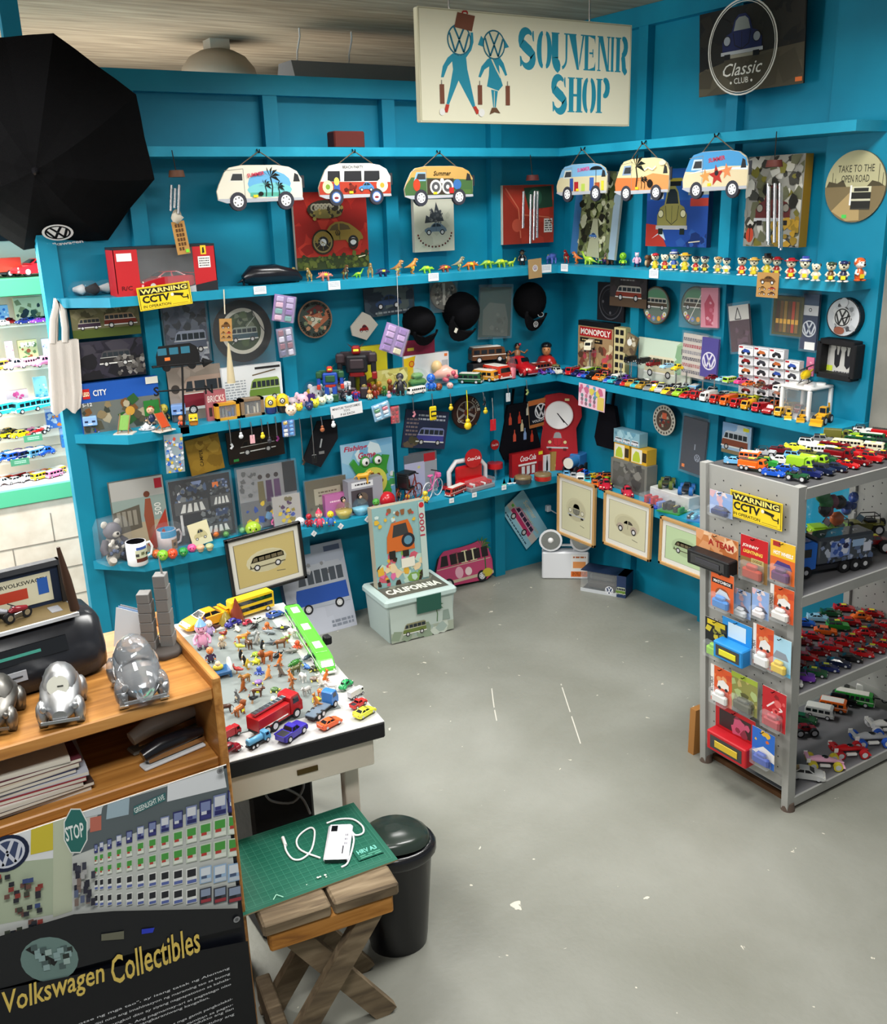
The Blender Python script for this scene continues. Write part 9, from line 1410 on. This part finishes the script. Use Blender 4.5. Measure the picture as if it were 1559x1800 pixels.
gcard(1250,1002,1290,1076,'orange carded blue beach car directly under the fiery card','d8602c',lambda a:(a.r(.05,.66,.95,.8,'26181a'),a.t('MATCHBOX',.12,.69,.76,'f0ece8',ht=.08,bold=.03),a.e(.5,.42,.3,'8a4a2a',ry=.16),a.p([(.2,.36),(.4,.54),(.7,.5),(.85,.34)],'c8d0d8')),'3a80c8');gcard(1290,1034,1320,1088,'carded white and grey caravan','8aa8d8',sky,'c8ccd0');gcard(1322,1034,1352,1090,'carded white and red caravan','8aa8d8',sky,'d8d0d0')
gcard(1354,1028,1396,1096,'orange carded fire truck with white side stripe','d85a2c',mbx,'e0dcd8');gcard(1240,1086,1279,1160,'black and yellow carded buggy left of the bright blue open box','1a1a1e',lambda a:(a.fuzz(12,['c8b83a','3a3a2a','8a8a3a'],.1,.3,.95,.8,.14,3),a.r(.1,.84,.9,.97,'d8c02c')),'8ac03a');gcard(1270,1088,1322,1162,'bright blue open box with a yellow toy car','2a90d8',lambda a:a.r(.2,.5,.8,.9,'cfe4f0'),'e0d82c',box='2488d0')
gcard(1324,1096,1360,1178,'orange carded white van below the caravans','d8582a',mbx,'e4e4e4');gcard(1354,1116,1391,1190,'pale blue carded yellow off-road car','a8d4e8',lambda a:(a.p([(.1,.4),(.3,.62),(.75,.6),(.9,.42)],'8a94a0'),a.r(0,0,1,.1,'5ab0d8')),'d8b82c');gcard(1250,1170,1287,1242,'orange carded white van, lowest of the orange cards','d8582a',mbx,'e0e0de')
gcard(1286,1184,1332,1256,'green and tan carded army lorry','8a8a4a',lambda a:(a.fuzz(14,['b8a86a','5a5a34','a8b87a'],0,0,1,1,.16,4),a.r(0,.86,1,1,'9aac3a')),'4a4a38');gcard(1340,1208,1382,1286,'red carded car with swooping white stripe','b82028',lambda a:(a.l([(.2,.5),(.5,.7),(.85,.55),(.4,.4)],.06,'ecd8d8'),a.fuzz(6,['d85a5a','8a1a20'],.1,.4,.9,.9,.15,3)),'a83038');gcard(1258,1246,1328,1330,'red window box with a yellow stripe, low on the rack end','b81c24',lambda a:(a.r(.1,.5,.9,.9,'3a2a2c'),a.fuzz(6,['c85a7a','8a3a4a'],.2,.55,.8,.85,.15,3)),'d8b82c',box='c01e28');gcard(1322,1280,1362,1350,'blue carded racer, lowest on the rack end','2a6ac8',lambda a:(a.p([(0,.3),(.5,.55),(1,.45),(1,.2)],'e8e4e0'),a.fuzz(5,['d86a2a','e8b83a'],.1,.5,.9,.95,.12,2)),'2a4aa8')
rd = random.Random(21);PLACE = {0:'top shelf',1:'second shelf',2:'third shelf',3:'bottom shelf'}
def rackcar(x,y,sh,kind,c,label,s,yaw,**k): z = SH[sh];return car_root(kind,nm(kind),label,cat_of(nm(kind)),T((lx(x,z)-KL*0,y,z+.003))@RZ(yaw)@SCL(s),c,**k)
def rackrow(sh,y,row,x0,dx,yaw,items,s=.075,st=.5):
 for i,it in enumerate(items.split()):
  k,c = it.split(':');s_ = s*{'coach':1.5,'bus':1.25,'fire':1.3,'truck':1.25,'tanker':1.3,'double':1.2}.get(k,1)
  rackcar(x0+dx*i,y,sh,k,c,'%s toy %s, %s from the pegboard end, %s row, rack %s'%(CN[c],KN[k],ordinal(i+1),row,PLACE[sh]),s_,yaw+rd.uniform(-8,8),sticker='lemon' if rd.random()<st else None)
rackrow(0,-2.485,'front',-.935,.066,-72,'jeep:dgreen suv:dblue suv:navy sedan:navy sport:red sedan:dred suv:red pickup:dred jeep:dgreen van:black suv:black fire:red')
rackrow(0,-2.40,'second',-.95,.068,-70,'sport:blue sedan:blue truck:lime tanker:lime suv:dgreen fire:dred suv:red sedan:red van:cream suv:dgreen sport:black pickup:red')
rackrow(0,-2.31,'third',-.95,.074,-66,'fire:orange suv:green sedan:white suv:lblue pickup:olive coach:white coach:dred coach:cream coach:dgreen bus:dgreen fire:red')
rackrow(0,-2.215,'back',-.93,.08,-60,'sport:lblue van:orange jeep:silver pickup:maroon sport:lemon suv:white suv:grey truck:olive sedan:lime jeep:white')
# blue car-carrier lorry and its neighbours
z = SH[1];x = lx(-.735,z);t = thing('toy_car_carrier','large blue toy lorry with a clear case of little cars','toy truck',T((x,-2.44,z+.003))@RZ(166)@SCL(.3));P = make_car('truck');m = MB();m.box((-.62,-.14,.07),(.48,.14,.12),'26272c',MT);side_loft(m,[(.2,.1),(.2,.42),(.26,.45),(.42,.44),(.47,.3),(.5,.26),(.5,.07)],.16,'1c6ad0',sh=.97);m.build('cab',t);m = MB();m.add([(.488,-.13,.28),(.488,.13,.28),(.44,.12,.4),(.44,-.12,.4)],[(0,1,2,3)],WIN,WG);m.build('windscreen',t)
for s in (-1,1): m = MB();m.add([(.28,s*.164,.26),(.43,s*.164,.26),(.4,s*.164,.36),(.28,s*.164,.36)],[(0,1,2,3) if s<0 else (3,2,1,0)],WIN,WG);m.build('window',t)
m = MB();m.box((-.62,-.15,.12),(.18,.15,.46),'3f4650',WG,.03);m.build('case',t);m = MB();m.X = RZ(180) @ RX(90);a = Art(m,.8,.32,-.18,.13,.1505);a.fuzz(40,['5a6a8a','8a98b8','2a2e38','b8c0d0','3a4a7a'],.04,.06,.96,.85,.05,3);a.r(.22,.25,.56,.86,'8aa0d4');a.fuzz(14,['3a5aa8','d8dcec','26264a'],.24,.3,.54,.82,.05,3);a.r(.6,.55,.8,.82,'9ab8dc');a.r(.8,.3,.94,.66,'d0d4e4');m.X = T((0,0,.4605)) @ RZ(180);a = Art(m,.7,.2,-.14,-.1,0);[a.l([(.1+.22*q,.3),(.16+.22*q,.6),(.2+.22*q,.4)],.02,'d8dce0') for q in range(4)];m.build('stickers',t)
for px in (-.5,-.36,-.2,.34):
 for s in (-1,1): m = MB();m.cyl((px,s*.12,.075),(px,s*.17,.075),.075,TYRE,MT);m.cyl((px,s*.13,.075),(px,s*.175,.075),.03,HUB,GL,n=8);m.build('wheel',t)
for x,y,k,c,l,s,yw in ((-.95,-2.22,'dump','gold','yellow toy dump truck behind the blue lorry',.12,-75),(-.8,-2.215,'fire','dred','dark red flat toy lorry behind the blue lorry',.16,170),(-.62,-2.2,'pickup','orange','orange toy pickup behind the blue lorry',.1,160),(-.42,-2.24,'jeep','lime','lime open toy jeep at the back of the second shelf',.17,150),(-.27,-2.28,'jeep','olive','olive toy jeep behind the red cars',.16,150),(-.42,-2.42,'monster','dred','dark red toy truck with big wheels right of the blue lorry',.13,150),(-.36,-2.5,'sport','red','glossy red toy sports car at the second shelf front',.1,160)): rackcar(x,y,1,k,c,l,s,yw,sticker='lemon' if k != 'jeep' else None)
rackrow(2,-2.5,'front',-.955,.068,-55,'sedan:white suv:purple sedan:dgreen sport:dblue sport:navy sport:black sport:red sport:dred sport:red sport:red sedan:white sport:red',.085,.3)
rackrow(2,-2.4,'second',-.95,.07,-50,'suv:dblue suv:black sport:dred sport:red sport:dred sedan:red sport:red sport:red beetle:red sport:maroon sport:red',.088,.3)
rackrow(2,-2.3,'third',-.945,.075,-45,'sport:green suv:lime sedan:silver sport:black sport:dred sport:red sedan:orange suv:green sedan:red beetle:orange sport:red',.088,.3)
rackrow(2,-2.2,'back',-.92,.085,-40,'sport:lemon sport:yellow suv:lblue sedan:orange suv:orange sport:blue sport:sky sport:dgreen sport:red',.088,.2)
for u,v,lp,k,c,l,yw,ty in ((1418,1366,62,'sport','lgrey','large silver grey model car at the front of the bottom shelf',-50,TYRE),(1448,1346,66,'racer','lpink','white and pink toy racer with yellow wheels on the bottom shelf',-40,'d8c83a'),(1492,1326,66,'racer','red','red toy racer with red wheels on the bottom shelf',-30,'b81c24'),(1530,1306,70,'racer','silver','silver blue toy racer with blue wheels on the bottom shelf',-30,'2a5ac0'),(1556,1283,66,'racer','white','white and blue toy racer on the bottom shelf',-30,'e8e8ea'),(1414,1290,40,'monster','dred','red toy truck with large black wheels on the bottom shelf',-30,TYRE),
 (1412,1268,46,'sport','dgreen','dark green toy car at the back of the bottom shelf',-60,TYRE),(1440,1258,48,'van','lgrey','white camper toy at the back of the bottom shelf',-60,TYRE),(1464,1247,46,'van','orange','orange toy van at the back of the bottom shelf',-60,TYRE),(1482,1236,44,'suv','black','black and green toy car at the back of the bottom shelf',-60,TYRE),(1500,1236,66,'bus','green','green toy bus at the back of the bottom shelf',-60,TYRE),(1534,1228,56,'truck','white','white toy box truck at the back of the bottom shelf',-60,TYRE)):
 p = at(u,v,'z',SH[3]+.003);car_root(k,nm(k),l,cat_of(nm(k)),T(p)@RZ(yw)@SCL(metres(lp,p)),c,tyre=ty)
for i,(u0,v0,u1,v1,c,l) in enumerate(((1425,868,1492,912,['d8703a','3a8a4a','8a4a5a','26262a'],'clear bag of orange and green wheeled toys below the rack top'),(1486,866,1506,905,['2a5ac0','c8d0e0','1a3a8a'],'clear bag with a blue toy hanging below the rack top'))):
 p0,p1 = at(u0,v0,'y',-2.3),at(u1,v1,'y',-2.3);w,h = p1.x-p0.x,p0.z-p1.z;t = thing('bagged_toy',l,'toy pack',onA((p0.x+p1.x)/2,(p0.z+p1.z)/2,2.3,-22));m = MB();[m.ell((w*.3*rd.uniform(-1,1),h*.3*rd.uniform(-1,1),0),(w*.16,h*.2,.02),rd.choice(c),GL,8,6) for _ in range(7)];m.build('toy',t);m = MB();m.box((-w/2,-h/2,-.025),(w/2,h/2,.025),'e8eef2',FI,.01);m.build('clear_bag',t)
# ------------------------------------------------------------------ cloth bag on the wall end, lit cabinet in the gallery beyond
p = at(108,528,'y',-.075);k = metres(1,p);t = thing('cloth_tote_bag','off white cloth shopping bag hanging from the wall end','bag',onA(p.x,p.z,.075));BG = 'cfc9c2'
def bagp(u,v,z): return ((u-108-.135*(v-528))*k,-(v-528)*k,z)
m = MB();rows = [[bagp(l+(r-l)*i/10,v+(0 if v<720 else 6*math.sin(i)),.012*math.sin(i*1.9)*(v-590)/130+.02) for i in range(11)] for v,l,r in ((597,85,135),(640,86,138),(690,88,141),(722,90,138))];m.add([q for r in rows for q in r],[(a_*11+i,(a_+1)*11+i,(a_+1)*11+i+1,a_*11+i+1) for a_ in range(3) for i in range(10)],BG,CL,True);rows2 = [[(x,y,z-.035) for x,y,z in r] for r in rows];m.add([q for r in rows2 for q in r],[(a_*11+i,a_*11+i+1,(a_+1)*11+i+1,(a_+1)*11+i) for a_ in range(3) for i in range(10)],BG,CL,True)
for i in (0,10): m.add([r[i] for r in rows]+[r[i] for r in rows2],[(j,j+1,j+5,j+4) for j in range(3)],BG,CL)
m.add(rows[3]+rows2[3],[(i,i+1,i+12,i+11) for i in range(10)],BG,CL);m.build('bag_body',t)
for l,r,z in ((91,112,.02),(97,116,-.01)): m = MB();m.tube([bagp(l,600,z),bagp(l+1,560,z),bagp(100,527,z),bagp(r-4,545,z),bagp(r,575,z),bagp(r,600,z)],.014,BG,CL,6,flat=.3);m.build('handle',t)
YC = .8;zc = lambda v: at(60,v,'y',YC).z
t = thing('display_cabinet','tall lit display cabinet with green trim and glass shelves beyond the wall','cabinet',T((0,0,0)));XA,XB = -4.3,-2.2;SV = [570,648,726,769,807,848];ZV = [zc(v) for v in SV]
m = MB();m.box((XA,YC+.28,ZV[-1]-.02),(XB,YC+.31,2.45),'ebe3cd',MT);m.build('back_panel',t)
for n,v0,v1,c in (('green_trim',487,518,'2f7a55'),('green_trim',853,882,'54b58c')): m = MB();m.box((XA,YC-.03,zc(v1)),(XB,YC+.28,zc(v0)),c,MT,.004);m.build(n,t)
for z_ in ZV[:-1]: m = MB();m.box((XA,YC,z_-.006),(XB,YC+.28,z_),'cfe0dc',CP_);m.build('glass_shelf',t)
m = MB();m.box((XA,YC-.01,ZV[-1]-.03),(XB,YC+.28,ZV[-1]),'d8cfd4',MT);m.build('bottom_shelf',t);m = MB();m.box((XA,YC-.02,0),(XB,YC+.2,zc(882)),'white',slot(BLOCK))
for i in range(4):
 z_ = .16*i;m.box((XA,YC-.0215,z_),(XB,YC-.02,z_+.006),'8a8278',MT);[m.box((XA+.42*j+.21*(i%2),YC-.0215,z_),(XA+.42*j+.21*(i%2)+.006,YC-.02,z_+.16),'8a8278',MT) for j in range(5)]
m.build('block_base',t);m = MB();m.box((XA,YC+.26,2.02),(XB,YC+.27,2.4),'15151a',MT);m.build('dark_back',t)
def cabin_x(u,v): return at(u,v,'y',YC+.06).x
for u,k_,c,l,s in ((66,'sport','c8202a','large red model car lying above the cabinet trim',.26),(2,'truck','b83a2a','red toy truck beside a carton above the cabinet trim',.2)): car_root(k_,nm(k_),l,cat_of(nm(k_)),T((cabin_x(u,470),YC+.1,zc(487)+.003))@RZ(200)@SCL(s),c)
def cabcars(si,us,kinds,label,s=.1):
 for i,(u,kc) in enumerate(zip(us,kinds.split())): kd,c = kc.split(':');car_root(kd,nm(kd),label%(CN[c],KN[kd],ordinal(i+1)),cat_of(nm(kd)),T((cabin_x(u,SV[si]),YC+.05+.05*(i%2),ZV[si]+.001))@RZ(205)@SCL(s),c,simple=True)
cabcars(0,(2,18,40,54,66,80),'sedan:white beetle:red sedan:dblue sedan:blue sport:purple sedan:navy','%s toy %s on the top cabinet glass, %s towards the teal wall',.075)
cabcars(1,(-8,8,26,50,76),'van:gold beetle:pink beetle:lpink bus:lpink beetle:pink','%s toy %s on the pink cabinet shelf, %s towards the teal wall',.12);cabcars(2,(6,26,46,78),'van:aqua bus:aqua van:aqua bus:aqua','%s toy %s on the turquoise cabinet shelf, %s towards the teal wall',.15)
cabcars(3,(2,16,34,50,64,74),'jeep:yellow monster:gold sedan:yellow racer:pink racer:red racer:white','%s toy %s on the middle cabinet shelf, %s towards the teal wall',.1);cabcars(4,(4,14,24,34,44,54,64,74,82),'beetle:blue beetle:lblue van:blue beetle:purple van:dblue beetle:blue van:lblue beetle:sky beetle:blue','%s toy %s on the blue cabinet shelf, %s towards the teal wall',.105);cabcars(5,(4,14,24,34,46,58,70,82,96,106),'beetle:white van:orange sedan:white van:red beetle:white sedan:orange van:yellow beetle:orange van:pink van:yellow','%s toy %s on the bottom cabinet shelf, %s towards the teal wall',.09)
for u0,v0,u1,v1,si,c,cols,l in ((-6,530,17,560,0,'8ab8e0',['2a6ac0','e8e8f0'],'blue window carton on the top cabinet glass'),(22,524,78,562,0,'d8d4a8',['3a4a3a','8a8a5a','26262a'],'pale yellow carton with a dark car on the top cabinet glass'),(4,575,24,618,1,'ead8dc',['d87a9a','c85a7a','e8b8a0'],'tall pink and white carton in the cabinet'),(26,572,66,612,1,'b8bc8a',['5a7a4a','d8d8b8','8a4a2a'],'greenish cartoon carton with big white letters in the cabinet'),(68,566,92,606,1,'d8dcf0',['6a6ab8','b8c0e8'],'lilac and white carton in the cabinet'),(4,655,48,684,2,'e0c8d0',['e05aa0','d84a90'],'carton with bright pink wheels in the cabinet'),(56,652,86,700,2,'8ad0e0',['4ab0d0','c8e8f0'],'turquoise carton in the cabinet'),(80,726,112,756,3,'4a7ad0',['e8883a','d0d8e8'],'blue and orange carded car in the cabinet'),(106,762,120,794,4,'3a80d0',['5ac0c8','2a5ab0'],'blue carded toy at the cabinet end')):
 a0,a1 = at(u0,v0,'y',YC+.16),at(u1,v1,'y',YC+.16);w,h = a1.x-a0.x,a0.z-a1.z;m,a = panel(w,h,.03,c,PR,c);a.fuzz(14,cols,.08,.08,.92,.8,.14,int(u0)+20)
 if 'big white letters' in l: a.t('SMURF',.12,.72,.76,'f0ece0',ht=.2,bold=.05)
 single(m,'toy_carton',l,'box',T((a0.x+w/2,YC+.19,ZV[si]+h/2+.002))@RX(90))
for u,v in ((58,770),(35,812)): q = at(u,v,'y',YC-.012);m,a = panel(.09,.035,.003,'4a8a6a',PR,'4a8a6a');a.lines(2,.2,.25,.85,.75,'b8d8c4');single(m,'shelf_label','small green shelf label on the cabinet %s'%('under the racers' if u==58 else 'under the blue cars'),'label',T((q.x,YC-.012,q.z))@RX(90))
